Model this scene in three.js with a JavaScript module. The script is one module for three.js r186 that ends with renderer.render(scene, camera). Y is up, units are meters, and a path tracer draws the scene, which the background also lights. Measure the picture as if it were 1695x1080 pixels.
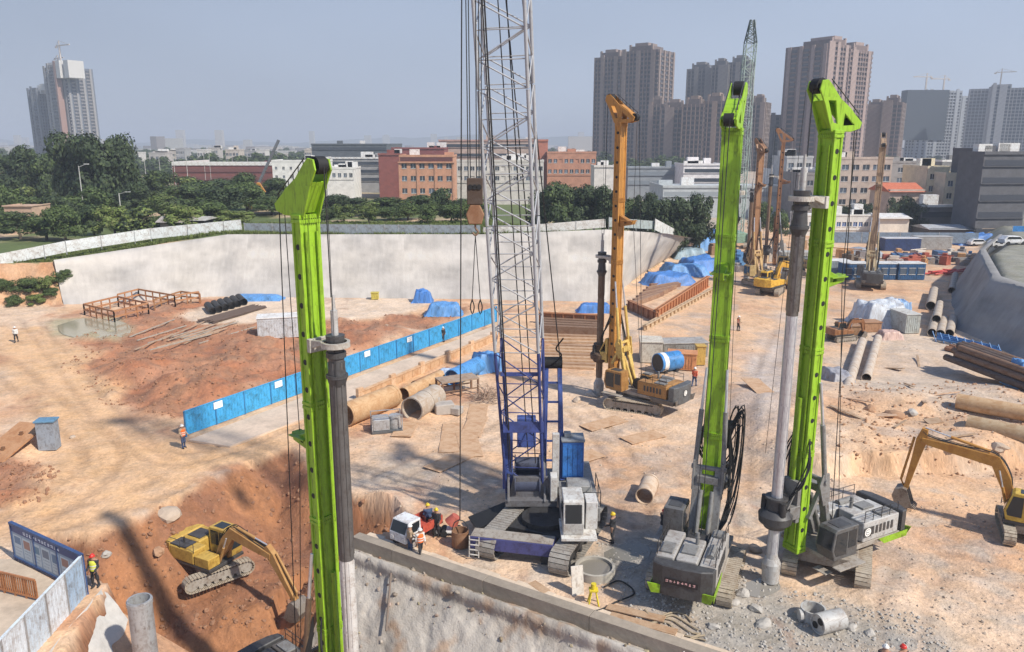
import * as THREE from 'three';
import { mergeGeometries } from 'three/addons/utils/BufferGeometryUtils.js';
import { RoundedBoxGeometry } from 'three/addons/geometries/RoundedBoxGeometry.js';
import { MarchingCubes } from 'three/addons/objects/MarchingCubes.js';

// ---------------------------------------------------------------- camera, sky, sun, exposure
const scene = new THREE.Scene();
const CAM_H = 22, FOCAL = 1300, PITCH = 0.2290;         // a drone 22 m above the site
const camera = new THREE.PerspectiveCamera(2 * Math.atan(540 / FOCAL) * 180 / Math.PI, 1695 / 1080, 0.5, 9000);
camera.position.set(0, CAM_H, 0);
camera.rotation.set(-PITCH, 0, 0);
const SUN = new THREE.Vector3(0.70, 0.88, 0.54).normalize();
const sstep0 = t => { const q = Math.min(1, Math.max(0, (t - 0.12) / 0.75)); return q * q * (3 - 2 * q); };
{
  const W = 512, H = 256, a = new Float32Array(W * H * 4);
  const lo = [0.52, 0.58, 0.68], mid = [0.40, 0.515, 0.725], hi = [0.10, 0.19, 0.42];
  for (let j = 0; j < H; j++) for (let i = 0; i < W; i++) {
    const el = ((j + 0.5) / H - 0.5) * Math.PI, az = ((i + 0.5) / W - 0.5) * 2 * Math.PI;
    const d = new THREE.Vector3(Math.cos(el) * Math.cos(az), Math.sin(el), Math.cos(el) * Math.sin(az));
    const t = Math.max(0, Math.sin(el)), k1 = 1 - Math.exp(-t * 5.5);
    const c = Math.max(0, d.dot(SUN)), side = 0.5 + 0.5 * (d.x * 0.82 + d.z * 0.57) * Math.cos(el);
    for (let n = 0; n < 3; n++) {
      let v = lo[n] + (mid[n] - lo[n]) * k1; v += (hi[n] - v) * sstep0(t);
      v *= 0.77 + 0.42 * side;
      v += [1, 0.93, 0.82][n] * (0.22 * Math.pow(c, 8) + 1.1 * Math.pow(c, 60));
      v *= 1 + 0.035 * (Math.sin(az * 5 + Math.sin(az * 3) * 1.7 + el * 22) + Math.sin(az * 11 - el * 37 + 1.3) * 0.6 + Math.sin(az * 23 + el * 61) * 0.35) * Math.exp(-t * 3);
      if (el < 0) v *= 0.75;
      a[(j * W + i) * 4 + n] = v;
    }
    a[(j * W + i) * 4 + 3] = 1;
  }
  const sky = new THREE.DataTexture(a, W, H, THREE.RGBAFormat, THREE.FloatType);
  sky.mapping = THREE.EquirectangularReflectionMapping; sky.magFilter = sky.minFilter = THREE.LinearFilter; sky.needsUpdate = true;
  scene.background = sky; scene.environment = sky;
}
const sun = new THREE.DirectionalLight(new THREE.Color(1, 0.93, 0.82), 4.9);
sun.position.copy(SUN).multiplyScalar(220).add(new THREE.Vector3(0, 0, -80)); sun.target.position.set(0, 0, -80);
sun.castShadow = true; sun.shadow.mapSize.set(4096, 4096); sun.shadow.radius = 3.2;
Object.assign(sun.shadow.camera, { left: -150, right: 150, top: 150, bottom: -150, near: 1, far: 600 });
scene.add(sun, sun.target);
scene.fog = new THREE.FogExp2(new THREE.Color(0.62, 0.68, 0.78), 0.0004);
const renderer = new THREE.WebGLRenderer({ antialias: true });
renderer.toneMapping = THREE.LinearToneMapping; renderer.toneMappingExposure = 1.1; renderer.shadowMap.enabled = true;
// ---------------------------------------------------------------- helpers
const V = (x, y, z) => new THREE.Vector3(x, y, z);
const sp = Math.sin(PITCH), cp = Math.cos(PITCH);
// survey helpers: a spot read off the photograph, at a known height or at a known distance, as a place in metres
function at(px, py, e = 0) { const X = (px - 847.5) / FOCAL, v = (py - 540) / FOCAL, s = (CAM_H - e) / (sp + v * cp); return V(X * s, e, -(cp - v * sp) * s); }
function atD(px, py, d) { const X = (px - 847.5) / FOCAL, v = (py - 540) / FOCAL, s = d / (cp - v * sp); return V(X * s, CAM_H - (sp + v * cp) * s, -d); }
function rng(seed) { let s = seed >>> 0; return () => { s = (s + 0x6D2B79F5) >>> 0; let t = Math.imul(s ^ s >>> 15, 1 | s); t = t + Math.imul(t ^ t >>> 7, 61 | t) ^ t; return ((t ^ t >>> 14) >>> 0) / 4294967296; }; }
const hash = (i, j, k = 0) => { let h = Math.imul(i, 374761393) + Math.imul(j, 668265263) + Math.imul(k, 2147483647 ^ 0x51ed27); h = Math.imul(h ^ h >>> 13, 1274126177); return ((h ^ h >>> 16) >>> 0) / 4294967296; };
function vn(x, y, k = 0, per = 0) {
  const i = Math.floor(x), j = Math.floor(y), f = x - i, g = y - j, u = f * f * (3 - 2 * f), v = g * g * (3 - 2 * g);
  const w = n => per ? ((n % per) + per) % per : n;
  const a = hash(w(i), w(j), k), b = hash(w(i + 1), w(j), k), c = hash(w(i), w(j + 1), k), d = hash(w(i + 1), w(j + 1), k);
  return a + (b - a) * u + (c - a) * v + (a - b - c + d) * u * v;
}
function fbm(x, y, oct = 4, k = 0) { let s = 0, a = 0.5, n = 0; for (let o = 0; o < oct; o++) { s += a * vn(x, y, k + o); n += a; x *= 2.03; y *= 2.03; a *= 0.5; } return s / n; }
const clamp = (x, a = 0, b = 1) => x < a ? a : x > b ? b : x;
const sstep = (a, b, x) => { const t = clamp((x - a) / (b - a)); return t * t * (3 - 2 * t); };
const lerp = (a, b, t) => a + (b - a) * t;

function noiseTex(size, metres, fn, rep = THREE.RepeatWrapping) {
  const a = new Uint8Array(size * size * 4);
  for (let j = 0; j < size; j++) for (let i = 0; i < size; i++) {
    const c = fn(i / size, j / size, i, j), o = (j * size + i) * 4;
    for (let n = 0; n < 3; n++) a[o + n] = 255 * clamp(Array.isArray(c) ? c[n] : c);
    a[o + 3] = 255;
  }
  const t = new THREE.DataTexture(a, size, size, THREE.RGBAFormat, THREE.UnsignedByteType);
  t.magFilter = THREE.LinearFilter; t.minFilter = THREE.LinearMipmapLinearFilter; t.generateMipmaps = true; t.wrapS = t.wrapT = rep;
  t.repeat.set(1 / metres, 1 / metres); t.needsUpdate = true; return t;
}
const pf = (u, v, f, oct, k) => { let s = 0, a = 0.5, n = 0; for (let o = 0; o < oct; o++) { s += a * vn(u * f, v * f, k + o, f); n += a; f *= 2; a *= 0.55; } return s / n; };
const TX = {
  soil: noiseTex(1024, 9, (u, v) => {
    const a = pf(u, v, 6, 7, 1), b = pf(u, v, 40, 4, 21), c = pf(u, v, 12, 5, 33), p = pf(u, v, 90, 2, 44);
    let m = 0.62 + 0.36 * (a - 0.5) + 0.34 * (b - 0.5); if (p > 0.76) m += 0.14; if (p < 0.22) m -= 0.14;
    const w = (c - 0.5) * 0.3; return [m + w * 0.25, m, m - w * 0.4].map(x => x * 1.15 + 0.08);
  }),
  soilB: noiseTex(1024, 9, (u, v) => 0.5 * pf(u, v, 16, 6, 5) + 0.5 * pf(u, v, 64, 4, 51)),
  conc: noiseTex(512, 5, (u, v) => { const a = pf(u, v, 4, 6, 7), b = pf(u, v, 30, 4, 17); return 0.84 + 0.36 * (a - 0.5) + 0.22 * (b - 0.5); }),
  concB: noiseTex(512, 5, (u, v) => 0.6 * pf(u, v, 10, 6, 9) + 0.4 * pf(u, v, 60, 3, 19)),
  dirt: noiseTex(512, 2.6, (u, v) => { const a = pf(u, v, 5, 7, 11), b = pf(u, v, 36, 4, 12), d = pf(u, v * 0.5, 20, 5, 14); const s = sstep(0.44, 0.70, a * 0.62 + b * 0.38), q = sstep(0.60, 0.74, d); return [0.98 - 0.30 * s - 0.22 * q + 0.14 * (b - 0.5), 0.98 - 0.36 * s - 0.24 * q + 0.14 * (b - 0.5), 0.98 - 0.40 * s - 0.24 * q + 0.14 * (b - 0.5)]; }),
  streak: noiseTex(512, 2.4, (u, v) => { const a = pf(u, v, 4, 6, 111), d = pf(u, v * 0.125, 40, 4, 114), b = pf(u, v, 48, 3, 118), s = sstep(0.5, 0.78, a), q = sstep(0.52, 0.74, d) * sstep(0.35, 0.6, a + 0.1); return [0.98 - 0.22 * s - 0.34 * q + 0.12 * (b - 0.5), 0.98 - 0.28 * s - 0.36 * q + 0.12 * (b - 0.5), 0.98 - 0.26 * s - 0.3 * q + 0.12 * (b - 0.5)]; }),
  rough: noiseTex(512, 2.3, (u, v) => 0.62 + 0.7 * (pf(u, v, 6, 6, 13) - 0.5)),
  rust: noiseTex(512, 2.2, (u, v) => { const a = pf(u, v, 6, 7, 15), b = pf(u, v, 40, 4, 16), s = sstep(0.28, 0.74, a); return [0.92 - 0.16 * s + 0.26 * (b - 0.5), 0.88 - 0.24 * s + 0.26 * (b - 0.5), 0.84 - 0.3 * s + 0.26 * (b - 0.5)]; }),
};
const MATS = {};
function M(rgb, rough = 0.8, metal = 0, o = {}) {
  const key = JSON.stringify([rgb, rough, metal, Object.keys(o).map(k => [k, o[k] && o[k].isTexture ? o[k].id : o[k]])]);
  if (MATS[key]) return MATS[key];
  const m = new (o.phys ? THREE.MeshPhysicalMaterial : THREE.MeshStandardMaterial)({ roughness: rough, metalness: metal });
  m.color.setRGB(...rgb);
  for (const k in o) if (k !== 'phys') m[k] = o[k];
  return MATS[key] = m;
}
const painted = (rgb, rough = 0.5) => M(rgb.map(c => c * 1.12), rough, 0, { map: TX.dirt, roughnessMap: null });
const steel = (rgb, rough = 0.55, metal = 0.35) => M(rgb.map(c => c * 1.12), rough, metal, { map: TX.dirt });
const rusty = (rgb, rough = 0.85) => M(rgb.map(c => c * 1.2), rough, 0.05, { map: TX.rust, bumpMap: TX.concB, bumpScale: 0.01 });
const concrete = (rgb, rough = 0.92, b = 0.02) => M(rgb.map(c => c * 1.18), rough, 0, { map: TX.conc, bumpMap: TX.concB, bumpScale: b });
const GLASS = M([0.02, 0.025, 0.03], 0.08, 0, {}), RUBBER = M([0.018, 0.018, 0.018], 0.75), BLACK = M([0.012, 0.012, 0.013], 0.7), DARK = steel([0.05, 0.05, 0.052], 0.6);
const ROPE = M([0.03, 0.03, 0.032], 0.6, 0.3), WHITE = painted([0.72, 0.72, 0.70]);

const _m = new THREE.Matrix4(), _q = new THREE.Quaternion();
const T = (x, y, z, ry = 0, rx = 0, rz = 0) => new THREE.Matrix4().makeRotationFromEuler(new THREE.Euler(rx, ry, rz, 'YXZ')).setPosition(x, y, z);
function along(a, b) { // frame whose y runs from a to b
  const d = b.clone().sub(a), L = d.length(); d.normalize();
  const q = new THREE.Quaternion();
  const side = Math.abs(d.y) > 0.98 ? V(1, 0, 0) : V(0, 1, 0).cross(d).normalize();
  const z = side.clone().cross(d).normalize(); const x = d.clone().cross(z).normalize();
  return [new THREE.Matrix4().makeBasis(x, d, z).setPosition(a.clone().add(b).multiplyScalar(0.5)), L];
}
const P3 = p => p.isVector3 ? p : V(...p);
class MB {
  constructor(pre) { this.l = []; this.pre = pre || null; }
  add(g, m) {
    if (g.index) g = g.toNonIndexed();
    for (const k of Object.keys(g.attributes)) if (!['position', 'normal', 'color'].includes(k)) g.deleteAttribute(k);
    if (m) g.applyMatrix4(m); if (this.pre) g.applyMatrix4(this.pre);
    this.l.push(g); return this;
  }
  box(w, h, d, x, y, z, ry = 0, bev = 0, rx = 0, rz = 0) { return this.add(bev ? new RoundedBoxGeometry(w, h, d, 1, bev) : new THREE.BoxGeometry(w, h, d), T(x, y, z, ry, rx, rz)); }
  span(x0, x1, y0, y1, z0, z1, bev = 0) { return this.box(Math.abs(x1 - x0), Math.abs(y1 - y0), Math.abs(z1 - z0), (x0 + x1) / 2, (y0 + y1) / 2, (z0 + z1) / 2, 0, bev); }
  beam(a, b, w, h = w, bev = 0) { const [m, L] = along(P3(a), P3(b)); return this.add(bev ? new RoundedBoxGeometry(w, L, h, 1, bev) : new THREE.BoxGeometry(w, L, h), m); }
  cyl(a, b, r1, r2 = r1, seg = 12, open = false) { const [m, L] = along(P3(a), P3(b)); return this.add(new THREE.CylinderGeometry(r2, r1, L, seg, 1, open), m); }
  ring(a, b, ro, ri, seg = 24) { // a pipe with a real bore
    const [m, L] = along(P3(a), P3(b)), h = L / 2;
    this.add(new THREE.CylinderGeometry(ro, ro, L, seg, 1, true), m); this.add(new THREE.CylinderGeometry(ri, ri, L, seg, 1, true), m);
    for (const s of [-1, 1]) this.add(new THREE.RingGeometry(ri, ro, seg).rotateX(-s * Math.PI / 2).translate(0, s * h, 0), m);
    return this;
  }
  tube(pts, r, seg = 6, n = 0) { const c = new THREE.CatmullRomCurve3(pts.map(P3)); return this.add(new THREE.TubeGeometry(c, n || pts.length * 5, r, seg)); }
  ext(pts, depth, m, bev = 0, holes = []) {
    const s = new THREE.Shape(pts.map(p => new THREE.Vector2(...p)));
    for (const h of holes) s.holes.push(new THREE.Path(h.map(p => new THREE.Vector2(...p))));
    const g = new THREE.ExtrudeGeometry(s, { depth: depth - 2 * bev, bevelEnabled: bev > 0, bevelSize: bev, bevelThickness: bev, bevelSegments: 1, bevelOffset: -bev, curveSegments: 6 });
    g.translate(0, 0, -depth / 2 + bev); return this.add(g, m);
  }
  lathe(pts, m, seg = 20) { return this.add(new THREE.LatheGeometry(pts.map(p => new THREE.Vector2(...p)), seg), m); }
  ball(r, x, y, z, sx = 1, sy = 1, sz = 1, d = 1) { return this.add(new THREE.IcosahedronGeometry(r, d).scale(sx, sy, sz), T(x, y, z)); }
  geo(uv = true) { const g = this.l.length === 1 ? this.l[0] : mergeGeometries(this.l); return uv ? boxUV(g) : g; }
  build(name, mat, parent) {
    if (!this.l.length) return null;
    return put(name, this.geo(), mat, parent);
  }
}
function boxUV(g) { // texture coordinates in metres
  const p = g.attributes.position, n = g.attributes.normal, uv = new Float32Array(p.count * 2);
  for (let i = 0; i < p.count; i++) {
    const ax = Math.abs(n.getX(i)), ay = Math.abs(n.getY(i)), az = Math.abs(n.getZ(i));
    const x = p.getX(i), y = p.getY(i), z = p.getZ(i);
    if (ay >= ax && ay >= az) { uv[2 * i] = x; uv[2 * i + 1] = z; } else if (ax >= az) { uv[2 * i] = z + 0.37; uv[2 * i + 1] = y; } else { uv[2 * i] = x + 0.71; uv[2 * i + 1] = y; }
  }
  g.setAttribute('uv', new THREE.BufferAttribute(uv, 2)); return g;
}
function put(name, geo, mat, parent) {
  const o = new THREE.Mesh(geo, mat); o.castShadow = o.receiveShadow = true;
  o.name = parent ? name : numbered(name); (parent || scene).add(o); return o;
}
const taken = {};
function numbered(n) { const k = taken[n] = (taken[n] ?? -1) + 1; return k ? `${n}_${String(k).padStart(3, '0')}` : n; }
function thing(name, label, category, pos = [0, 0, 0], turn = 0, group) {
  const o = new THREE.Group(); o.name = numbered(name); o.position.set(...(pos.isVector3 ? [pos.x, pos.y, pos.z] : pos)); o.rotation.y = turn; scene.add(o);
  return tag(o, label, category, group);
}
function tag(o, label, category, group, kind) { if (label) o.userData.label = label; if (category) o.userData.category = category; if (group) o.userData.group = group; if (kind) o.userData.kind = kind; return o; }
function dup(root, pos, turn, label, group, scale) {
  const r = root.clone(); r.name = numbered(root.name.replace(/_\d{3}$/, '')); r.userData = { ...root.userData }; scene.add(r);
  r.position.set(...(pos.isVector3 ? [pos.x, pos.y, pos.z] : pos)); r.rotation.y = turn; if (label) r.userData.label = label; if (group) r.userData.group = group;
  if (scale) r.scale.setScalar(scale); return r;
}
const head = (x, z) => Math.atan2(-z, x);               // turn that points local +x along (x, z)
const ORD = ['first', 'second', 'third', 'fourth', 'fifth', 'sixth', 'seventh', 'eighth', 'ninth', 'tenth', 'eleventh', 'twelfth', 'thirteenth', 'fourteenth', 'fifteenth', 'sixteenth', 'seventeenth', 'eighteenth', 'nineteenth', 'twentieth'];
const ord = i => i < 20 ? ORD[i] : ['twenty', 'thirty', 'forty', 'fifty', 'sixty', 'seventy', 'eighty', 'ninety'][Math.floor((i + 1) / 10) - 2] + ((i + 1) % 10 ? '-' + ORD[(i + 1) % 10 - 1] : 'th');
function canvasTex(w, h, draw) {
  const c = document.createElement('canvas'); c.width = w; c.height = h; const x = c.getContext('2d'); draw(x, w, h);
  const t = new THREE.CanvasTexture(c); t.colorSpace = THREE.SRGBColorSpace; return t;
}
function decal(name, w, h, tex, parent, m, rough = 0.6) { // a flat print on its own sheet
  const o = put(name, new THREE.PlaneGeometry(w, h), new THREE.MeshStandardMaterial({ map: tex, roughness: rough }), parent); o.applyMatrix4(m); return o;
}
// rows of small square glyphs like the printed characters on the machines (too small to read in the photograph)
function glyphs(x, n, x0, y0, s, col, seed) {
  const r = rng(seed); x.strokeStyle = col; x.lineWidth = s * 0.13;
  for (let i = 0; i < n; i++) for (let k = 0; k < 5; k++) {
    const a = x0 + i * s * 1.15; x.beginPath();
    if (r() < 0.55) { const yy = y0 + s * (0.12 + 0.76 * r()); x.moveTo(a + s * 0.08, yy); x.lineTo(a + s * (0.6 + 0.35 * r()), yy); } else { const xx = a + s * (0.1 + 0.8 * r()); x.moveTo(xx, y0 + s * 0.05); x.lineTo(xx, y0 + s * (0.6 + 0.35 * r())); }
    x.stroke();
  }
}
// ---------------------------------------------------------------- terrain
const XZ = (px, py, e = 0) => { const p = at(px, py, e); return [p.x, p.z]; };
// the excavation edge: [x, z, width of the bank that starts on the side leaving this point]
const PIT = [
  [30, -17.5, 4.6], [8.1, -30.7, 4.6], [-8.9, -41.0, 1.6],
  [...XZ(618, 884), 1.8], [...XZ(706, 866), 2.2], [...XZ(650, 838), 2.2], [...XZ(588, 822), 2.5], [...XZ(530, 770), 4.5], [...XZ(478, 738), 5],
  [...XZ(400, 768), 5], [...XZ(330, 802), 5], [...XZ(235, 850), 5], [...XZ(150, 884), 2.4], [-27.6, -41.6, 1.6], [-27.4, -40.3, 1.5], [-20.7, -36.2, 1.3], [-19.6, -28, 1.6], [-19.6, 4, 4], [30, 4, 4],
];
function segDist(x, z, a, b) { const dx = b[0] - a[0], dz = b[1] - a[1], t = clamp(((x - a[0]) * dx + (z - a[1]) * dz) / (dx * dx + dz * dz)); return [Math.hypot(x - a[0] - dx * t, z - a[1] - dz * t), t]; }
function inPoly(x, z, P) { let c = false; for (let i = 0, j = P.length - 1; i < P.length; j = i++) if ((P[i][1] > z) !== (P[j][1] > z) && x < (P[j][0] - P[i][0]) * (z - P[i][1]) / (P[j][1] - P[i][1]) + P[i][0]) c = !c; return c; }
function pitShare(x, z) { // 0 on the platform, 1 on the pit floor
  if (x < -40 || x > 32 || z < -62) return 0;
  const wob = (fbm(x * 0.35, z * 0.35, 3, 60) - 0.5) * 1.1;
  if (!inPoly(x, z, PIT)) return 0;
  let s = 1; for (let i = 0; i < PIT.length; i++) { const b = PIT[(i + 1) % PIT.length], d = segDist(x, z, PIT[i], b)[0]; const soft = i === 0 || i === 1 ? 0 : wob; s = Math.min(s, clamp((d + soft * clamp(d)) / PIT[i][2])); }
  return s;
}
// the sprayed-concrete wall round the back and the one on the right: foot line, crest line with its height
const WALL_B = [[-100, -92, -99, -106, 5.2], [-75, -104, -75.5, -110, 5.3], [-63, -108, -66, -112.2, 5.4], [-43.5, -114, -44.4, -122, 8.0], [-4.2, -112, -4.6, -119.4, 8.3], [13.4, -110, 14.2, -117.8, 9.2], [22.5, -133, 26.4, -136.6, 6.5], [36, -165, 41.5, -167.5, 1.5], [52, -196, 56, -198, 0.2]];
const WALL_R = [[57, -60, 60, -59, 6], [54, -79, 57.6, -78.6, 6], [54.6, -93, 58.4, -93.8, 6.2], [68, -119, 72.4, -120.6, 5.9], [92, -152, 96, -154.4, 4.4], [112, -190, 116, -193, 3.4]];
function wallRise(W, x, z, side) { // how far up behind a wall's foot a place lies, and its ground height there
  let best = 1e9, r = null;
  for (let i = 0; i < W.length - 1; i++) { const a = W[i], b = W[i + 1], [d, t] = segDist(x, z, a, b); if (d < best) { best = d; const cr = (b[0] - a[0]) * (z - a[1]) - (b[1] - a[1]) * (x - a[0]); const run = lerp(Math.hypot(a[2] - a[0], a[3] - a[1]), Math.hypot(b[2] - b[0], b[3] - b[1]), t); r = [cr * side < 0 ? d : -d, run, lerp(a[4], b[4], t)]; } }
  return r;
}
function ridge(x, z, cx, cz, r, h) { const d = Math.hypot(x - cx, z - cz) / r; return d < 1 ? h * (1 - d * d) * (1 - d * d) : 0; }
const MOUNDS = [[...XZ(330, 640), 7, 1.1], [...XZ(250, 610), 6, 0.9], [...XZ(420, 600), 7, 1.0], [...XZ(560, 570), 6, 1.0], [...XZ(640, 555), 5, 0.8], [...XZ(430, 560), 6, 0.9], [...XZ(60, 800), 4, 0.5], [...XZ(1500, 690), 4, 0.6], [...XZ(1590, 745), 4, 0.5], [...XZ(640, 832), 2.4, 0.55], [...XZ(1470, 1005), 3, 0.35], [...XZ(1090, 1010), 2, 0.25], [...XZ(1610, 700), 3, 0.5], [...XZ(700, 690), 3, 0.3], [...XZ(20, 740), 3.5, 0.7]];
function roughness(x, z) { // how churned the soil is
  let r = 0.18; const red = redness(x, z); r += 0.9 * red; return r;
}
const POLY = {
  road: [[0, 545], [90, 535], [165, 625], [215, 690], [300, 733], [480, 668], [820, 537], [835, 556], [600, 690], [470, 740], [335, 800], [235, 848], [100, 893], [-40, 905], [-40, 850], [90, 800], [100, 740], [30, 640]].map(p => XZ(...p)),
  red: [[118, 610], [150, 520], [330, 495], [560, 520], [700, 520], [800, 508], [300, 690], [215, 680]].map(p => XZ(...p)),
  red2: [[-30, 755], [60, 762], [95, 790], [60, 830], [-30, 850]].map(p => XZ(...p)),
  pale: [[500, 492], [720, 496], [690, 512], [620, 528], [520, 528], [330, 540], [300, 520], [440, 480]].map(p => XZ(...p)),
  slurry: [[960, 905], [1060, 885], [1130, 930], [1230, 930], [1290, 965], [1340, 1000], [1420, 1030], [1560, 1065], [1600, 1100], [1180, 1100], [1060, 985], [960, 950]].map(p => XZ(...p)),
  slurry2: [[640, 745], [780, 760], [830, 800], [730, 830], [600, 770]].map(p => XZ(...p)),  // outline of the crane shadow that is painted into the ground colour
  grey: [[1440, 540], [1620, 560], [1700, 640], [1700, 730], [1580, 720], [1500, 690], [1400, 690], [1380, 600]].map(p => XZ(...p)),
  lane: [[1215, 600], [1290, 560], [1330, 470], [1345, 480], [1310, 640], [1290, 720], [1230, 720]].map(p => XZ(...p)),
  wet: [[85, 528], [200, 522], [222, 545], [190, 566], [100, 560]].map(p => XZ(...p)),
};
function polyIn(P, x, z, feather, k) { // soft, torn-edged membership
  const wx = x + (fbm(x * 0.22, z * 0.22, 3, 70 + k) - 0.5) * feather * 3, wz = z + (fbm(x * 0.22, z * 0.22, 3, 80 + k) - 0.5) * feather * 3;
  let d = 1e9; for (let i = 0, j = P.length - 1; i < P.length; j = i++) d = Math.min(d, segDist(wx, wz, P[j], P[i])[0]);
  return inPoly(wx, wz, P) ? sstep(-feather, feather, d) : sstep(feather, -feather, d);
}
function redness(x, z) { return clamp(polyIn(POLY.red, x, z, 1.6, 1) - polyIn(POLY.pale, x, z, 1.2, 2) + polyIn(POLY.red2, x, z, 0.6, 3)); }
// wheel and crawler ruts: centre lines on the ground, half gauge, rut half width
const RUTS = [[[40, 520], [120, 620], [190, 700], [300, 760], [470, 705], [640, 625], [815, 545]], [[0, 600], [90, 680], [170, 760], [60, 850], [-40, 880]], [[1250, 900], [1240, 800], [1255, 690], [1275, 600], [1318, 500], [1330, 450]], [[1290, 860], [1262, 760], [1290, 640], [1330, 540]], [[640, 790], [780, 730], [900, 690], [1010, 720], [1120, 760], [1180, 800]], [[960, 830], [1100, 790], [1240, 740], [1330, 720]], [[900, 640], [980, 700], [1040, 790], [1050, 860]], [[1500, 900], [1400, 850], [1290, 790]], [[1690, 960], [1580, 930], [1510, 960], [1490, 1060]], [[220, 700], [320, 775], [200, 830], [60, 870]]].map(l => { const c = new THREE.CatmullRomCurve3(l.map(q => V(XZ(...q)[0], 0, XZ(...q)[1]))).getPoints(l.length * 5).map(q => [q.x, q.z]); const xs = c.map(q => q[0]), zs = c.map(q => q[1]); return { c, b: [Math.min(...xs) - 3, Math.max(...xs) + 3, Math.min(...zs) - 3, Math.max(...zs) + 3] }; });
function rut(x, z) { let s = 0; for (const [i, r] of RUTS.entries()) { if (x < r.b[0] || x > r.b[1] || z < r.b[2] || z > r.b[3]) continue; let d = 1e9, run = 0; for (let k = 0; k < r.c.length - 1; k++) { const q = segDist(x, z, r.c[k], r.c[k + 1]); if (q[0] < d) { d = q[0]; run = k + q[1]; } } const g = i % 2 ? 1.25 : 0.95, w = i % 2 ? 0.38 : 0.24, e = Math.abs(d - g + (fbm(run * 0.7, i, 2, 5) - 0.5) * 0.3); if (e < w * 1.6) s = Math.max(s, (1 - sstep(w * 0.6, w * 1.6, e)) * sstep(0.25, 0.5, fbm(run * 0.5, i * 3.3, 3, 17))); } return s; }
function heightAt(x, z, coarse) {
  let h = 0;
  const rb = wallRise(WALL_B, x, z, 1), behindB = rb[0];
  const rr = wallRise(WALL_R, x, z, -1);
  if (z < -240) h = lerp(4, 2, sstep(-240, -500, z));
  let outB = 0;
  if (behindB > 0) outB = sstep(0, 1, 1) * clamp(behindB / rb[1]) * rb[2];
  if (x > 40 && z < -150) outB *= sstep(75, 45, x);
  let outR = rr[0] > 0 ? clamp(rr[0] / rr[1]) * rr[2] : 0;
  h = Math.max(outB, outR); if (z < -240) h = lerp(h, 3, sstep(-240, -420, z));
  const inside = behindB < 0.2 && rr[0] < 0.2;
  if (inside) {
    const ps = pitShare(x, z);
    if (ps > 0) h -= ps * lerp(3.9, 6.0, sstep(-43, -35, z));
    const red = coarse ? 0 : redness(x, z);
    const amp = ps > 0.02 ? 0.75 : 0.10 + 0.8 * red;
    h += (fbm(x * 0.5, z * 0.5, 4, 3) - 0.5) * amp * 1.3 + (fbm(x * 2.1, z * 2.1, 3, 13) - 0.5) * amp * 0.5;
    // spoil tipped over the edge, ruts
    const concreteFace = ps > 0 && (segDist(x, z, PIT[0], PIT[1])[0] < 4.9 || segDist(x, z, PIT[1], PIT[2])[0] < 4.9);
    if (concreteFace && ps > 0) h -= 0.9 * sstep(0, 0.12, ps);
    if (!concreteFace || ps === 0) for (const m of MOUNDS) h += ridge(x, z, m[0], m[1], m[2], m[3]) * (0.6 + 0.8 * fbm(x * 0.8, z * 0.8, 3, 41));
    if (ps > 0.3) { const s = fbm(x * 1.1 + z * 0.4, z * 0.3, 3, 47); h += (s - 0.5) * 0.5; }
    if (!coarse && ps === 0) h -= 0.09 * rut(x, z);
    // the low step on the right
    const edge = -49.2 - (x - 20) * 0.10 + (fbm(x * 0.5, 3.3, 3, 91) - 0.5) * 1.2;
    const up = sstep(edge, edge - 0.7, z) * sstep(16, 21, x) * sstep(-74, -62, z); h += 1.65 * up * (0.85 + 0.5 * (fbm(x * 0.4, z * 0.4, 3, 19) - 0.5));
  } else h += (fbm(x * 0.06, z * 0.06, 3, 4) - 0.5) * 0.8;
  return h;
}
const COL = { tan: [0.555, 0.362, 0.222], road: [0.57, 0.35, 0.175], red: [0.31, 0.118, 0.056], dark: [0.22, 0.10, 0.055], pale: [0.58, 0.46, 0.35], grey: [0.36, 0.325, 0.28], slurry: [0.24, 0.225, 0.20], pitc: [0.235, 0.105, 0.052], green: [0.09, 0.12, 0.035], dust: [0.5, 0.36, 0.24], orange: [0.33, 0.15, 0.066] };
const mixc = (a, b, t) => [0, 1, 2].map(i => a[i] + (b[i] - a[i]) * t);
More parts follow.
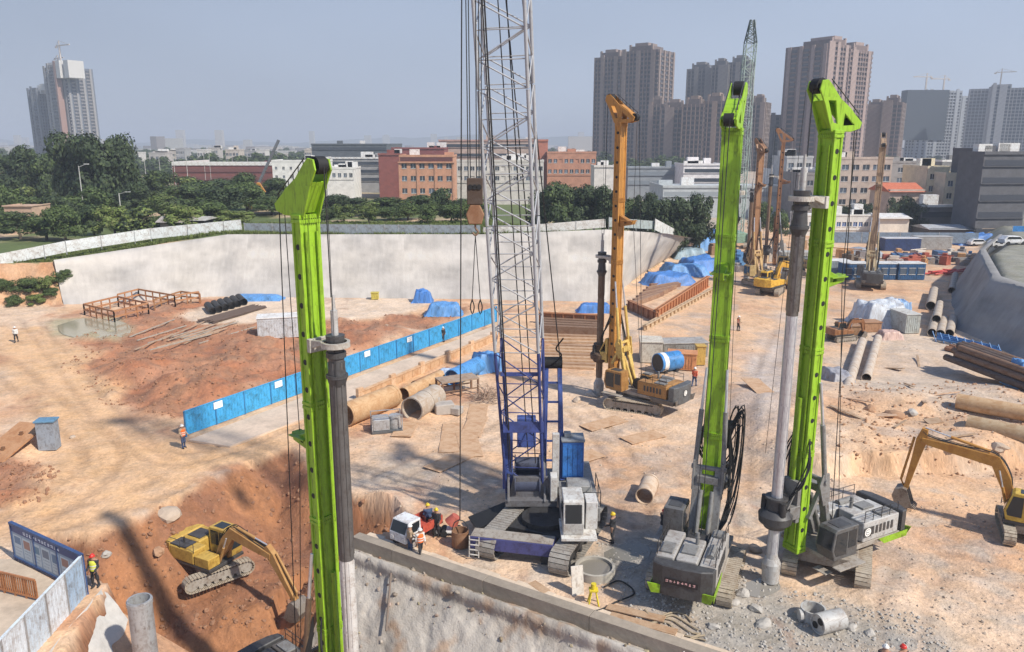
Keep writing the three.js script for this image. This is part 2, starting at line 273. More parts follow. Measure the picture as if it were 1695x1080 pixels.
function groundColor(x, z) {
  const rb = wallRise(WALL_B, x, z, 1), rr = wallRise(WALL_R, x, z, -1);
  const n = fbm(x * 0.16, z * 0.16, 4, 6), n2 = fbm(x * 0.7, z * 0.7, 4, 8), n3 = fbm(x * 0.05, z * 0.05, 3, 16);
  if (rb[0] > 0.3 || rr[0] > 0.3) {
    let c = mixc(COL.green, COL.dust, sstep(0.52, 0.68, n3 * 0.6 + n * 0.4));
    if (x < -62 && rb[0] < rb[1] + 0.5) c = mixc(COL.orange, COL.tan, n2);
    if (x > 30) c = mixc(COL.dust, [0.3, 0.29, 0.27], n); if (rr[0] > 0.3) c = mixc([0.17, 0.17, 0.12], [0.26, 0.25, 0.22], n2); return c;
  }
  const ps = pitShare(x, z);
  let c = mixc(COL.tan, mixc(COL.red, COL.tan, 0.45), sstep(0.44, 0.74, n) * lerp(0.8, 0.5, sstep(-8, 4, x)));
  c = mixc(c, COL.pale, 0.55 * sstep(0.5, 0.72, fbm(x * 0.1, z * 0.1, 3, 26)));
  c = mixc(c, mixc(COL.red, COL.grey, sstep(-6, 8, x) * 0.8), 0.55 * sstep(0.56, 0.68, fbm(x * 0.3 + 7, z * 0.3, 5, 56)));
  c = mixc(c, COL.grey, 0.5 * sstep(0.52, 0.7, n2) * sstep(-62, -46, z));
  if (z > -125) c = mixc(c, mixc(COL.red, COL.dark, sstep(0.45, 0.7, n2)), redness(x, z) * lerp(0.65, 1, n));
  const rd = polyIn(POLY.road, x, z, 1.6, 5); c = mixc(c, mixc(COL.road, COL.tan, n2), rd * 0.92);
  c = mixc(c, COL.pale, polyIn(POLY.pale, x, z, 0.8, 6) * 0.9);
  c = mixc(c, mixc(COL.slurry, COL.grey, n2), polyIn(POLY.slurry, x, z, 1.4, 7) * 0.95);
  c = mixc(c, mixc(COL.slurry, COL.grey, n2), polyIn(POLY.slurry2, x, z, 1.6, 8) * 0.55);  // cast shadow left of the crane, painted in slurry grey
  c = mixc(c, mixc(COL.grey, COL.pale, n2), polyIn(POLY.grey, x, z, 2.5, 9) * 0.7);
  c = mixc(c, [0.44, 0.37, 0.32], polyIn(POLY.lane, x, z, 1.5, 10) * 0.95);
  c = mixc(c, [0.34, 0.31, 0.2], polyIn(POLY.wet, x, z, 1, 11) * 0.85);
  if (z > -130 && z < -28) { const ru = rut(x, z); if (ru > 0) c = mixc(c, mixc(c.map(v => v * 0.62), COL.dark, 0.25), 0.42 * ru); }
  // tyre and crawler trails
  const tr = Math.abs(fbm(x * 0.12 + 9, z * 0.06, 3, 31) - 0.5); c = mixc(c, COL.dark, 0.45 * sstep(0.018, 0.0, tr) * sstep(0.45, 0.6, n2));
  if (ps > 0) c = mixc(c, mixc(mixc(COL.pitc, COL.dark, sstep(0.45, 0.65, n2)), COL.orange, 0.7 * sstep(0.5, 0.65, n)), sstep(0.0, 0.12, ps));
  return c;
}
function sheet(xs, zs, skip, dy = 0, coarse = false) {
  const nx = xs.length, nz = zs.length, pos = new Float32Array(nx * nz * 3), col = new Float32Array(nx * nz * 3), uv = new Float32Array(nx * nz * 2), idx = [];
  for (let j = 0; j < nz; j++) for (let i = 0; i < nx; i++) {
    const o = j * nx + i, x = xs[i], z = zs[j]; pos.set([x, heightAt(x, z, coarse) + dy, z], o * 3); uv.set([x, z], o * 2); col.set(groundColor(x, z), o * 3);
  }
  for (let j = 0; j < nz - 1; j++) for (let i = 0; i < nx - 1; i++) {
    if (skip && skip(xs[i], xs[i + 1], zs[j], zs[j + 1])) continue;
    const a = j * nx + i, b = a + 1, c = a + nx, d = c + 1; idx.push(a, b, c, b, d, c);
  }
  const g = new THREE.BufferGeometry(); g.setAttribute('position', new THREE.BufferAttribute(pos, 3)); g.setAttribute('color', new THREE.BufferAttribute(col, 3)); g.setAttribute('uv', new THREE.BufferAttribute(uv, 2)); g.setIndex(idx); g.computeVertexNormals(); return g;
}
const range = (a, b, step) => { const r = []; let v = a; const s = Math.sign(b - a); while ((b - v) * s > 1e-6) { r.push(v); v += s * step(Math.abs(v)); } r.push(b); return r; };
const SOIL = new THREE.MeshStandardMaterial({ vertexColors: true, roughness: 0.95, map: TX.soil, bumpMap: TX.soilB, bumpScale: 0.10 });
SOIL.color.setRGB(1.42, 1.42, 1.42);
{
  const xs = range(-96, 112, () => 0.5).flatMap((x, i, a) => Math.abs(x) < 32 && i < a.length - 1 ? [x, x + 0.25] : [x]);
  const zs = range(-24, -205, v => v < 56 ? 0.26 : v < 80 ? 0.4 : v < 125 ? 0.7 : 1.5);
  tag(put('ground', sheet(xs, zs), SOIL), 'churned tan and red-brown earth of the building site', null, null, 'structure');
  const xo = range(-2600, 2600, v => v < 160 ? 8 : v < 500 ? 24 : 150), zo = range(60, -5200, v => v < 300 ? 8 : v < 700 ? 24 : 160);
  tag(put('terrain', sheet(xo, zo, (a, b, c, d) => a > -92 && b < 108 && d > -201 && c < -28, -0.12, true), SOIL), 'flat land round the building site, out to the horizon', null, null, 'structure');
}
// ---------------------------------------------------------------- sprayed-concrete walls
function sprayWall(name, W, i0, i1, mat, label, outward, lip) {
  const n = 6, pos = [], uv = [], idx = []; let cols = 0, run = 0, last = null;
  for (let i = i0; i < i1; i++) { const a = W[i], b = W[i + 1], L = Math.hypot(b[0] - a[0], b[1] - a[1]), k = Math.ceil(L / 0.8); for (let q = i === i0 ? 0 : 1; q <= k; q++) {
    const t = q / k, fx = lerp(a[0], b[0], t), fz = lerp(a[1], b[1], t), tx = lerp(a[2], b[2], t), tz = lerp(a[3], b[3], t), e = lerp(a[4], b[4], t);
    if (last) run += Math.hypot(fx - last[0], fz - last[1]); last = [fx, fz]; cols++;
    const rows = 13; for (let r = 0; r < rows; r++) {
      const s = r / (rows - 2), s1 = Math.min(1, s); const dx = tx - fx, dz = tz - fz, dl = Math.hypot(dx, dz) || 1;
      const off = 0.34 + (fbm(run * 0.12, s1 * 2.2, 3, 90) - 0.5) * 1.0 * Math.sin(Math.PI * Math.min(1, s1 * 0.9 + 0.1)) + (fbm(run * 0.4, s1 * 5, 4, 93) - 0.5) * 0.36 + (fbm(run * 1.1, s1 * 9, 3, 95) - 0.5) * 0.14 + (r === 0 ? 0.5 : 0);
      if (r === rows - 1) { pos.push(tx + dx / dl * lip, e + 0.10, tz + dz / dl * lip); } else pos.push(fx + dx * s1 - dx / dl * off, e * s1 + (r === 0 ? -0.15 : 0.16 * s1), fz + dz * s1 - dz / dl * off);
      uv.push(run, s1 * e * 1.1 + (r === rows - 1 ? 0.5 : 0));
    } } }
  const rows = 13; for (let c = 0; c < cols - 1; c++) for (let r = 0; r < rows - 1; r++) { const a = c * rows + r, b = a + rows; idx.push(a, b, a + 1, b, b + 1, a + 1); }
  const g = new THREE.BufferGeometry(); g.setAttribute('position', new THREE.Float32BufferAttribute(pos, 3)); g.setAttribute('uv', new THREE.Float32BufferAttribute(uv, 2)); g.setIndex(idx); g.computeVertexNormals();
  return tag(put(name, g, mat), label, 'wall');
}
const SHOT = new THREE.MeshStandardMaterial({ roughness: 0.95, bumpMap: TX.concB, bumpScale: 0.05, map: noiseTex(1024, 24, (u, v) => {
  const a = pf(u, v, 3, 5, 61), b = pf(u, v, 24, 5, 62), band = pf(u * 0.5, v, 12, 4, 63), st = pf(u, v * 0.25, 64, 3, 66); const m = 0.82 + 0.46 * (a - 0.5) + 0.16 * (b - 0.5) + 0.50 * (band - 0.5) + 0.16 * (st - 0.5), w = (a - 0.5) * 0.16; return [m, m * (0.985 - w * 0.3), m * (0.965 - w)]; }) });
SHOT.color.setRGB(0.555, 0.525, 0.49);
sprayWall('retaining_wall', WALL_B, 2, 7, SHOT, 'long pale sprayed-concrete slope closing off the back of the site', 1, 0.9);
const SHOT2 = SHOT.clone(); SHOT2.color.setRGB(0.33, 0.325, 0.32);  // copy of the back wall material with a darker grey base colour
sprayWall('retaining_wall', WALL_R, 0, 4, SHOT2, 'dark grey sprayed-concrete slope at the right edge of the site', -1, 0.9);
// ---------------------------------------------------------------- the front edge: capping beam and concrete-sprayed bank
{
  const a = V(8.1, 0, -30.7), b = V(-8.9, 0, -41.0), dir = b.clone().sub(a).normalize(), n = V(-dir.z, 0, dir.x); if (n.z < 0) n.negate(); // n points into the pit
  const far = a.clone().addScaledVector(dir, -19), L = 19 + b.distanceTo(a);
  const beam = thing('capping_beam', 'long brown-grey concrete capping beam along the front edge of the dig', 'beam');
  const cm = [concrete([0.30, 0.255, 0.205]), concrete([0.33, 0.28, 0.225])];
  for (let k = 0, s = 0; s < L; k++, s += 6) { const q = new MB(); const p = far.clone().addScaledVector(dir, s + Math.min(6, L - s) / 2); const w = Math.min(6, L - s) - 0.015; q.add(new RoundedBoxGeometry(w, 1.0, 0.62, 1, 0.025), T(p.x + n.x * 0.05, -0.26, p.z + n.z * 0.05, head(dir.x, dir.z))); q.build('beam_length', cm[k % 2], beam); }
  // pale spill of mortar along the beam's top
  const sp_ = new MB(); const r0 = rng(5); for (let s = 0; s < L - 1; s += 1.1) { const p = far.clone().addScaledVector(dir, s + 0.5).addScaledVector(n, -0.42 - r0() * 0.15); sp_.box(1.15, 0.07 + r0() * 0.05, 0.30 + r0() * 0.25, p.x, 0.08, p.z, head(dir.x, dir.z) + (r0() - 0.5) * 0.1, 0.02); }
  sp_.build('mortar_strip', concrete([0.62, 0.50, 0.38]), beam);
  // the bank below it
  const nx = 220, ny = 60, pos = [], uv = [], idx = [], col = [];
  for (let i = 0; i <= nx; i++) for (let j = 0; j <= ny; j++) {
    const s = i / nx * L, t = j / ny; const run = 0.30 + t * 4.9, drop = t < 0.06 ? 0.55 : 0.55 + (t - 0.06) / 0.94 * 4.9;
    const p = far.clone().addScaledVector(dir, s + (t > 0 ? (fbm(s * 0.4, t * 3, 3, 101) - 0.5) * 0.5 * t * (i === nx ? 0 : 1) : 0)).addScaledVector(n, run);
    const led = 0.42 * sstep(0.16, 0.10, t) * sstep(0.02, 0.06, t);
    const bump = (fbm(s * 0.55, t * 3.5, 4, 102) - 0.5) * 0.42 + (fbm(s * 2.2, t * 12, 4, 105) - 0.5) * 0.2 + led + (Math.abs(fbm(s * 0.9, t * 0.9, 2, 107) - 0.5) < 0.02 ? -0.06 : 0);
    pos.push(p.x + n.x * bump * 0.6, -drop + bump * 0.7, p.z + n.z * bump * 0.6); uv.push(s, t * 7);
    const a1 = fbm(s * 0.35, t * 2.4, 4, 108), a2 = fbm(s * 1.6, t * 9, 4, 109); const c = mixc(mixc([0.46, 0.42, 0.37], [0.37, 0.33, 0.285], sstep(0.4, 0.65, a1)), [0.36, 0.24, 0.16], 0.8 * sstep(0.56, 0.70, a2 * 0.6 + a1 * 0.4)); col.push(...c);
  }
  for (let i = 0; i < nx; i++) for (let j = 0; j < ny; j++) { const p = i * (ny + 1) + j, q = p + ny + 1; idx.push(p, p + 1, q, q, p + 1, q + 1); }
  const gg = new THREE.BufferGeometry(); gg.setAttribute('position', new THREE.Float32BufferAttribute(pos, 3)); gg.setAttribute('uv', new THREE.Float32BufferAttribute(uv, 2)); gg.setAttribute('color', new THREE.Float32BufferAttribute(col, 3)); gg.setIndex(idx); gg.computeVertexNormals();
  const mt = new THREE.MeshStandardMaterial({ vertexColors: true, roughness: 0.95, map: TX.conc, bumpMap: TX.concB, bumpScale: 0.06 }); mt.color.setRGB(1.18, 1.18, 1.18);
  tag(put('concrete_bank', gg, mt), 'rough grey sprayed-concrete bank falling from the capping beam towards the viewer', 'bank');
  { const N = 700, g0 = new THREE.IcosahedronGeometry(0.5, 1), q0 = g0.attributes.position, rr = rng(207), w = V(0, 0, 0); for (let i = 0; i < q0.count; i++) { w.fromBufferAttribute(q0, i); const k = 0.45 + 1.1 * fbm(w.x * 2.4 + 3, w.y * 2.4 + w.z * 2.7, 3, 9); q0.setXYZ(i, w.x * k * 1.3, w.y * k * 0.7, w.z * k); } g0.computeVertexNormals();
    const im = new THREE.InstancedMesh(g0, concrete([0.40, 0.35, 0.30]), N), mm = new THREE.Matrix4(), cc = new THREE.Color(); im.name = 'concrete_crumbs'; im.castShadow = im.receiveShadow = true; for (let i = 0; i < N; i++) { let ci, cj; do { ci = Math.floor(rr() * nx); cj = Math.floor(Math.pow(rr(), 1.5) * ny); } while (fbm(ci * 0.05, cj * 0.1, 3, 210) < 0.46); const o = (ci * (ny + 1) + cj) * 3, s = 0.035 + Math.pow(rr(), 6) * 0.24; mm.compose(V(pos[o] + (rr() - 0.5) * 0.1, pos[o + 1] + s * 0.15, pos[o + 2]), new THREE.Quaternion().setFromEuler(new THREE.Euler(rr() * 3, rr() * 6, rr() * 3)), V(s, s, s)); im.setMatrixAt(i, mm); const v = 0.55 + rr() * 0.5; im.setColorAt(i, cc.setRGB(v, v * (0.86 + rr() * 0.14), v * (0.72 + rr() * 0.28))); } scene.add(im); tag(im, 'crumbs and chips of concrete stuck on the sprayed bank', null, null, 'stuff'); }
  // embedded rods and drain pipes on the bank
  const pt = (s, t, o = 0.1) => far.clone().addScaledVector(dir, s).addScaledVector(n, 0.30 + t * 4.9 + o).setY(-0.55 - t * 4.9 + o + 0.1);
  const bar = new MB(); bar.cyl(pt(L - 3.4, 0.10, 0.28), pt(L - 4.6, 0.50, 0.26), 0.06, 0.06, 8); tag(bar.build('steel_bar', rusty([0.2, 0.17, 0.15])), 'grey steel bar lying down the concrete bank below the capping beam', 'bar');
  const hs = new MB(); hs.tube([pt(L - 19.6, -0.04, 0.55), pt(L - 20.3, 0.16, 0.35), pt(L - 19.9, 0.40, 0.3), pt(L - 19.3, 0.62, 0.3), pt(L - 19.5, 0.9, 0.3)], 0.05, 6, 40); tag(hs.build('slurry_hose', M([0.42, 0.40, 0.38], 0.7)), 'pale hose hanging over the capping beam down the concrete bank', 'hose');
  const pl = new MB(); pl.box(0.9, 0.05, 0.7, 0, 0, 0, 0.5, 0.01); const po = pl.build('board_scrap', rusty([0.16, 0.13, 0.1])); po.position.copy(pt(L - 14.2, 0.58, 0.35)); po.rotation.set(0.75, 0.4, 0.1); tag(po, 'small dark board lying on the concrete bank', 'board');
}
// ---------------------------------------------------------------- blue site hoarding
const BLUE = painted([0.05, 0.34, 0.66], 0.45);
{
  const A = V(...[at(308, 722).x, 0, at(308, 722).z]), Bp = V(at(822, 533).x, 0, at(822, 533).z), dir = Bp.clone().sub(A), L = dir.length(); dir.normalize();
  const f = thing('blue_hoarding', 'long bright blue sheet-steel hoarding running across the left of the site', 'fence', A, head(dir.x, dir.z));
  const n = 16, w = L / n, sheetG = (() => { const g = new MB(); g.span(0.02, w - 0.02, 0.05, 1.95, -0.02, 0.02); for (let k = 0; k < 9; k++) g.span(0.14 + k * (w - 0.3) / 9, 0.14 + k * (w - 0.3) / 9 + 0.10, 0.06, 1.94, -0.038, 0.038); return g.geo(); })();
  const postG = new MB().span(-0.05, 0.05, -0.2, 2.0, -0.06, 0.06).geo(), railG = new MB().span(0, w, 1.955, 2.02, -0.045, 0.045).geo();
  const mats = [BLUE, painted([0.055, 0.36, 0.68], 0.45), painted([0.045, 0.32, 0.63], 0.45)];
  const r = rng(3);
  for (let i = 0; i <= n; i++) { const p = put('post', postG, steel([0.05, 0.22, 0.45]), f); p.position.x = i * w; if (i < n) { const s = put('panel', sheetG, mats[Math.floor(r() * 3)], f); s.position.set(i * w, 0, (r() - 0.5) * 0.05); s.rotation.y = (r() - 0.5) * 0.012; const q = put('top_rail', railG, mats[0], f); q.position.x = i * w; } }
  const tx = canvasTex(96, 64, (x, W, H) => { x.fillStyle = '#f3f5f4'; x.fillRect(0, 0, W, H); glyphs(x, 5, 12, 10, 14, '#8aa0b0', 4); glyphs(x, 4, 18, 36, 14, '#9a8a8a', 9); });
  for (const px of [360, 460, 607, 677]) { const t = (() => { let lo = 0, hi = L; for (let k = 0; k < 40; k++) { const m = (lo + hi) / 2, p = A.clone().addScaledVector(dir, m).setY(1.5); const z = -p.z * cp + (CAM_H - p.y) * sp; (847.5 + p.x / z * FOCAL < px) ? lo = m : hi = m; } return lo; })(); const o = decal('notice', 0.85, 0.55, tx, f, T(t, 1.62, 0.075)); o.name = 'notice'; }
}
// white hoarding on the outer ground at the left, grey and white hoarding over the back wall
function hoarding(label, pts, h, mat, panelW = 3) {
  const f = thing('site_hoarding', label, 'fence');
  for (let i = 0; i < pts.length - 1; i++) { const a = pts[i], b = pts[i + 1], L = Math.hypot(b.x - a.x, b.z - a.z), n = Math.max(1, Math.round(L / panelW)); for (let k = 0; k < n; k++) { const p = a.clone().lerp(b, k / n), q = a.clone().lerp(b, (k + 1) / n); const g = new MB(); g.beam(p.clone().setY((p.y + h / 2)), q.clone().setY(q.y + h / 2 + 0.001), 0.07, h - 0.06); g.build('panel', mat, f); if (k === 0 || k % 2 === 0) { const s = new MB(); s.span(p.x - 0.06, p.x + 0.06, p.y - 0.3, p.y + h + 0.04, p.z - 0.06, p.z + 0.06); s.build('post', steel([0.4, 0.42, 0.42]), f); } } }
  return f;
}
const gAt = (px, py, d) => { const p = atD(px, py, d); return p; };
hoarding('long white sheet hoarding below the trees on the left', [gAt(-80, 462, 109), gAt(0, 440, 111.5), gAt(110, 418, 115), gAt(250, 396, 122), gAt(400, 381, 126)], 1.7, painted([0.62, 0.66, 0.66], 0.6), 2.6);
hoarding('grey hoarding on top of the pale back wall', [gAt(405, 387, 124.8), gAt(545, 389, 123), gAt(660, 390, 122.2), gAt(795, 391, 121)], 1.7, painted([0.27, 0.31, 0.34], 0.6), 2.4);
hoarding('white hoarding rising to the corner of the back wall', [gAt(800, 391, 120.8), gAt(905, 385, 119.8), gAt(1002, 377, 118.8)], 1.35, painted([0.66, 0.66, 0.62], 0.6), 2.4);
hoarding('grey-green hoarding behind the corner of the back wall', [gAt(1008, 376, 120.5), gAt(1082, 380, 139)], 1.5, painted([0.36, 0.42, 0.42], 0.6), 3);
hoarding('white hoarding running down behind the blue tarpaulins', [gAt(1084, 381, 138), gAt(1128, 402, 160)], 2.0, painted([0.66, 0.68, 0.66], 0.6), 3);

// pale concrete lane between the blue hoarding and the guide wall
{ const P = [[312, 731], [822, 540], [833, 553], [700, 612], [590, 662], [480, 704], [380, 742]].map(q => at(...q)); const g = new MB().ext(P.map(p => [p.x, -p.z]), 0.16, T(0, 0.05, 0, 0, -Math.PI / 2)); tag(g.build('concrete_lane', concrete([0.60, 0.47, 0.36])), 'pale concrete lane along the foot of the blue hoarding', null, null, 'structure'); }
// ---------------------------------------------------------------- crawler tracks, shared by every machine
function trackPath(L, R) { // points and tangents round a track: bottom at y = 0
  const out = [], s = L / 2 - R, per = 2 * (L - 2 * R) + 2 * Math.PI * R; return { per, at(u) { u = ((u % per) + per) % per; if (u < 2 * s) return [s - u, 0, -1, 0]; u -= 2 * s; if (u < Math.PI * R) { const a = u / R; return [-s - Math.sin(a) * R, R - Math.cos(a) * R, -Math.cos(a), Math.sin(a)]; } u -= Math.PI * R; if (u < 2 * s) return [-s + u, 2 * R, 1, 0]; u -= 2 * s; const a = u / R; return [s + Math.sin(a) * R, R + Math.cos(a) * R, Math.cos(a), -Math.sin(a)]; } };
}
function crawler(root, pre, { L = 5, R = 0.48, w = 0.75, z = 1.75, shoe, frame, pitch = 0.2 }) {
  for (const s of [-1, 1]) {
    const p = pre.clone().multiply(T(0, 0, s * z)), tp = trackPath(L, R), n = Math.round(tp.per / pitch), g = new MB(p), belt = new MB(p);
    for (let i = 0; i < n; i++) { const [x, y, tx, ty] = tp.at(i * tp.per / n), a = Math.atan2(ty, tx); g.box(tp.per / n * 0.86, 0.06, w, x - ty * -0.0, y, 0, 0, 0, 0, a); g.box(0.03, 0.05, w, x + ty * 0.05, y - tx * -0.05 * -1, 0, 0, 0, 0, a); }
    const tr = g.build('track', shoe, root);
    const b = new MB(p), q = L / 2 - R; for (const e of [-q, q]) b.cyl([e, R, -w * 0.28], [e, R, w * 0.28], R * 0.86, R * 0.86, 16);
    for (let k = 0; k < 6; k++) { const x = -q + 0.5 + k * (2 * q - 1) / 5; b.cyl([x, 0.2, -w * 0.25], [x, 0.2, w * 0.25], 0.15, 0.15, 10); }
    b.span(-q, q, R * 0.5, R * 1.55, -w * 0.24, w * 0.24, 0.04); b.build('track_frame', frame, tr);
  }
}
const C_GREEN = [0.25, 0.44, 0.02], C_ORANGE = [0.44, 0.205, 0.042], C_YEL = [0.66, 0.40, 0.045];
const DUSTY = steel([0.34, 0.31, 0.27], 0.8, 0.1), SHOE = steel([0.40, 0.345, 0.27], 0.85, 0.1), GREYP = painted([0.20, 0.20, 0.195], 0.6), CHAR = painted([0.06, 0.06, 0.062], 0.5), CHROME = M([0.60, 0.61, 0.63], 0.34, 0.45, { map: TX.streak }), SILVER = painted([0.42, 0.42, 0.41], 0.5), DKCHROME = M([0.22, 0.21, 0.20], 0.38, 0.7, { map: TX.dirt });

function rig(o) {
  const k = Object.assign({ green: C_GREEN, house: [0.22, 0.22, 0.215], cw: [0.06, 0.06, 0.062], accent: C_GREEN, top: 22.5, ktop: 19, kr: 0.28, split: 0.74, lower: CHROME, upper: DKCHROME, kbot: 1.3, detail: true }, o);
  const root = thing('drilling_rig', k.label, 'drilling rig', k.pos, head(...k.heading), 'drilling rigs'); root.updateMatrix();
  const G = M(k.green.map(c => c * 1.15), 0.5, 0, { map: TX.streak, bumpMap: TX.streak, bumpScale: 0.004 }), Gd = painted(k.green.map(c => c * 0.85), 0.45), HS = painted(k.house, 0.55), CW = painted(k.cw, 0.5), AC = painted(k.accent, 0.4), GR = k.link || GREYP;
  const pre = T(0, 0, 0, k.trackHeading ? head(...k.trackHeading) - head(...k.heading) : 0);
  crawler(root, pre, { shoe: SHOE, frame: DUSTY });
  new MB(pre).span(-1.3, 1.3, 0.45, 1.05, -1.45, 1.45, 0.06).cyl([0, 1.0, 0], [0, 1.36, 0], 1.05, 1.05, 24).build('undercarriage', DUSTY, root);
  // upper structure
  const deck = new MB().span(-3.7, 2.1, 1.35, 1.62, -1.45, 1.45, 0.04).build('deck', DUSTY, root);
  const h = new MB(); h.span(-3.5, -0.7, 1.62, 2.75, -1.45, -0.55, 0.09).span(-3.5, -1.1, 1.62, 2.72, -0.5, 0.55, 0.09).span(-3.5, 0.4, 1.62, 2.62, 0.62, 1.45, 0.09); const house = h.build('engine_house', HS, root);
  for (let q = 0; q < 6; q++) { new MB().span(-3.0 + q * 0.36, -2.78 + q * 0.36, 1.9, 2.5, 1.452, 1.475).build('louvre', CHAR, house); new MB().span(-3.0 + q * 0.3, -2.84 + q * 0.3, 2.0, 2.45, -1.475, -1.452).build('louvre', CHAR, house); }
  new MB().span(-3.2, -2.2, 2.76, 2.86, -1.3, -0.7, 0.03).build('hatch', GREYP, house); new MB().span(-2.9, -2.0, 2.73, 2.83, -0.35, 0.35, 0.03).build('hatch', GREYP, house); new MB().cyl([-1.7, 2.7, 0.2], [-1.7, 3.35, 0.2], 0.09, 0.09, 10).cyl([-1.7, 3.1, 0.2], [-1.7, 3.12, 0.2], 0.13, 0.13, 10).build('exhaust_pipe', GREYP, house); new MB().cyl([-2.7, 2.62, 1.0], [-1.6, 2.62, 1.0], 0.22, 0.22, 12).build('air_filter', GREYP, house); new MB().span(-0.5, 0.2, 2.62, 2.75, 0.75, 1.3, 0.02).build('hatch', GREYP, house);
  const hr = new MB(); for (const [z, x0, x1, y] of [[1.38, -3.4, 0.3, 2.62], [-1.38, -3.4, -0.8, 2.75]]) { hr.cyl([x0, y + 0.62, z], [x1, y + 0.62, z], 0.02, 0.02, 6).cyl([x0, y + 0.32, z], [x1, y + 0.32, z], 0.016, 0.016, 6); for (let x = x0; x <= x1 + 0.01; x += (x1 - x0) / 4) hr.cyl([x, y, z], [x, y + 0.62, z], 0.02, 0.02, 6); } hr.build('handrail', DARK, root);
  const cw = new MB(); const arc = [[-3.72, -1.48], [-4.15, -1.40], [-4.36, -0.9], [-4.42, 0], [-4.36, 0.9], [-4.15, 1.40], [-3.72, 1.48]]; cw.ext(arc.map(p => [p[0], p[1]]), 1.55, T(0, 1.98, 0, 0, Math.PI / 2), 0.05); const cwo = cw.build('counterweight', CW, root);
  // coloured band along the lower sides and round the tail
  for (const q of [1, -1]) { new MB().ext([[-4.2, 1.24], [-2.4, 1.24], [-1.9, 1.60], [-4.25, 1.60]], 0.03, T(0, 0, q * 1.50)).build('colour_band', AC, root); new MB().ext([[q * -0.2, 0], [q * 0.35, 0], [q * 0.55, 0.5], [q * -0.2, 0.42]], 0.06, T(-4.31, 1.24, q * 1.05, -Math.PI / 2 - q * 0.22)).build('colour_band', AC, root); }
  if (k.text) decal('lettering', 1.55, 0.3, k.text, cwo, T(-4.435, 2.02, 0, -Math.PI / 2));
  if (k.logo) for (const [m] of k.logo) decal('emblem', 0.55, 0.55, EMBLEM, root, m);
  // cab on the left
  const cab = new MB(); cab.ext([[0.45, 1.62], [2.1, 1.62], [2.32, 2.2], [2.18, 3.15], [2.05, 3.28], [0.5, 3.28]], 1.05, T(0, 0, -1.5), 0.03); const co = cab.build('cab', k.cabMat || HS, root);
  const gl = new MB(); gl.ext([[0.62, 2.15], [1.18, 2.15], [1.18, 3.08], [0.62, 3.08]], 0.02, T(0, 0, -2.03)).build('window', GLASS, co);
  new MB().ext([[1.28, 1.85], [2.0, 1.85], [2.16, 2.2], [2.05, 3.08], [1.28, 3.08]], 0.02, T(0, 0, -2.03)).build('window', GLASS, co);
  new MB().beam([2.33, 2.24, -1.5], [2.21, 3.1, -1.5], 0.02, 0.86).build('windscreen', GLASS, co); new MB().span(0.85, 1.75, 3.275, 3.31, -1.85, -1.15, 0.01).build('roof_hatch', CHAR, co);
  new MB().ext([[0.62, 2.15], [2.0, 2.15], [2.05, 3.08], [0.62, 3.08]], 0.02, T(0, 0, -0.965)).build('window', GLASS, co);
  // steps and catwalk beside the cab
  new MB().span(0.3, 2.2, 1.30, 1.36, -2.5, -2.03, 0.01).span(2.0, 2.5, 0.9, 0.95, -1.9, -1.1, 0.01).build('step', DUSTY, root);
  // winch
  new MB().cyl([-0.15, 2.1, -0.45], [-0.15, 2.1, 0.5], 0.36, 0.36, 20).cyl([-0.15, 2.1, -0.5], [-0.15, 2.1, -0.44], 0.52, 0.52, 20).cyl([-0.15, 2.1, 0.5], [-0.15, 2.1, 0.56], 0.52, 0.52, 20).build('winch', DARK, root);
  // luffing frame: two arms, a gusset plate each, and the two jacks to the mast
  const A = 0.55; const lf = new MB();
  for (const s of [-1, 1]) { lf.beam([0.9, 1.75, s * A], [1.75, 5.3, s * A], 0.42, 0.26, 0.03); lf.ext([[1.3, 4.2], [1.5, 5.75], [1.95, 5.75], [2.15, 5.2], [1.75, 4.0]], 0.10, T(0, 0, s * (A + 0.2)), 0.01); lf.beam([1.75, 5.0, s * A], [2.5, 3.4, s * A], 0.24, 0.2, 0.02); lf.cyl([0.5, 1.8, s * 0.3], [1.45, 4.2, s * 0.3], 0.13, 0.13, 12); }
  lf.span(1.35, 1.75, 4.6, 5.0, -A, A, 0.03).cyl([1.75, 5.35, -A - 0.35], [1.75, 5.35, A + 0.35], 0.13, 0.13, 12); lf.build('luffing_frame', GR, root);
  for (const s of [-1, 1]) { const c = new MB(); c.cyl([1.75, 5.4, s * 0.72], [2.15, 8.4, s * 0.62], 0.13, 0.13, 12); const cy = c.build('mast_jack', GR, root); new MB().cyl([2.15, 8.4, s * 0.62], [2.45, 10.6, s * 0.52], 0.075, 0.075, 10).build('rod', CHROME, cy); }
  // mast: a box column with proud corner flanges, panels set in, section joints and lightening holes
  const x0 = 2.41, x1 = 2.99, z1 = 0.47, y0 = 1.55, y1 = k.top, ms = new MB();
  ms.span(x0 + 0.05, x1 - 0.05, y0, y1, -z1 + 0.05, z1 - 0.05); for (const sz of [-1, 1]) for (const [a, b] of [[x0, x0 + 0.13], [x1 - 0.13, x1]]) ms.span(a, b, y0, y1, sz * z1, sz * (z1 - 0.14), 0.012);
  const joints = [y0 + 0.1, 6.9, 12.2, 17.4, y1 - 0.1]; for (const j of joints) { ms.span(x0 - 0.02, x1 + 0.02, j - 0.16, j - 0.02, -z1 - 0.02, z1 + 0.02, 0.01).span(x0 - 0.02, x1 + 0.02, j + 0.02, j + 0.16, -z1 - 0.02, z1 + 0.02, 0.01); }
  const mast = ms.build('mast', G, root);
  const rail = new MB(); for (const s of [-1, 1]) rail.span(x1, x1 + 0.10, y0 + 0.4, y1 - 0.6, s * 0.3, s * 0.22); rail.build('guide_rail', Gd, mast);
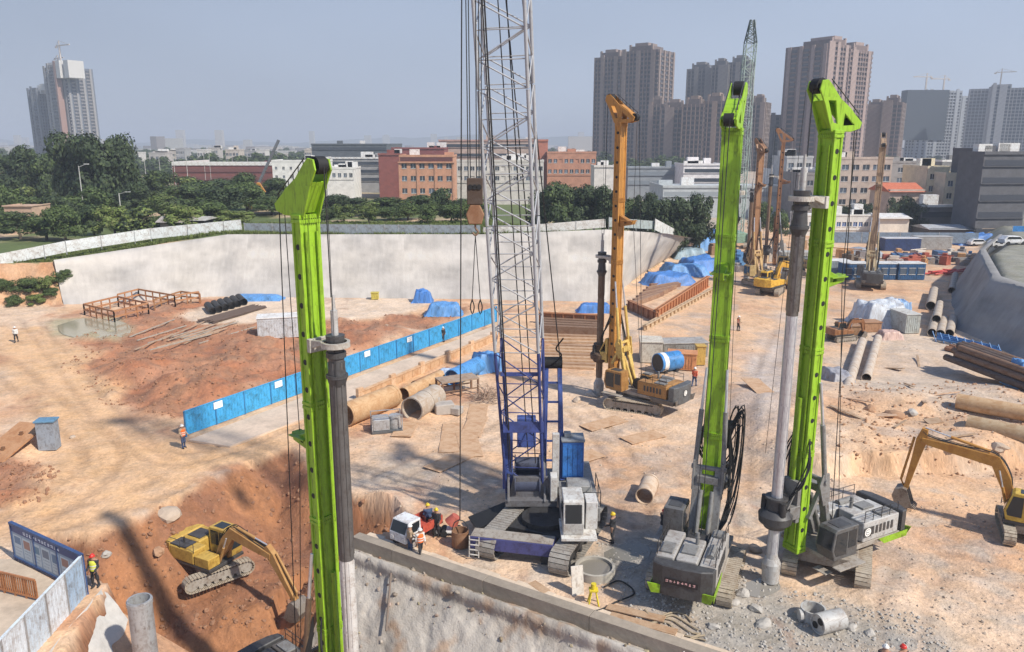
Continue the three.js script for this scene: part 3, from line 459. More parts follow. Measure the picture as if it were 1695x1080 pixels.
  const ho = new MB(); for (let y = y0 + 1.2; y < y1 - 0.6; y += 1.18) { if (joints.some(j => Math.abs(j - y) < 0.3)) continue; for (const s of [-1, 1]) ho.cyl([2.7, y, s * (z1 - 0.06)], [2.7, y, s * (z1 - 0.035)], 0.12, 0.12, 12); } ho.build('lightening_hole', BLACK, mast);
  const bt = new MB(); for (const j of joints) for (let q = -4; q <= 4; q++) { bt.box(0.03, 0.36, 0.045, x1 + 0.02, j, q * 0.1); bt.box(0.03, 0.36, 0.045, x0 - 0.02, j, q * 0.1); } bt.build('flange_bolt', Gd, mast);
  // crowd cylinder down the front of the lower mast, side bracket half way up
  new MB().cyl([x1 + 0.2, 4.9, 0], [x1 + 0.2, 9.8, 0], 0.11, 0.11, 12).build('crowd_cylinder', Gd, mast);
  const br = new MB(); br.ext([[0, 0], [-1.25, 0.25], [-1.35, 0.62], [-0.9, 0.55], [0, 0.95]], 0.5, T(x0, 15.2, 0), 0.03, [[[-0.45, 0.25], [-0.75, 0.3], [-0.75, 0.45], [-0.45, 0.5]]]); br.ext([[-1.28, 0.5], [-0.2, 0.5], [-0.2, 0.56], [-1.28, 0.56]], 0.9, T(x0, 15.2, 0), 0.01); br.build('rope_bracket', Gd, mast);
  // head: twin cheek plates with a rear arm and a front arm carrying the sheaves
  const hd = new MB(), Y = y1; const prof = [[-1.35, 0.15], [-1.45, 0.42], [-0.75, 0.95], [-0.1, 1.35], [0.55, 2.0], [0.85, 2.25], [1.2, 2.2], [1.3, 1.8], [0.95, 1.2], [0.42, 0.0], [-0.36, 0.0], [-0.8, 0.0]];
  for (const s of [-1, 1]) { hd.ext(prof.map(p => [p[0] * 1.06 + 2.7, p[1]]), 0.08, T(0, Y, s * 0.36), 0.015, k.solidHead ? [] : [[[-0.25, 0.25], [-1.0, 0.3], [-0.3, 0.85]], [[0.1, 0.35], [0.35, 0.4], [0.75, 1.35], [0.3, 1.35]]].map(q => q.map(p => [p[0] * 1.06 + 2.7, p[1]]))); }
  hd.beam([1.3, Y + 0.42, 0], [1.9, Y + 0.98, 0], 0.72, 0.05).beam([1.9, Y + 0.98, 0], [2.65, Y + 1.42, 0], 0.72, 0.05).span(x0, x1, Y, Y + 0.08, -0.47, 0.47, 0.01).beam([2.9, Y + 0.15, 0], [3.6, Y + 1.35, 0], 0.72, 0.06); const hdo = hd.build('mast_head', G, root);
  new MB().cyl([3.78, Y + 1.98, -0.22], [3.78, Y + 1.98, 0.22], 0.34, 0.34, 18).build('sheave', BLACK, hdo); new MB().cyl([1.35, Y + 0.42, -0.22], [1.35, Y + 0.42, 0.22], 0.30, 0.30, 18).build('sheave', BLACK, hdo);
  const rod = new MB(); rod.cyl([1.3, Y + 0.78, 0.3], [3.3, Y + 2.25, 0.3], 0.025, 0.025, 6).cyl([1.3, Y + 0.80, -0.3], [3.3, Y + 2.28, -0.3], 0.025, 0.025, 6); for (let q = 0; q < 6; q++) rod.cyl([1.4 + q * 0.36, Y + 0.5 + q * 0.26, 0.3], [1.4 + q * 0.36, Y + 0.86 + q * 0.265, 0.3], 0.02, 0.02, 5); rod.build('head_rail', DARK, hdo);
  // rotary drive on its carriage
  const kx = 4.25, ry = 4.0, rd = new MB();
  rd.cyl([kx, ry - 0.55, 0], [kx, ry - 0.15, 0], 0.80, 0.84, 28).cyl([kx, ry - 0.15, 0], [kx, ry + 0.12, 0], 0.84, 0.60, 28).cyl([kx, ry + 0.12, 0], [kx, ry + 0.75, 0], 0.48, 0.46, 24).cyl([kx, ry - 0.85, 0], [kx, ry - 0.55, 0], 0.52, 0.7, 24).cyl([kx, ry + 0.68, 0], [kx, ry + 0.80, 0], 0.56, 0.56, 24); const rdo = rd.build('rotary_drive', k.drive || CHAR, root);
  const mo = new MB(); for (let q = 0; q < 3; q++) { const a = 1.2 + q * 1.9; mo.cyl([kx + Math.cos(a) * 0.62, ry + 0.0, Math.sin(a) * 0.62], [kx + Math.cos(a) * 0.62, ry + 0.7, Math.sin(a) * 0.62], 0.17, 0.15, 12); } mo.build('drive_motor', DARK, rdo);
  new MB().span(x1 + 0.12, kx - 0.4, ry - 0.45, ry + 0.25, -0.55, 0.55, 0.04).span(x1 + 0.11, x1 + 0.35, ry - 0.7, ry + 1.5, -0.5, 0.5, 0.03).beam([x1 + 0.3, ry + 1.4, 0.42], [kx - 0.3, ry + 0.2, 0.42], 0.12, 0.08).beam([x1 + 0.3, ry + 1.4, -0.42], [kx - 0.3, ry + 0.2, -0.42], 0.12, 0.08).build('drive_carriage', GR, root);
  const hz = new MB(); const rr = rng(k.seed || 7); for (let q = 0; q < 9; q++) { const z = -0.75 + q * 0.19 + rr() * 0.1, w = 0.3 + rr() * 0.5; const s = q % 2 ? 1 : -1; hz.tube([[x1 - 0.15, 7.1 + rr() * 0.7, s * 0.5], [x1 + 0.12, 6.3 + rr() * 0.4, s * (0.62 + rr() * 0.25)], [kx - 0.75, 5.4 + rr() * 0.4, s * (0.6 + rr() * 0.3)], [kx - 0.45, 4.8, s * (0.35 + rr() * 0.2)], [kx - 0.35, 4.5, s * 0.3]], 0.035, 5, 16); hz.tube([[x0 + 0.2, 6.8 + rr(), 0.78], [x0 - 0.1, 4.6 + rr(), 0.95 + rr() * 0.25], [x0 - 0.4, 2.6, 0.8 + rr() * 0.3], [1.4, 1.9, 0.7]], 0.035, 5, 14); } hz.build('hose', RUBBER, root);
  if (k.reel) { const hl = new MB(), q = rng(4); for (let i = 0; i < 14; i++) { const z = 0.75 + q() * 0.5, dx = q() * 0.5, lo = 2.3 + q() * 3.2, tp = 7.2 + q() * 1.2; hl.tube([[2.6, 5.6 + q(), 0.55], [2.7 + dx, tp, z], [3.3 + dx * 0.6, tp + 0.1, z + 0.15], [3.45 + dx * 0.6, (lo + tp) / 2, z + 0.2], [3.0 + dx, lo, z + 0.1], [2.0, lo - 0.6, z]], 0.032, 5, 26); } hl.build('hose_loop', RUBBER, root); new MB().cyl([2.9, 7.4, 0.5], [2.9, 7.4, 0.95], 0.34, 0.34, 18).build('hose_reel', DARK, root); }
  // kelly bar with its follower
  const kt = k.ktop, kb = new MB(); kb.cyl([kx, kt * k.split, 0], [kx, kt, 0], k.kr, k.kr, 20); for (let q = 0; q < 6; q++) { const a = q * Math.PI / 3; kb.box(0.05, kt * (1 - k.split) - 0.4, 0.09, kx + Math.cos(a) * k.kr, kt * (1 + k.split) / 2, Math.sin(a) * k.kr, -a); }
  const kel = kb.build('kelly_bar', k.upper, root);
  const kl = new MB(); kl.cyl([kx, k.kbot + 0.4, 0], [kx, kt * k.split, 0], k.kr * 0.97, k.kr * 0.97, 20); for (let q = 0; q < 6; q++) { const a = q * Math.PI / 3 + 0.3; kl.box(0.04, kt * k.split - k.kbot - 0.6, 0.07, kx + Math.cos(a) * k.kr * 0.96, (kt * k.split + k.kbot) / 2 + 0.2, Math.sin(a) * k.kr * 0.96, -a); } kl.build('lower_tube', k.lower, kel);
  new MB().cyl([kx, kt, 0], [kx, kt + 0.22, 0], 0.40, 0.40, 20).cyl([kx, kt + 0.22, 0], [kx, kt + 0.9, 0], 0.32, 0.38, 20).cyl([kx, kt - 1.2, 0], [kx, kt - 0.85, 0], k.kr, 0.42, 20).cyl([kx, kt - 0.85, 0], [kx, kt - 0.72, 0], 0.44, 0.44, 20).cyl([kx, kt - 0.72, 0], [kx, kt, 0], 0.36, 0.30, 20).build('damper_head', k.dampMat || CHAR, kel);
  new MB().cyl([kx, kt + 0.9, 0], [kx, kt + 1.9, 0], 0.14, 0.14, 12).cyl([kx, kt + 1.9, 0], [kx, kt + 2.5, 0], 0.08, 0.06, 10).build('swivel', SILVER, kel);
  new MB().ext([[x1 + 0.05, -0.12], [kx - 0.35, 0.18], [kx - 0.35, 0.36], [x1 + 0.05, 0.26]], 0.14, T(0, kt + 0.3, 0.36), 0.02).ext([[x1 + 0.05, -0.12], [kx - 0.35, 0.18], [kx - 0.35, 0.36], [x1 + 0.05, 0.26]], 0.14, T(0, kt + 0.3, -0.36), 0.02).ring([kx, kt + 0.42, 0], [kx, kt + 0.64, 0], 0.58, 0.46, 24).span(x1 + 0.005, x1 + 0.22, kt + 0.05, kt + 0.62, -0.5, 0.5, 0.03).build('kelly_follower', k.follow || painted([0.5, 0.48, 0.43]), root);
  // drilling tool
  if (k.tool !== false) new MB().cyl([kx, k.kbot + 0.1, 0], [kx, k.kbot + 0.5, 0], 0.30, 0.26, 16).cyl([kx, k.kbot - 0.15, 0], [kx, k.kbot + 0.12, 0], 0.46, 0.34, 20).cyl([kx, 0.12, 0], [kx, k.kbot - 0.15, 0], 0.42, 0.47, 20).cyl([kx, -0.3, 0], [kx, 0.12, 0], 0.1, 0.36, 12).build('drill_tool', k.toolMat || SILVER, root);
  // ropes
  const rp = new MB(); rp.cyl([kx - 0.13, kt + 2.4, 0], [4.1, Y + 1.95, 0], 0.026, 0.026, 5).cyl([1.05, Y + 0.42, 0.1], [-0.15, 2.4, 0.1], 0.024, 0.024, 5).cyl([1.1, Y + 0.42, -0.1], [1.15, 15.75, -0.1], 0.02, 0.02, 5)  .cyl([1.15, 15.75, -0.1], [-0.3, 2.4, -0.2], 0.02, 0.02, 5).cyl([4.4, Y + 1.8, 0.12], [4.75, 7, 0.5], 0.014, 0.014, 4); rp.build('rope', ROPE, root);
  return root;
}
const EMBLEM = canvasTex(128, 128, (x, W) => { x.fillStyle = '#4b4b49'; x.fillRect(0, 0, W, W); x.fillStyle = '#eceae6'; x.beginPath(); x.arc(64, 64, 54, 0, 7); x.fill(); x.strokeStyle = '#5b5b59'; x.lineWidth = 9; x.beginPath(); x.arc(64, 64, 34, 0.5, 5.6); x.stroke(); x.beginPath(); x.moveTo(40, 64); x.lineTo(90, 64); x.stroke(); });
const LETTERS = canvasTex(512, 100, (x, W, H) => { x.fillStyle = '#2a2526'; x.fillRect(0, 0, W, H); glyphs(x, 8, 16, 18, 52, '#e7b7b4', 77); });
rig({ label: 'lime green drilling rig at the right, chrome kelly bar, cab towards us', pos: [17.0, 0, -38.3], heading: [-0.88, 0.47], trackHeading: [-0.42, 0.905], top: 22.5, seed: 3, logo: [[T(-1.02, 2.2, -1.485, Math.PI)]], house: [0.42, 0.42, 0.41], cabMat: painted([0.10, 0.10, 0.10], 0.5) });
rig({ label: 'lime green drilling rig seen from behind, red-lettered charcoal counterweight towards us', pos: [9.65, 0, -36.9], heading: [0.405, -0.914], top: 22.65, seed: 5, reel: true, text: LETTERS, house: [0.36, 0.35, 0.335], cabMat: painted([0.12, 0.12, 0.12], 0.5), lower: SILVER });
rig({ label: 'lime green drilling rig standing in the pit, dark grey kelly bar beside mast', pos: [-10.2, -6.0, -33.0], heading: [0.75, 0.66], top: 25.2, ktop: 19.7, seed: 9, solidHead: true, kr: 0.31, split: 0.55, lower: painted([0.55, 0.54, 0.52], 0.5), upper: painted([0.10, 0.095, 0.092], 0.5), kbot: 0.6, link: painted([0.16, 0.11, 0.075]), house: [0.10, 0.09, 0.08], follow: painted([0.42, 0.40, 0.36]) });
const C_RIGO = painted([0.45, 0.22, 0.08], 0.6);
rig({ label: 'orange drilling rig in the middle of the site with a dark grey counterweight', pos: [10.9, 0, -64.2], heading: [-0.74, -0.67], trackHeading: [-0.9, -0.43], top: 23.6, ktop: 12, seed: 11, green: C_ORANGE, accent: [0.12, 0.11, 0.10], house: [0.36, 0.19, 0.06], cw: [0.10, 0.105, 0.11], upper: rusty([0.16, 0.12, 0.09]), lower: rusty([0.2, 0.15, 0.11]), link: painted([0.6, 0.42, 0.12]), logo: [[T(-4.44, 2.1, 0, -Math.PI / 2)]], drive: rusty([0.1, 0.07, 0.05]) });
rig({ label: 'brown drilling rig far back between the two right-hand lime green masts', pos: [39.4, 0, -122], heading: [-0.3, -0.95], top: 20.5, ktop: 14, seed: 13, green: [0.28, 0.145, 0.07], accent: [0.3, 0.2, 0.05], house: [0.45, 0.33, 0.15], upper: rusty([0.2, 0.14, 0.1]), lower: rusty([0.2, 0.14, 0.1]), link: painted([0.5, 0.33, 0.14]) });
rig({ label: 'tan drilling rig far back at the right, in front of the blue site cabins', pos: [56.2, 0, -121.5], heading: [0.35, -0.94], top: 21.3, ktop: 12, seed: 15, green: [0.38, 0.26, 0.16], accent: [0.1, 0.09, 0.08], house: [0.09, 0.09, 0.095], upper: rusty([0.2, 0.15, 0.1]), lower: rusty([0.2, 0.14, 0.1]), link: painted([0.45, 0.36, 0.22]) });
rig({ label: 'rust-brown drilling rig behind the chrome kelly bar, only its upper mast clear', pos: [48, 0, -134], heading: [-0.9, -0.3], top: 22.2, ktop: 16, seed: 17, green: [0.30, 0.145, 0.065], accent: [0.2, 0.14, 0.05], house: [0.4, 0.28, 0.12], upper: rusty([0.24, 0.16, 0.1]), lower: rusty([0.2, 0.14, 0.1]) });
// ---------------------------------------------------------------- lattice-boom crawler crane in the middle
function lattice(P, Q, w0, w1, d0, d1, panels, rc, rl, X, seed = 0) { // four chords and zigzag lacing between two ends
  const g = new MB(), ax = Q.clone().sub(P).normalize(), x = X.clone().addScaledVector(ax, -X.dot(ax)).normalize(), z = x.clone().cross(ax).normalize();
  const pt = (t, i, j) => P.clone().lerp(Q, t).addScaledVector(x, i * lerp(w0, w1, t) / 2).addScaledVector(z, j * lerp(d0, d1, t) / 2);
  for (const i of [-1, 1]) for (const j of [-1, 1]) g.cyl(pt(0, i, j), pt(1, i, j), rc, rc, 8);
  for (let k = 0; k < panels; k++) {
    const a = k / panels, b = (k + 1) / panels, f = k % 2 ? 1 : -1;
    for (const j of [-1, 1]) { g.cyl(pt(a, -f, j), pt(b, f, j), rl, rl, 6); g.cyl(pt(a, -f * 0.98, j), pt(a, f * 0.98, j), rl * 0.8, rl * 0.8, 5); }
    for (const i of [-1, 1]) { g.cyl(pt(a, i, -f), pt(b, i, f), rl, rl, 6); }
  }
  return g;
}
{
  const foot = V(0.85, 2.1, -43.3), tip = V(-0.95, 38.5, -37.2), cr = thing('crawler_crane', 'blue crawler crane with a tall grey-white lattice boom rising out of the picture', 'crane', [2.0, 0, -42], 0);
  const L_ = p => p.clone().sub(cr.position), F = L_(foot), TP = L_(tip), X = V(1, 0, 0.15);
  const navy = painted([0.035, 0.055, 0.20], 0.5), navy2 = painted([0.05, 0.09, 0.30], 0.5), pale = painted([0.40, 0.42, 0.45], 0.5), blueb = painted([0.03, 0.13, 0.42], 0.45), purple = painted([0.055, 0.06, 0.19], 0.55);
  const ends = [0, 0.25, 0.44, 0.62, 0.80, 1];
  for (let i = 0; i < ends.length - 1; i++) { const a = F.clone().lerp(TP, ends[i]), b = F.clone().lerp(TP, ends[i + 1] - 0.002); const base = i === 0, last = i === ends.length - 2; const s = lattice(a, b, base ? 2.15 : 2.35, last ? 1.6 : 2.35, base ? 1.4 : 2.1, last ? 1.2 : 2.1, 5, 0.088, 0.038, X).build('boom_section', base ? navy : pale, cr); if (base) { s.userData.label = 'dark blue foot section of the boom'; const p = new MB(); const m = F.clone().lerp(TP, 0.12); p.box(2.3, 0.62, 0.16, m.x, m.y, m.z + 0.95, 0, 0.02, -0.16); p.build('cross_plate', navy, s); const p2 = new MB(), m2 = F.clone().lerp(TP, 0.21); p2.box(2.2, 0.22, 0.12, m2.x, m2.y, m2.z + 1.0, 0, 0.02, -0.16); p2.build('cross_plate', navy, s); } }
  // hoist ropes along and below the boom
  const rp = new MB(); rp.cyl(F.clone().add(V(-0.9, 1.5, 1.3)), TP.clone().add(V(-0.75, -1, 0.9)), 0.045, 0.045, 6).cyl(F.clone().add(V(0.5, 2, 1.2)), TP.clone().add(V(0.1, -1, 0.7)), 0.03, 0.03, 5).cyl(F.clone().add(V(0.1, 2, 0.2)), TP.clone().add(V(-0.3, -1, 0.3)), 0.03, 0.03, 5).cyl(F.clone().add(V(-1.0, 1.5, 1.2)), TP.clone().add(V(-0.85, -1, 0.8)), 0.03, 0.03, 5); rp.build('boom_rope', ROPE, cr);
  new MB().span(TP.x - 1.5, TP.x + 0.7, TP.y - 0.3, TP.y + 0.3, TP.z - 0.2, TP.z + 1.0, 0.05).build('boom_head', pale, cr); const pd = new MB(); for (const s of [-0.6, 0.6]) pd.cyl(V(0.3 + s, 9.2, -3.2), TP.clone().add(V(s * 0.5, -0.4, -0.5)), 0.035, 0.035, 5); pd.build('pendant', ROPE, cr);
  // gantry behind the boom
  const gt = new MB(); for (const s of [-0.55, 0.55]) { gt.beam([0.45 + s, 2.4, -1.6], [0.45 + s * 0.7, 9.2, -3.2], 0.26, 0.24, 0.02).beam([0.45 + s, 2.2, -4.6], [0.45 + s * 0.7, 9.1, -3.3], 0.16, 0.16); } for (let q = 1; q < 6; q++) gt.beam([-0.05, 2.4 + q * 1.13, -1.6 - q * 0.27], [0.95, 2.4 + q * 1.13, -1.6 - q * 0.27], 0.12, 0.1); gt.build('gantry', navy2, cr);
  new MB().cyl([-0.1, 9.2, -3.25], [1.0, 9.2, -3.25], 0.36, 0.36, 16).build('gantry_sheave', BLACK, cr);
  const hk = new MB(); hk.tube([[0.45, 9.2, -2.9], [0.9, 9.9, -2.4], [0.55, 10.4, -1.9], [0.9, 11.2, -1.2]], 0.05, 6, 16); hk.build('cable_guide', BLACK, cr);
  // slewing frame, winches, house
  const sf = new MB(); sf.span(-2.4, 0.6, 1.5, 1.95, -4.4, 0.2, 0.05).ext([[-2.35, 1.3], [0.5, 1.3], [0.1, 3.2], [-1.9, 3.2]], 0.18, T(0, 0, -0.3), 0.02).ext([[-4.4, 1.9], [0.3, 1.9], [-0.2, 2.6], [-1.4, 4.0], [-2.4, 3.3]], 0.14, T(-2.2, 0, 0, -Math.PI / 2), 0.02).ext([[-4.4, 1.9], [0.3, 1.9], [-0.2, 2.6], [-1.4, 4.0], [-2.4, 3.3]], 0.14, T(-0.1, 0, 0, -Math.PI / 2), 0.02); sf.build('slewing_frame', painted([0.13, 0.13, 0.14]), cr);
  for (const [y, z, r] of [[2.6, -0.6, 0.5], [2.5, -2.0, 0.55], [3.6, -1.2, 0.4]]) new MB().cyl([-1.8, y, z], [-0.4, y, z], r, r, 18).cyl([-1.85, y, z], [-1.78, y, z], r * 1.35, r * 1.35, 18).cyl([-0.42, y, z], [-0.35, y, z], r * 1.35, r * 1.35, 18).build('winch', painted([0.05, 0.06, 0.10]), cr);
  const bx1 = new MB(); bx1.span(-2.55, -1.95, 2.2, 6.2, -1.2, -0.7, 0.04).span(-1.7, -0.6, 4.6, 6.4, -1.9, -1.2, 0.05); bx1.build('rope_housing', navy2, cr);
  const hs = new MB(); hs.span(0.7, 2.9, 1.5, 2.35, -4.6, 2.0, 0.06); hs.build('machine_deck', painted([0.20, 0.20, 0.20]), cr); const lv = new MB(); for (let q = 0; q < 7; q++) lv.span(2.902, 2.93, 1.68, 2.2, -1.9 + q * 0.5, -1.58 + q * 0.5); lv.build('louvre', CHAR, cr);
  const dk = new MB(); dk.span(1.0, 2.7, 2.36, 2.5, 0.4, 1.9, 0.03).span(1.2, 2.6, 2.36, 2.75, -1.2, 0.1, 0.05); dk.build('deck_cover', painted([0.30, 0.30, 0.29]), cr);
  new MB().span(0.95, 2.25, 2.6, 4.85, -2.6, -1.4, 0.06).build('power_pack', blueb, cr); const pb = new MB(); for (let q = 0; q < 4; q++) pb.span(1.0 + q * 0.3, 1.26 + q * 0.3, 2.75, 4.7, -1.398, -1.37); pb.build('power_pack_panel', painted([0.035, 0.17, 0.5], 0.45), cr); new MB().span(0.9, 2.3, 4.86, 5.0, -2.65, -1.35, 0.03).span(1.1, 1.5, 5.0, 5.25, -2.3, -1.8, 0.02).build('power_pack_lid', painted([0.25, 0.27, 0.29]), cr);
  new MB().span(0.35, 0.75, 1.9, 5.6, -1.1, -0.8, 0.03).span(0.2, 0.6, 1.9, 3.4, -0.5, 0.3, 0.04).build('post', painted([0.55, 0.55, 0.53]), cr);
  // cab
  const cb = new MB(); cb.ext([[0, 0], [1.75, 0], [1.95, 0.7], [1.75, 1.85], [1.6, 1.95], [0.05, 1.95]], 1.1, T(1.25, 1.75, 2.2, -Math.PI / 2), 0.04); const cab = cb.build('cab', painted([0.52, 0.52, 0.50]), cr);
  new MB().box(0.86, 1.0, 0.02, 1.25, 3.0, 4.08, 0, 0, -0.17).build('windscreen', GLASS, cab); new MB().span(0.685, 0.70, 2.55, 3.5, 2.5, 3.9).build('window', GLASS, cab); new MB().span(1.80, 1.815, 2.55, 3.5, 2.5, 3.9).build('window', GLASS, cab);
  new MB().span(0.6, 2.5, 1.55, 1.72, 2.0, 4.3, 0.02).build('cab_floor', painted([0.6, 0.6, 0.58]), cr); new MB().span(1.95, 2.6, 1.72, 3.3, 2.1, 3.3, 0.05).build('side_cabinet', painted([0.55, 0.55, 0.54]), cr);
  const hr = new MB(); for (const [x, z] of [[2.9, 1.9], [2.9, 0.6], [2.9, -0.8], [2.0, 1.95], [1.1, 1.95]]) hr.cyl([x, 2.35, z], [x, 3.2, z], 0.025, 0.025, 5); hr.cyl([2.9, 3.2, 1.9], [2.9, 3.2, -0.8], 0.025, 0.025, 5).cyl([2.9, 3.2, 1.9], [1.1, 3.2, 1.95], 0.025, 0.025, 5); hr.build('handrail', BLACK, cr);
  // undercarriage
  const pre = T(-0.15, 0, 1.25, head(-0.40, 0.917)); crawler(cr, pre, { L: 7.0, R: 0.64, w: 1.1, z: 2.1, shoe: steel([0.32, 0.30, 0.27], 0.8, 0.2), frame: DARK, pitch: 0.26 });
  new MB(pre).span(-1.4, 1.4, 0.5, 1.2, -2, 2, 0.08).cyl([0, 1.1, 0], [0, 1.5, 0], 1.3, 1.3, 24).build('car_body', DARK, cr);
  const beamM = T(-1.95, 0, 3.25, head(0.975, 0.22)); const pbm = new MB(beamM); pbm.span(-2.3, 2.3, 0.55, 1.28, -0.5, 0.5, 0.05); const bo = pbm.build('support_beam', purple, cr); new MB(beamM).span(-2.25, 2.25, 1.282, 1.32, -0.46, 0.46, 0.01).build('walkway_plate', DUSTY, bo);
  const ld = new MB(beamM); for (const x of [-2.28, -1.75]) ld.beam([x, 0.15, 0.66], [x, 1.3, 0.56], 0.05, 0.05); for (let q = 0; q < 4; q++) ld.beam([-2.28, 0.3 + q * 0.28, 0.65 - q * 0.02], [-1.75, 0.3 + q * 0.28, 0.65 - q * 0.02], 0.05, 0.05); ld.build('ladder', painted([0.6, 0.58, 0.54]), bo);
  new MB(beamM).span(-2.1, -1.7, -0.05, 0.55, -0.3, 0.3, 0.03).span(1.6, 2.1, -0.05, 0.55, -0.3, 0.3, 0.03).build('support_pad', DARK, bo);
  const mc = new MB(); mc.ext([[0, 0], [2.8, 0.7], [2.8, 0.78], [0, 0.08]], 1.6, T(-4.3, 0.5, 0.3, 0.35)); mc.build('dark_wedge', BLACK, cr);  // thin black plate added as the dark wedge beside the boom foot
  // hook block hanging from the tip with its falls
  const hb = thing('hook_block', 'rust-brown hook block hanging on black ropes beside the crane boom', 'hook', [-1.70, 18.7, -36.4]);
  new MB().span(-0.36, 0.36, 0.55, 1.75, -0.16, 0.16, 0.04).build('cheek_plate', rusty([0.08, 0.06, 0.05]), hb); new MB().ext([[-0.30, -0.35], [0.30, -0.35], [0.42, 0.1], [0.22, 0.55], [-0.22, 0.55], [-0.42, 0.1]], 0.3, T(0, 0, 0), 0.04).build('weight', rusty([0.26, 0.15, 0.09]), hb);
  const sh = new MB(); for (const x of [-0.2, 0, 0.2]) sh.cyl([x, 1.35, -0.2], [x, 1.35, 0.2], 0.12, 0.12, 12); sh.build('sheave', BLACK, hb); const fr = new MB(); for (const x of [-0.30, -0.20, 0.08, 0.2, 0.30]) fr.cyl([x, 1.5, x * 0.2], [x * 1.3 + 0.05, 19.7, x * 0.3 - 0.3], 0.024, 0.024, 5); fr.build('hoist_rope', ROPE, hb);
  const hk2 = new MB(); hk2.tube([[0, -0.3, 0], [0.02, -0.55, 0], [0.13, -0.7, 0], [0, -0.86, 0], [-0.13, -0.74, 0]], 0.05, 7, 20); hk2.build('hook', rusty([0.2, 0.14, 0.1]), hb);
  const sl = new MB(); for (const [x, a] of [[-0.1, -0.18], [0.12, 0.2]]) { sl.cyl([0, -0.85, 0], [a, -3.9, 0], 0.02, 0.02, 5); sl.tube([[a, -3.9, 0], [a - 0.09, -4.25, 0], [a, -4.6, 0], [a + 0.09, -4.25, 0], [a, -3.9, 0]], 0.03, 5, 16); } sl.build('sling', ROPE, hb);
  // second line to the concreting bucket on the ground
  const bp = at(762, 905), bk = thing('skip_bucket', 'rusty round bucket on the crane line beside the purple support beam', 'bucket', [bp.x, 0, bp.z]);
  new MB().ring([0, 0.1, 0], [0, 1.0, 0], 0.48, 0.43, 22).cyl([0, 0.08, 0], [0, 0.14, 0], 0.47, 0.47, 22).build('shell', rusty([0.24, 0.14, 0.085]), bk); new MB().tube([[-0.46, 0.95, 0], [-0.3, 1.45, 0], [0, 1.6, 0], [0.3, 1.45, 0], [0.46, 0.95, 0]], 0.03, 6, 20).build('bail', DARK, bk);
  new MB().cyl([0, 1.6, 0], [tip.x - 1.1 - bp.x, 38.2, tip.z - bp.z], 0.032, 0.032, 5).build('line', ROPE, bk);
}
// far green-grey lattice crane
{
  const p = at(1219, 409); const c = thing('lattice_crane', 'slim pale green lattice crane with a dark tip, far behind the second lime mast', 'crane', [p.x, 0, p.z]);
  const pg = painted([0.33, 0.42, 0.38], 0.6); const tipy = 46.5;
  for (let i = 0; i < 4; i++) lattice(V(0, 2 + i * 10, 0), V(0.2, 0, 0).multiplyScalar((i + 1) / 4).add(V(0, 12 + i * 10 - 0.05, 0)), 2.1, 2.1, 1.9, 1.9, 6, 0.12, 0.06, V(1, 0, 0)).build('boom_section', pg, c);
  lattice(V(0.2, 42, 0), V(0.25, tipy, 0), 2.1, 0.7, 1.9, 0.6, 5, 0.13, 0.07, V(1, 0, 0)).build('boom_tip', painted([0.06, 0.09, 0.085]), c);
  new MB().cyl([0.9, tipy, 0.4], [1.4, 3, 3], 0.05, 0.05, 5).cyl([0.3, tipy, 0.4], [-0.4, 3, 3], 0.05, 0.05, 5).build('hoist_rope', painted([0.5, 0.55, 0.52]), c);
  new MB().span(-1.6, 1.6, 1.0, 3.2, -5, 1.5, 0.08).build('machine_house', painted([0.25, 0.4, 0.3]), c); new MB().span(1.7, 2.7, 1.2, 3.0, 0, 1.8, 0.05).build('cab', painted([0.4, 0.5, 0.4]), c); crawler(c, T(0, 0, 0, 1.2), { L: 7, R: 0.55, w: 0.9, z: 2.2, shoe: SHOE, frame: DARK, pitch: 0.35 });
}
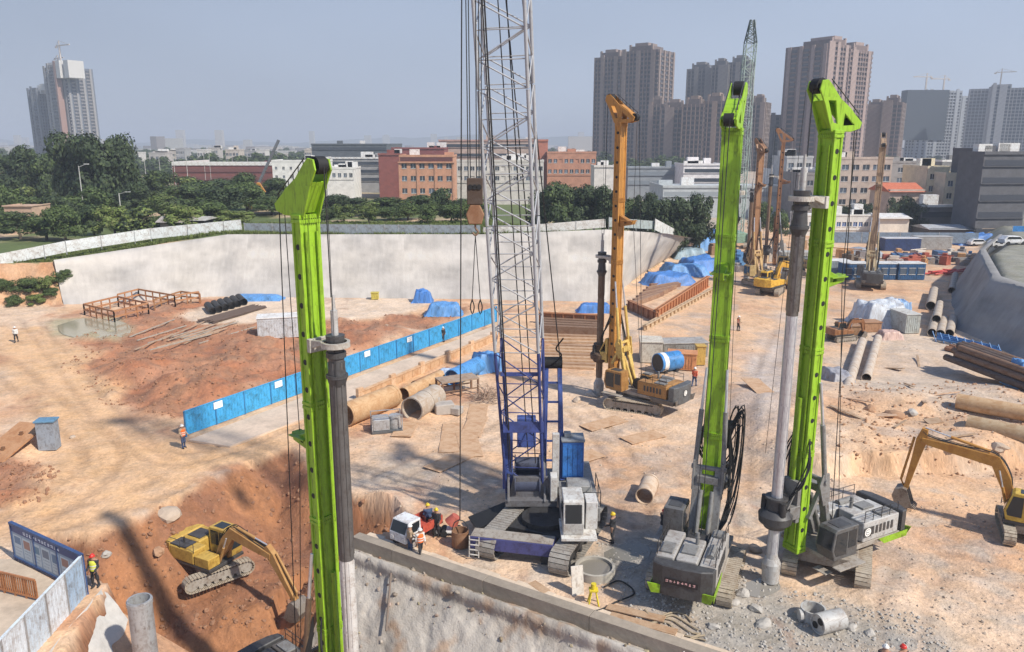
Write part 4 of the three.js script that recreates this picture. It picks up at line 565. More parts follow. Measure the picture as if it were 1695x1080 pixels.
// ---------------------------------------------------------------- excavators
function excavator(o) {
  const k = Object.assign({ col: C_YEL, s: 1 }, o);
  const root = thing('excavator', k.label, 'excavator', k.pos, head(...k.heading), 'excavators on the site'); root.scale.setScalar(k.s); if (k.tilt) root.rotation.z = k.tilt;
  const Y = painted(k.col, 0.5), Yd = rusty(k.arm || k.col.map(c => c * 0.8), 0.6), pre = T(0, 0, 0, head(...(k.trackHeading || k.heading)) - head(...k.heading));
  crawler(root, pre, { L: 4.1, R: 0.43, w: 0.6, z: 1.2, shoe: SHOE, frame: DUSTY, pitch: 0.19 }); new MB(pre).span(-0.9, 0.9, 0.4, 0.9, -1, 1, 0.05).build('undercarriage', DUSTY, root);
  new MB().cyl([0, 0.85, 0], [0, 1.05, 0], 0.7, 0.7, 20).span(-2.2, 1.4, 1.02, 1.22, -1.3, 1.3, 0.04).build('turntable', CHAR, root);
  const pl = [[-1.9, -1.32], [-2.35, -1.2], [-2.62, -0.5], [-2.62, 0.5], [-2.35, 1.2], [-1.9, 1.32]]; new MB().ext(pl, 1.05, T(0, 1.68, 0, 0, Math.PI / 2), 0.08).build('counterweight', Y, root);
  new MB().span(-1.9, 0.1, 1.22, 2.08, 0.3, 1.32, 0.08).span(-1.9, -0.5, 1.22, 2.15, -1.3, 0.32, 0.1).build('engine_house', Y, root); new MB().span(0.15, 1.35, 1.22, 1.85, 0.45, 1.3, 0.06).build('tool_box', Y, root);
  new MB().span(-1.75, -0.7, 2.155, 2.22, -0.9, 0.1, 0.02).build('engine_cover', CHAR, root); new MB().cyl([-1.2, 2.08, 0.8], [-1.2, 2.5, 0.8], 0.06, 0.06, 8).build('exhaust_pipe', DARK, root);
  const cb = new MB(); cb.ext([[-0.4, 1.22], [1.25, 1.22], [1.38, 1.75], [1.1, 2.78], [0.95, 2.88], [-0.3, 2.88], [-0.42, 2.7]], 0.98, T(0, 0, -0.83), 0.04); const cab = cb.build('cab', Y, root);
  for (const z of [-1.325, -0.335]) { new MB().ext([[-0.22, 1.8], [0.42, 1.8], [0.42, 2.7], [-0.22, 2.7]], 0.015, T(0, 0, z)).build('window', GLASS, cab); new MB().ext([[0.5, 1.5], [1.18, 1.5], [1.26, 1.75], [1.02, 2.7], [0.5, 2.7]], 0.015, T(0, 0, z)).build('window', GLASS, cab); }
  new MB().beam([1.40, 1.72, -0.83], [1.12, 2.76, -0.83], 0.82, 0.02).build('windscreen', GLASS, cab); new MB().span(-0.1, 0.7, 2.88, 2.895, -1.15, -0.5).build('roof_window', GLASS, cab);
  new MB().box(0.02, 0.7, 0.8, -0.43, 2.3, -0.83).build('window', GLASS, cab);
  // boom, stick, bucket in the plane z = 0.1
  const [b0, b1, b2, s1] = k.arms, zc = 0.05;
  const n2 = (a, b) => { const dx = b[0] - a[0], dy = b[1] - a[1], l = Math.hypot(dx, dy); return [-dy / l, dx / l]; };
  const limb = (pts, ws) => { const up = [], dn = []; pts.forEach((p, i) => { const a = pts[Math.max(0, i - 1)], b = pts[Math.min(pts.length - 1, i + 1)], n = n2(a, b); up.push([p[0] + n[0] * ws[i], p[1] + n[1] * ws[i]]); dn.unshift([p[0] - n[0] * ws[i], p[1] - n[1] * ws[i]]); }); return up.concat(dn); };
  const q1 = [lerp(b0[0], b1[0], 0.55), lerp(b0[1], b1[1], 0.62)]; const boom = new MB().ext(limb([b0, q1, b1, [lerp(b1[0], b2[0], 0.5), lerp(b1[1], b2[1], 0.52)], b2], [0.20, 0.33, 0.36, 0.28, 0.17]), 0.44, T(0, 0, zc), 0.02).build('boom', Yd, root);
  const dir = n2(b2, s1), ex = [b2[0] - (s1[0] - b2[0]) * 0.22, b2[1] - (s1[1] - b2[1]) * 0.22]; const stick = new MB().ext(limb([ex, b2, [lerp(b2[0], s1[0], 0.35), lerp(b2[1], s1[1], 0.35)], s1], [0.16, 0.30, 0.22, 0.13]), 0.34, T(0, 0, zc), 0.02).build('stick', Yd, root);
  for (const s of [-1, 1]) { const c = [lerp(b0[0], 1.2, 0.7) + 0.1, 1.3], e = [lerp(q1[0], b1[0], 0.55), lerp(q1[1], b1[1], 0.55)], m = [lerp(c[0], e[0], 0.6), lerp(c[1], e[1], 0.6)]; const h = new MB().cyl([c[0], c[1], zc + s * 0.32], [m[0], m[1], zc + s * 0.32], 0.085, 0.085, 10).build('boom_cylinder', Yd, root); new MB().cyl([m[0], m[1], zc + s * 0.32], [e[0], e[1], zc + s * 0.32], 0.045, 0.045, 8).build('rod', CHROME, h); }
  { const nb = n2(b1, b2), a = [lerp(b1[0], b2[0], 0.1) + nb[0] * 0.45, lerp(b1[1], b2[1], 0.1) + nb[1] * 0.45], e = [ex[0], ex[1] + 0.05], m = [lerp(a[0], e[0], 0.6), lerp(a[1], e[1], 0.6)]; const h = new MB().cyl([a[0], a[1], zc], [m[0], m[1], zc], 0.09, 0.09, 10).build('stick_cylinder', Yd, root); new MB().cyl([m[0], m[1], zc], [e[0], e[1], zc], 0.045, 0.045, 8).build('rod', CHROME, h); }
  { const a = [b2[0] + dir[0] * -0.0 + 0.2, b2[1] + 0.1]; const nd = dir, p = [b2[0] + nd[0] * 0.42, b2[1] + nd[1] * 0.42], e = [lerp(b2[0], s1[0], 0.86) + nd[0] * 0.4, lerp(b2[1], s1[1], 0.86) + nd[1] * 0.4]; new MB().cyl([p[0], p[1], zc], [e[0], e[1], zc], 0.075, 0.075, 10).cyl([e[0], e[1], zc], [s1[0], s1[1] - 0.1, zc], 0.05, 0.05, 8).build('bucket_cylinder', Yd, root); }
  { const h = new MB(); for (const z of [-0.16, -0.05, 0.14]) h.tube([[0.7, 1.7, zc + z], [b0[0] + 0.1, b0[1] + 0.55, zc + z], [q1[0] - 0.3, q1[1] + 0.3, zc + z], [b1[0], b1[1] + 0.42, zc + z], [lerp(b1[0], b2[0], 0.5), lerp(b1[1], b2[1], 0.5) + 0.34, zc + z], [b2[0] - 0.3, b2[1] + 0.36, zc + z], [ex[0] + 0.1, ex[1] - 0.15, zc + z]], 0.025, 5, 30); h.build('hydraulic_line', RUBBER, root); new MB().span(-2.0, -0.6, 2.12, 2.15, 0.4, 1.25).build('walkway_mat', CHAR, root); for (const q of [[0.15, 1.0], [-1.0, 1.0]]) new MB().cyl([q[0], 2.0, 1.28], [q[0], 2.55, 1.28], 0.02, 0.02, 5).cyl([q[0], 2.55, 1.28], [q[0] - 0.9, 2.55, 1.28], 0.02, 0.02, 5).build('grab_rail', CHAR, root); new MB().cyl([1.3, 2.2, -1.35], [1.55, 2.35, -1.5], 0.015, 0.015, 5).box(0.05, 0.3, 0.18, 1.55, 2.4, -1.5).build('mirror', CHAR, cab); }
  const bs = k.bucketTurn || 0, bk = new MB(); const prof = [[0.15, 0.1], [0.5, -0.15], [0.55, -0.6], [0.2, -1.05], [-0.35, -1.1], [-0.75, -0.85], [-0.68, -0.8], [-0.3, -0.98], [0.12, -0.94], [0.42, -0.55], [0.36, -0.2], [-0.1, 0.08]]; bk.ext(prof, 1.0, T(s1[0], s1[1], zc, 0, 0, bs)); for (const z of [-0.49, 0.49]) bk.ext([[-0.1, 0.08], [0.5, -0.15], [0.55, -0.6], [0.2, -1.05], [-0.35, -1.1], [-0.75, -0.85]], 0.04, T(s1[0], s1[1], zc, 0, 0, bs).multiply(T(0, 0, z))); for (let q = 0; q < 5; q++) bk.box(0.26, 0.06, 0.09, 0, 0, 0, 0, 0, 0, 0.5).l.at(-1).applyMatrix4(T(s1[0], s1[1], zc, 0, 0, bs).multiply(T(-0.82, -0.82, -0.44 + q * 0.22))); bk.build('bucket', k.bucket || steel([0.24, 0.21, 0.18], 0.7), root);
  return root;
}
excavator({ label: 'yellow excavator working at the right edge, bucket on the ground', pos: [29.7, 0.02, -41.2], heading: [-0.83, -0.56], trackHeading: [-0.42, 0.9], arms: [[0.9, 1.45], [2.1, 4.1], [6.0, 4.55], [6.55, 1.25]], arm: [0.42, 0.22, 0.05], col: [0.55, 0.38, 0.06], bucketTurn: 0.25 });
excavator({ label: 'dusty yellow excavator digging in the pit at the left', pos: [-18.2, heightAt(-18.2, -43.0) + 0.05, -43.0], heading: [0.88, 0.47], trackHeading: [0.76, -0.65], arms: [[0.9, 1.45], [2.2, 3.3], [5.2, 2.6], [6.8, 0.2]], col: [0.50, 0.33, 0.07], arm: [0.40, 0.24, 0.09], bucketTurn: 0.2 });
excavator({ label: 'yellow excavator parked far back beside the grey casing oscillator', pos: [at(1275, 486).x, 0, at(1275, 486).z], heading: [0.7, -0.7], arms: [[0.9, 1.45], [2.4, 3.6], [5.6, 2.9], [4.6, 0.6]], col: [0.66, 0.40, 0.05], s: 1.15, trackHeading: [-0.5, 0.86] });
excavator({ label: 'small excavator half hidden behind the right lime green mast', pos: [at(1392, 563).x, 0, at(1392, 563).z], heading: [0.9, -0.3], arms: [[0.9, 1.45], [1.9, 3.0], [3.9, 2.9], [4.3, 1.1]], col: [0.3, 0.14, 0.06], s: 0.7 });
// ---------------------------------------------------------------- trees and ground cover
const LEAF = new THREE.MeshStandardMaterial({ vertexColors: true, roughness: 0.75, side: THREE.DoubleSide }), BARK = M([0.13, 0.10, 0.07], 0.9, 0, { map: TX.conc });
function crownGeo(seed, n, tones, size, squat = 1) { // leaf sprays through a crown built of uneven clumps; unit height about 1, unit half-width about 0.5
  const r = rng(seed), blobs = []; const nb = 13 + Math.floor(r() * 12);
  for (let i = 0; i < nb; i++) { const a = r() * 6.28, q = Math.sqrt(r()) * 0.36, y = 0.30 + r() * 0.52, rad = 0.075 + r() * 0.13; blobs.push([Math.cos(a) * q * (1.15 - y * 0.5), y * squat, Math.sin(a) * q * (1.15 - y * 0.5), rad]); }
  const pos = [], nor = [], col = []; const c = new THREE.Vector3(), nn = V(0, 0, 0), u = V(0, 0, 0), w = V(0, 0, 0);
  for (let i = 0; i < n; i++) {
    const b = blobs[Math.floor(r() * nb)]; const th = r() * 6.283, cz = r() * 2 - 1, s = Math.sqrt(1 - cz * cz); nn.set(s * Math.cos(th), cz, s * Math.sin(th)); const rr = b[3] * (0.55 + 0.5 * Math.pow(r(), 0.5)) * (0.85 + 0.4 * vn(nn.x * 3 + i % 5, nn.z * 3, seed));
    c.set(b[0] + nn.x * rr, b[1] + nn.y * rr * 0.8, b[2] + nn.z * rr); if (c.y < 0.1) continue;
    nn.add(V(r() - 0.5, r() - 0.2, r() - 0.5)).normalize(); u.set(r() - 0.5, r() - 0.5, r() - 0.5).cross(nn).normalize(); w.copy(nn).cross(u);
    const sz = size * (0.6 + 0.9 * r()), t = tones[Math.floor(r() * tones.length)], v = 0.75 + 0.5 * r();
    const P = [[-1, -0.4], [0.1, -0.8], [1, 0.1], [0.2, 0.8]].map(([a, d]) => c.clone().addScaledVector(u, a * sz).addScaledVector(w, d * sz).addScaledVector(nn, (r() - 0.5) * sz * 0.5));
    for (const q of [0, 1, 2, 0, 2, 3]) { pos.push(P[q].x, P[q].y, P[q].z); nor.push(nn.x, nn.y, nn.z); col.push(t[0] * v, t[1] * v, t[2] * v); }
  }
  const g = new THREE.BufferGeometry(); g.setAttribute('position', new THREE.Float32BufferAttribute(pos, 3)); g.setAttribute('normal', new THREE.Float32BufferAttribute(nor, 3)); g.setAttribute('color', new THREE.Float32BufferAttribute(col, 3)); return g;
}
function trunkGeo(seed) { const r = rng(seed), g = new MB(); g.cyl([0, -0.06, 0], [0.01, 0.34, 0.01], 0.034, 0.022, 8); for (let i = 0; i < 5; i++) { const a = i * 1.3 + r(); g.cyl([0.01, 0.24 + i * 0.03, 0.01], [Math.cos(a) * 0.2, 0.5 + r() * 0.15, Math.sin(a) * 0.2], 0.016, 0.006, 6); } return g.geo(); }
const DG = [[0.030, 0.052, 0.016], [0.045, 0.068, 0.020], [0.026, 0.045, 0.017]], MG = [[0.062, 0.098, 0.022], [0.08, 0.115, 0.028], [0.048, 0.08, 0.02]], LG = [[0.13, 0.175, 0.035], [0.105, 0.15, 0.03], [0.15, 0.175, 0.05]];
const CROWNS = [crownGeo(1, 5200, DG, 0.022), crownGeo(2, 5200, DG, 0.022, 0.95), crownGeo(3, 5200, MG, 0.022), crownGeo(4, 5200, MG, 0.022, 0.9), crownGeo(5, 4600, LG, 0.024, 0.9), crownGeo(6, 5200, DG.concat(MG), 0.022), crownGeo(7, 3600, MG.concat(LG), 0.019, 1.05), crownGeo(8, 4200, DG.concat(LG), 0.026, 0.8)], TRUNKS = [trunkGeo(1), trunkGeo(2)];
const KIND = ['dark green', 'dark green', 'mid green', 'mid green', 'light green', 'mixed green', 'thin yellowish', 'broad mottled'];
function tree(px, ytop, d, wpx, kind, label, group, n) {
  const top = atD(px, ytop, d), gy = heightAt(top.x, top.z, true) - 0.2, h = Math.max(3, top.y - gy), w = wpx / FOCAL * d * 1.35;
  const t = thing('broadleaf_tree', label, 'tree', [top.x, gy, top.z], px * 0.37, group); t.scale.set(w, h * 1.02, w);
  put('crown', CROWNS[kind], LEAF, t); put('trunk', TRUNKS[n % 2], BARK, t);
}
{
  const r = rng(21); let rows = [];
  const add = (where, list) => list.forEach((a, i) => tree(...a.slice(0, 4), a[4], `${KIND[a[4]]} tree, ${ord(i)} from the left ${where}`, 'trees ' + where, i));
  // tall clump at the far left
  add('in the tall clump below the unfinished tower', [[8, 244, 205, 62, 1], [40, 238, 200, 56, 0], [72, 250, 195, 48, 5], [112, 214, 182, 66, 0, 'tall'], [150, 204, 178, 76, 1, 'tall'], [190, 218, 180, 62, 0, 'tall'], [212, 262, 188, 44, 5]]);
  const belt = (x0, x1, n, y, d, w, kinds, jy) => Array.from({ length: n }, (_, i) => [x0 + (x1 - x0) * (i + 0.3 + r() * 0.4) / n, y + (r() - 0.5) * jy, d + (r() - 0.5) * 14, w * (0.8 + r() * 0.5), kinds[Math.floor(r() * kinds.length)]]);
  add('in the back row of the left-hand wood', belt(-30, 480, 11, 284, 196, 56, [0, 1, 5, 7], 30));
  add('in the middle row of the left-hand wood', belt(-30, 470, 11, 309, 163, 58, [0, 2, 3, 5, 6, 7], 30));
  add('in the front row above the white hoarding', belt(-30, 400, 11, 340, 137, 50, [2, 4, 3, 4, 5, 6, 7], 30));
  add('in the row behind the grey hoarding', belt(535, 800, 9, 318, 160, 46, [0, 1, 5, 2, 7], 26));
  add('in the low row above the grey hoarding', belt(520, 800, 8, 338, 140, 40, [2, 3, 0, 6], 16));
  add('between the crane boom and the orange mast', belt(890, 1015, 6, 302, 158, 44, [0, 1, 5], 20));
  add('right of the orange mast', belt(1035, 1175, 6, 318, 160, 46, [0, 5, 1, 2], 18));
  add('behind the far drilling rigs', [[1262, 326, 190, 34, 2], [1292, 342, 182, 30, 3], [1405, 338, 200, 38, 0], [1432, 330, 200, 36, 1], [1492, 322, 196, 40, 0], [1516, 330, 198, 36, 1], [1585, 338, 200, 28, 0]]);
}
// low scrub and grass on the shelf behind the wall
function tuftGeo(seed, tones) { const r = rng(seed), pos = [], col = []; for (let i = 0; i < 16; i++) { const a = r() * 6.28, l = 0.35 + r() * 0.5, b = V((r() - 0.5) * 0.5, 0, (r() - 0.5) * 0.5), e = b.clone().add(V(Math.cos(a) * l * 0.6, l, Math.sin(a) * l * 0.6)), s = V(-Math.sin(a), 0, Math.cos(a)).multiplyScalar(0.09 + r() * 0.08), t = tones[i % 3], v = 0.8 + 0.4 * r(); for (const p of [b.clone().add(s), b.clone().sub(s), e]) { pos.push(p.x, p.y, p.z); col.push(t[0] * v, t[1] * v, t[2] * v); } } const g = new THREE.BufferGeometry(); g.setAttribute('position', new THREE.Float32BufferAttribute(pos, 3)); g.setAttribute('color', new THREE.Float32BufferAttribute(col, 3)); g.computeVertexNormals(); return g; }
function cover(name, label, n, seed, tones, place, s0, s1) {
  const im = new THREE.InstancedMesh(tuftGeo(seed, tones), LEAF, n), r = rng(seed), m = new THREE.Matrix4(); im.name = numbered(name); im.castShadow = im.receiveShadow = true;
  for (let i = 0; i < n; i++) { let p; do p = place(r); while (!p); const s = s0 + r() * (s1 - s0); m.compose(p, new THREE.Quaternion().setFromAxisAngle(V(0, 1, 0), r() * 6.28), V(s, s * (0.7 + r() * 0.6), s)); im.setMatrixAt(i, m); }
  scene.add(im); return tag(im, label, null, null, 'stuff');
}
const behind = (x, z) => { const q = wallRise(WALL_B, x, z, 1); return q[0] - q[1]; };
cover('grass', 'rough grass and weeds on the shelf above the pale back wall', 17000, 31, LG, r => { const x = -72 + r() * 96, z = -106 - r() * 34, b = behind(x, z); return b > 0.9 && b < 20 && (b > 8 || r() < 1) ? V(x, heightAt(x, z, true) - 0.05, z) : null; }, 0.35, 0.8);
[[-70.5, -107.6, 3.4, 2.2], [-67.8, -108.2, 3.8, 2.6], [-65.6, -109.2, 3.6, 2.3], [-64.2, -110.6, 3.2, 1.9], [-68.8, -106.4, 3.0, 1.6], [-66.4, -107.2, 3.2, 1.7], [-72.8, -107.4, 3.0, 1.8], [-64.9, -108.6, 2.8, 1.4]].forEach(([x, z, w, h], i) => { const t = thing('shrub', `round green shrub at the left end of the back wall, ${ord(i)} of the clump`, 'shrub', [x, heightAt(x, z, true) - 0.5, z], i * 1.3, 'shrubs at the left end of the back wall'); t.scale.set(w, h + 0.5, w); put('crown', CROWNS[2 + i % 3], LEAF, t); put('stem', TRUNKS[i % 2], BARK, t); });
// woods too far off to tell trees apart
{
  const lowc = crownGeo(40, 1300, DG.concat(MG), 0.036), n = 620, im = new THREE.InstancedMesh(lowc, LEAF, n), r = rng(44), m = new THREE.Matrix4(); im.name = 'far_wood'; im.castShadow = im.receiveShadow = true;
  for (let i = 0; i < n; i++) { const d = 420 + Math.pow(r(), 1.4) * 900, x = (r() * 1.5 - 0.78) * d * 0.95, s = 7 + r() * 7; m.compose(V(x > 0.28 * d && r() < 0.8 ? -x : x, 2.5, -d), new THREE.Quaternion().setFromAxisAngle(V(0, 1, 0), r() * 6.28), V(s * 1.5, s * (0.8 + r() * 0.4), s * 1.5)); im.setMatrixAt(i, m); }
  scene.add(im); tag(im, 'dark woods and hedges on the plain beyond the site', null, null, 'stuff');
}
// ---------------------------------------------------------------- low buildings round the site
const PANE = M([0.05, 0.06, 0.075], 0.18), PANE2 = M([0.10, 0.13, 0.17], 0.2);
const winG = {};
function house(o) {
  const k = Object.assign({ depth: 14, col: [0.6, 0.58, 0.54], rows: 0, cols: 0, wh: 1.5, base: 0, roof: null, sx: 0, bands: 0, pane: PANE, par: 0.7 }, o);
  const a = atD(k.px[0], k.top, k.d), b = atD(k.px[1], k.top, k.d), w = b.x - a.x, gy = heightAt((a.x + b.x) / 2, -k.d, true) - 0.3, h = a.y - gy, m = concrete(k.col, 0.9, 0.01);
  const t = thing(k.name || 'low_building', k.label, 'building', [(a.x + b.x) / 2, gy, -k.d], k.turn || 0);
  const core = new MB().span(-w / 2, w / 2, 0, h, -k.depth, 0), wall = new MB();
  core.build('wall', m, t);
  const y0 = k.y0 ?? Math.max(0, h - k.rows * (k.fh || 3.3) - 0.6), fh = k.fh || 3.3;
  if (k.rows) {
    const cw = w / k.cols, ww = Math.min(k.ww || 1.7, cw * 0.72), key = `${ww.toFixed(2)}_${k.wh}`;
    const g = new MB(); const p = 0.22;
    for (let c = 0; c <= k.cols; c++) { const x = -w / 2 + c * cw, l = c ? x - (cw - ww) / 2 : x, q = c < k.cols ? x + (cw - ww) / 2 : x; g.span(l, q, y0, h, 0.002, p); }
    for (let r = 0; r <= k.rows; r++) { const yb = r ? y0 + r * fh - (fh - 0.9 - k.wh) : y0, yt = r < k.rows ? y0 + r * fh + 0.9 : h; g.span(-w / 2, w / 2, yb, yt, 0.002, p - 0.01); }
    g.build('facade', m, t);
    winG[key] = winG[key] || [new MB().span(-ww / 2 - 0.02, ww / 2 + 0.02, -0.02, k.wh + 0.02, 0, 0.04).geo(), new MB().span(-ww / 2, ww / 2, -0.06, 0.04, 0.03, 0.30).span(-0.04, 0.04, 0, k.wh, 0.03, 0.08).geo()];
    for (let r = 0; r < k.rows; r++) for (let c = 0; c < k.cols; c++) { if (k.blank && hash(r, c, k.px[0] | 0) < k.blank) { continue; } const wn = put('window', winG[key][0], hash(r, c, 5) > 0.7 ? PANE2 : k.pane, t); wn.position.set(-w / 2 + (c + 0.5) * cw, y0 + r * fh + 0.9, 0.02); put('frame', winG[key][1], k.frameMat || WHITE, wn); }
  }
  for (let i = 0; i < k.bands; i++) { const y = h - 1.2 - i * (k.fh || 3.3); new MB().span(-w / 2 + 0.4, w / 2 - 0.4, y - 1.3, y, 0.001, 0.05).build('window_band', k.pane, t); new MB().span(-w / 2, w / 2, y - 1.5, y - 1.35, 0.001, 0.35).build('sill', m, t); }
  const pm = k.trim || m; new MB().span(-w / 2 - 0.15, w / 2 + 0.15, h - 0.01, h + k.par, -0.2, 0.32).span(-w / 2 - 0.15, -w / 2 + 0.15, h - 0.01, h + k.par - 0.02, -k.depth, -0.2).span(w / 2 - 0.15, w / 2 + 0.15, h - 0.01, h + k.par - 0.02, -k.depth, -0.2).build('parapet', pm, t);
  if (k.roof) { const rr = new MB(); rr.ext([[-k.depth / 2 - 0.8, 0], [k.depth / 2 + 0.8, 0], [0, k.roof.h]], w + 1, T(0, h + 0.02, -k.depth / 2, Math.PI / 2)); rr.build('roof', k.roof.mat, t); }
  else { const r = rng(k.px[0] | 0), n = 2 + Math.floor(r() * 3); for (let i = 0; i < n && w > 6; i++) { const x = (r() - 0.5) * (w - 3), s = 1 + r() * 1.6; new MB().span(x - s, x + s, h, h + 1.2 + r() * 1.6, -k.depth * 0.7, -k.depth * 0.7 + 2).build('roof_hut', i % 2 ? m : WHITE, t); } }
  if (k.sideWin) { const s = k.sideWin; for (let r = 0; r < k.rows; r++) for (let c = 0; c < 3; c++) { const wn = new MB().span(s * w / 2 - 0.02, s * w / 2 + 0.04, 0, 1.4, -0.7, 0.7).build('window', k.pane, t); wn.position.set(0, y0 + r * fh + 0.9, -k.depth * (c + 0.5) / 3); } }
  if (k.extra) k.extra(t, w, h, m);
  return t;
}
const BR = [0.50, 0.20, 0.10], REDD = [0.20, 0.065, 0.055], WHT = [0.70, 0.70, 0.68], GRY = [0.34, 0.345, 0.35], CRM = [0.66, 0.58, 0.44], BEI = [0.5, 0.42, 0.35];
const tile = rusty([0.50, 0.16, 0.09]), shedW = painted([0.66, 0.66, 0.65], 0.6), shedG = painted([0.30, 0.32, 0.34], 0.6), shedB = painted([0.04, 0.09, 0.2], 0.6);
house({ label: 'long red-brown factory hall with a white roof edge, beyond the left-hand wood', px: [285, 450], top: 274, d: 330, col: REDD, trim: WHITE, bands: 2, pane: M([0.16, 0.06, 0.05], 0.6), depth: 40, par: 1.5 });
house({ label: 'white three-storey block with small square windows left of the pit rig head', px: [450, 536], top: 268, d: 300, col: [0.74, 0.73, 0.70], rows: 3, cols: 7, ww: 0.9, wh: 1.1, fh: 3.2, blank: 0.25 });
house({ label: 'white stepped block just right of the pit rig head', px: [538, 585], top: 280, d: 296, col: [0.7, 0.69, 0.66], rows: 1, cols: 5, ww: 1.2 });
house({ label: 'long slate-grey warehouse under the horizon left of the orange school', px: [515, 640], top: 240, d: 430, col: [0.10, 0.115, 0.13], depth: 60, bands: 1 });
house({ label: 'grey flat-roofed block with long white ledges behind the white blocks', px: [535, 632], top: 263, d: 335, col: [0.30, 0.30, 0.30], trim: WHITE, bands: 3 });
house({ label: 'dark red brick block against the left side of the orange building', px: [626, 664], top: 257, d: 305, col: [0.24, 0.075, 0.06] });
house({ label: 'bright orange three-storey building with paired windows', px: [661, 750], top: 260, d: 262, col: [0.52, 0.27, 0.17], rows: 4, cols: 6, ww: 1.7, wh: 1.6, fh: 4.0, depth: 16, extra: (t, w, h, m) => { new MB().span(-w / 2 - 0.5, w / 2 + 0.5, h - 1.9, h - 1.5, 0, 0.8).build('ledge', m, t); for (const x of [-w / 2, -w / 6, w / 6, w / 2]) new MB().span(x - 0.35, x + 0.35, 0, h - 2, 0.22, 0.42).build('pilaster', m, t); new MB().span(-w / 2 + 0.2, w / 2 - 0.2, h - 1.4, h - 0.1, 0.225, 0.26).build('window_band', M([0.12, 0.045, 0.04], 0.4), t); } });
house({ label: 'dark red roof block rising behind the orange building', px: [648, 735], top: 247, d: 330, col: [0.22, 0.07, 0.065], depth: 20 });
house({ label: 'wide buff complex with dark window strips behind the crane boom', px: [726, 890], top: 234, d: 350, col: [0.45, 0.34, 0.29], bands: 4, fh: 4, depth: 30, trim: concrete([0.42, 0.26, 0.22]) });
house({ label: 'narrow brick-red tower block right of the crane boom', px: [888, 907], top: 234, d: 305, col: [0.40, 0.16, 0.11], depth: 12 });
house({ label: 'low orange brick block with a window row between boom and orange mast', px: [906, 987], top: 254, d: 300, col: [0.44, 0.22, 0.145], rows: 2, cols: 9, ww: 1.3, wh: 1.4, fh: 3.8, blank: 0.3 });
house({ label: 'pale low block at the foot of the crane boom complex', px: [756, 900], top: 268, d: 285, col: [0.58, 0.55, 0.51], rows: 2, cols: 14, ww: 1.5, fh: 3.4, blank: 0.3 });
house({ label: 'white low roof left of the orange mast', px: [984, 1022], top: 277, d: 270, col: [0.66, 0.62, 0.58], depth: 12 });
house({ label: 'long grey-blue hall right of the orange mast', px: [1040, 1136], top: 279, d: 300, col: [0.25, 0.275, 0.30], bands: 2, depth: 30, pane: M([0.2, 0.23, 0.26], 0.4) });
house({ label: 'white modern block with a dark glazed floor beside the second lime mast', px: [1132, 1200], top: 274, d: 285, col: [0.74, 0.71, 0.70], bands: 2, depth: 16 });
house({ label: 'long low pale shed behind the second lime mast', px: [1098, 1292], top: 311, d: 240, col: [0.45, 0.48, 0.49], bands: 1, depth: 24, pane: M([0.28, 0.31, 0.33], 0.5) });
house({ label: 'small white house behind the far brown rig', px: [1276, 1304], top: 283, d: 262, col: WHT, rows: 3, cols: 2, ww: 1.2, fh: 3.3 });
house({ label: 'grey five-storey house behind the chrome kelly bar', px: [1303, 1346], top: 262, d: 250, col: [0.46, 0.45, 0.44], rows: 5, cols: 3, ww: 1.6 });
house({ label: 'dark grey house left of the right lime mast foot-block', px: [1322, 1362], top: 290, d: 225, col: [0.24, 0.225, 0.22], rows: 3, cols: 3 });
house({ label: 'white house partly behind the right lime mast', px: [1352, 1400], top: 285, d: 235, col: [0.66, 0.64, 0.62], rows: 3, cols: 3 });
house({ label: 'beige four-storey house with ledges left of the tan rig mast', px: [1392, 1478], top: 264, d: 232, col: [0.50, 0.41, 0.345], rows: 5, cols: 5, ww: 2.0, wh: 1.5, sideWin: -1 });
house({ label: 'bare grey gable wall behind the red tiled roof', px: [1476, 1540], top: 270, d: 262, col: [0.29, 0.27, 0.26], rows: 2, cols: 2 });
house({ label: 'low house with a red tiled roof', px: [1474, 1530], top: 318, d: 214, col: [0.52, 0.42, 0.35], roof: { h: 2.2, mat: tile }, depth: 12 });
house({ label: 'cream house with dark square windows and a stepped roof', px: [1536, 1572], top: 279, d: 222, col: [0.72, 0.63, 0.45], rows: 4, cols: 2, ww: 1.3 });
house({ label: 'lower cream wing with two windows per floor', px: [1566, 1602], top: 290, d: 216, col: [0.74, 0.65, 0.48], rows: 3, cols: 2, ww: 1.4 });
house({ label: 'white flat-roofed house between the cream wing and the dark block', px: [1600, 1634], top: 296, d: 224, col: WHT, rows: 2, cols: 2 });
house({ label: 'long dark roof with a white canopy edge on the skyline right', px: [1560, 1640], top: 268, d: 275, col: [0.22, 0.215, 0.21], trim: WHITE, rows: 2, cols: 5 });
house({ label: 'big dark grey block with banded floors at the right edge', px: [1628, 1712], top: 256, d: 182, col: [0.115, 0.115, 0.125], bands: 6, fh: 3.9, depth: 9, pane: M([0.06, 0.065, 0.08], 0.35), turn: 0.08 });
house({ label: 'dark penthouse storey behind the roof of the big grey block', px: [1628, 1662], top: 250, d: 205, col: [0.09, 0.09, 0.1] });
house({ label: 'low dark shop block framed in white below the cream houses', px: [1526, 1636], top: 343, d: 196, col: [0.14, 0.135, 0.14], trim: WHITE, bands: 2, depth: 10, par: 0.5 });
house({ name: 'site_office', label: 'white site office with a row of blue windows behind the right lime mast', px: [1330, 1458], top: 358, d: 192, col: [0.66, 0.64, 0.60], rows: 1, cols: 14, ww: 1.0, wh: 1.1, y0: 1.6, pane: M([0.06, 0.12, 0.3], 0.3), depth: 9, par: 0.4 });
house({ name: 'site_shed', label: 'cream gabled shed with faded lettering right of the tan rig mast', px: [1458, 1506], top: 362, d: 188, col: [0.70, 0.63, 0.54], depth: 9, par: 0.2, roof: { h: 0.9, mat: shedW } });
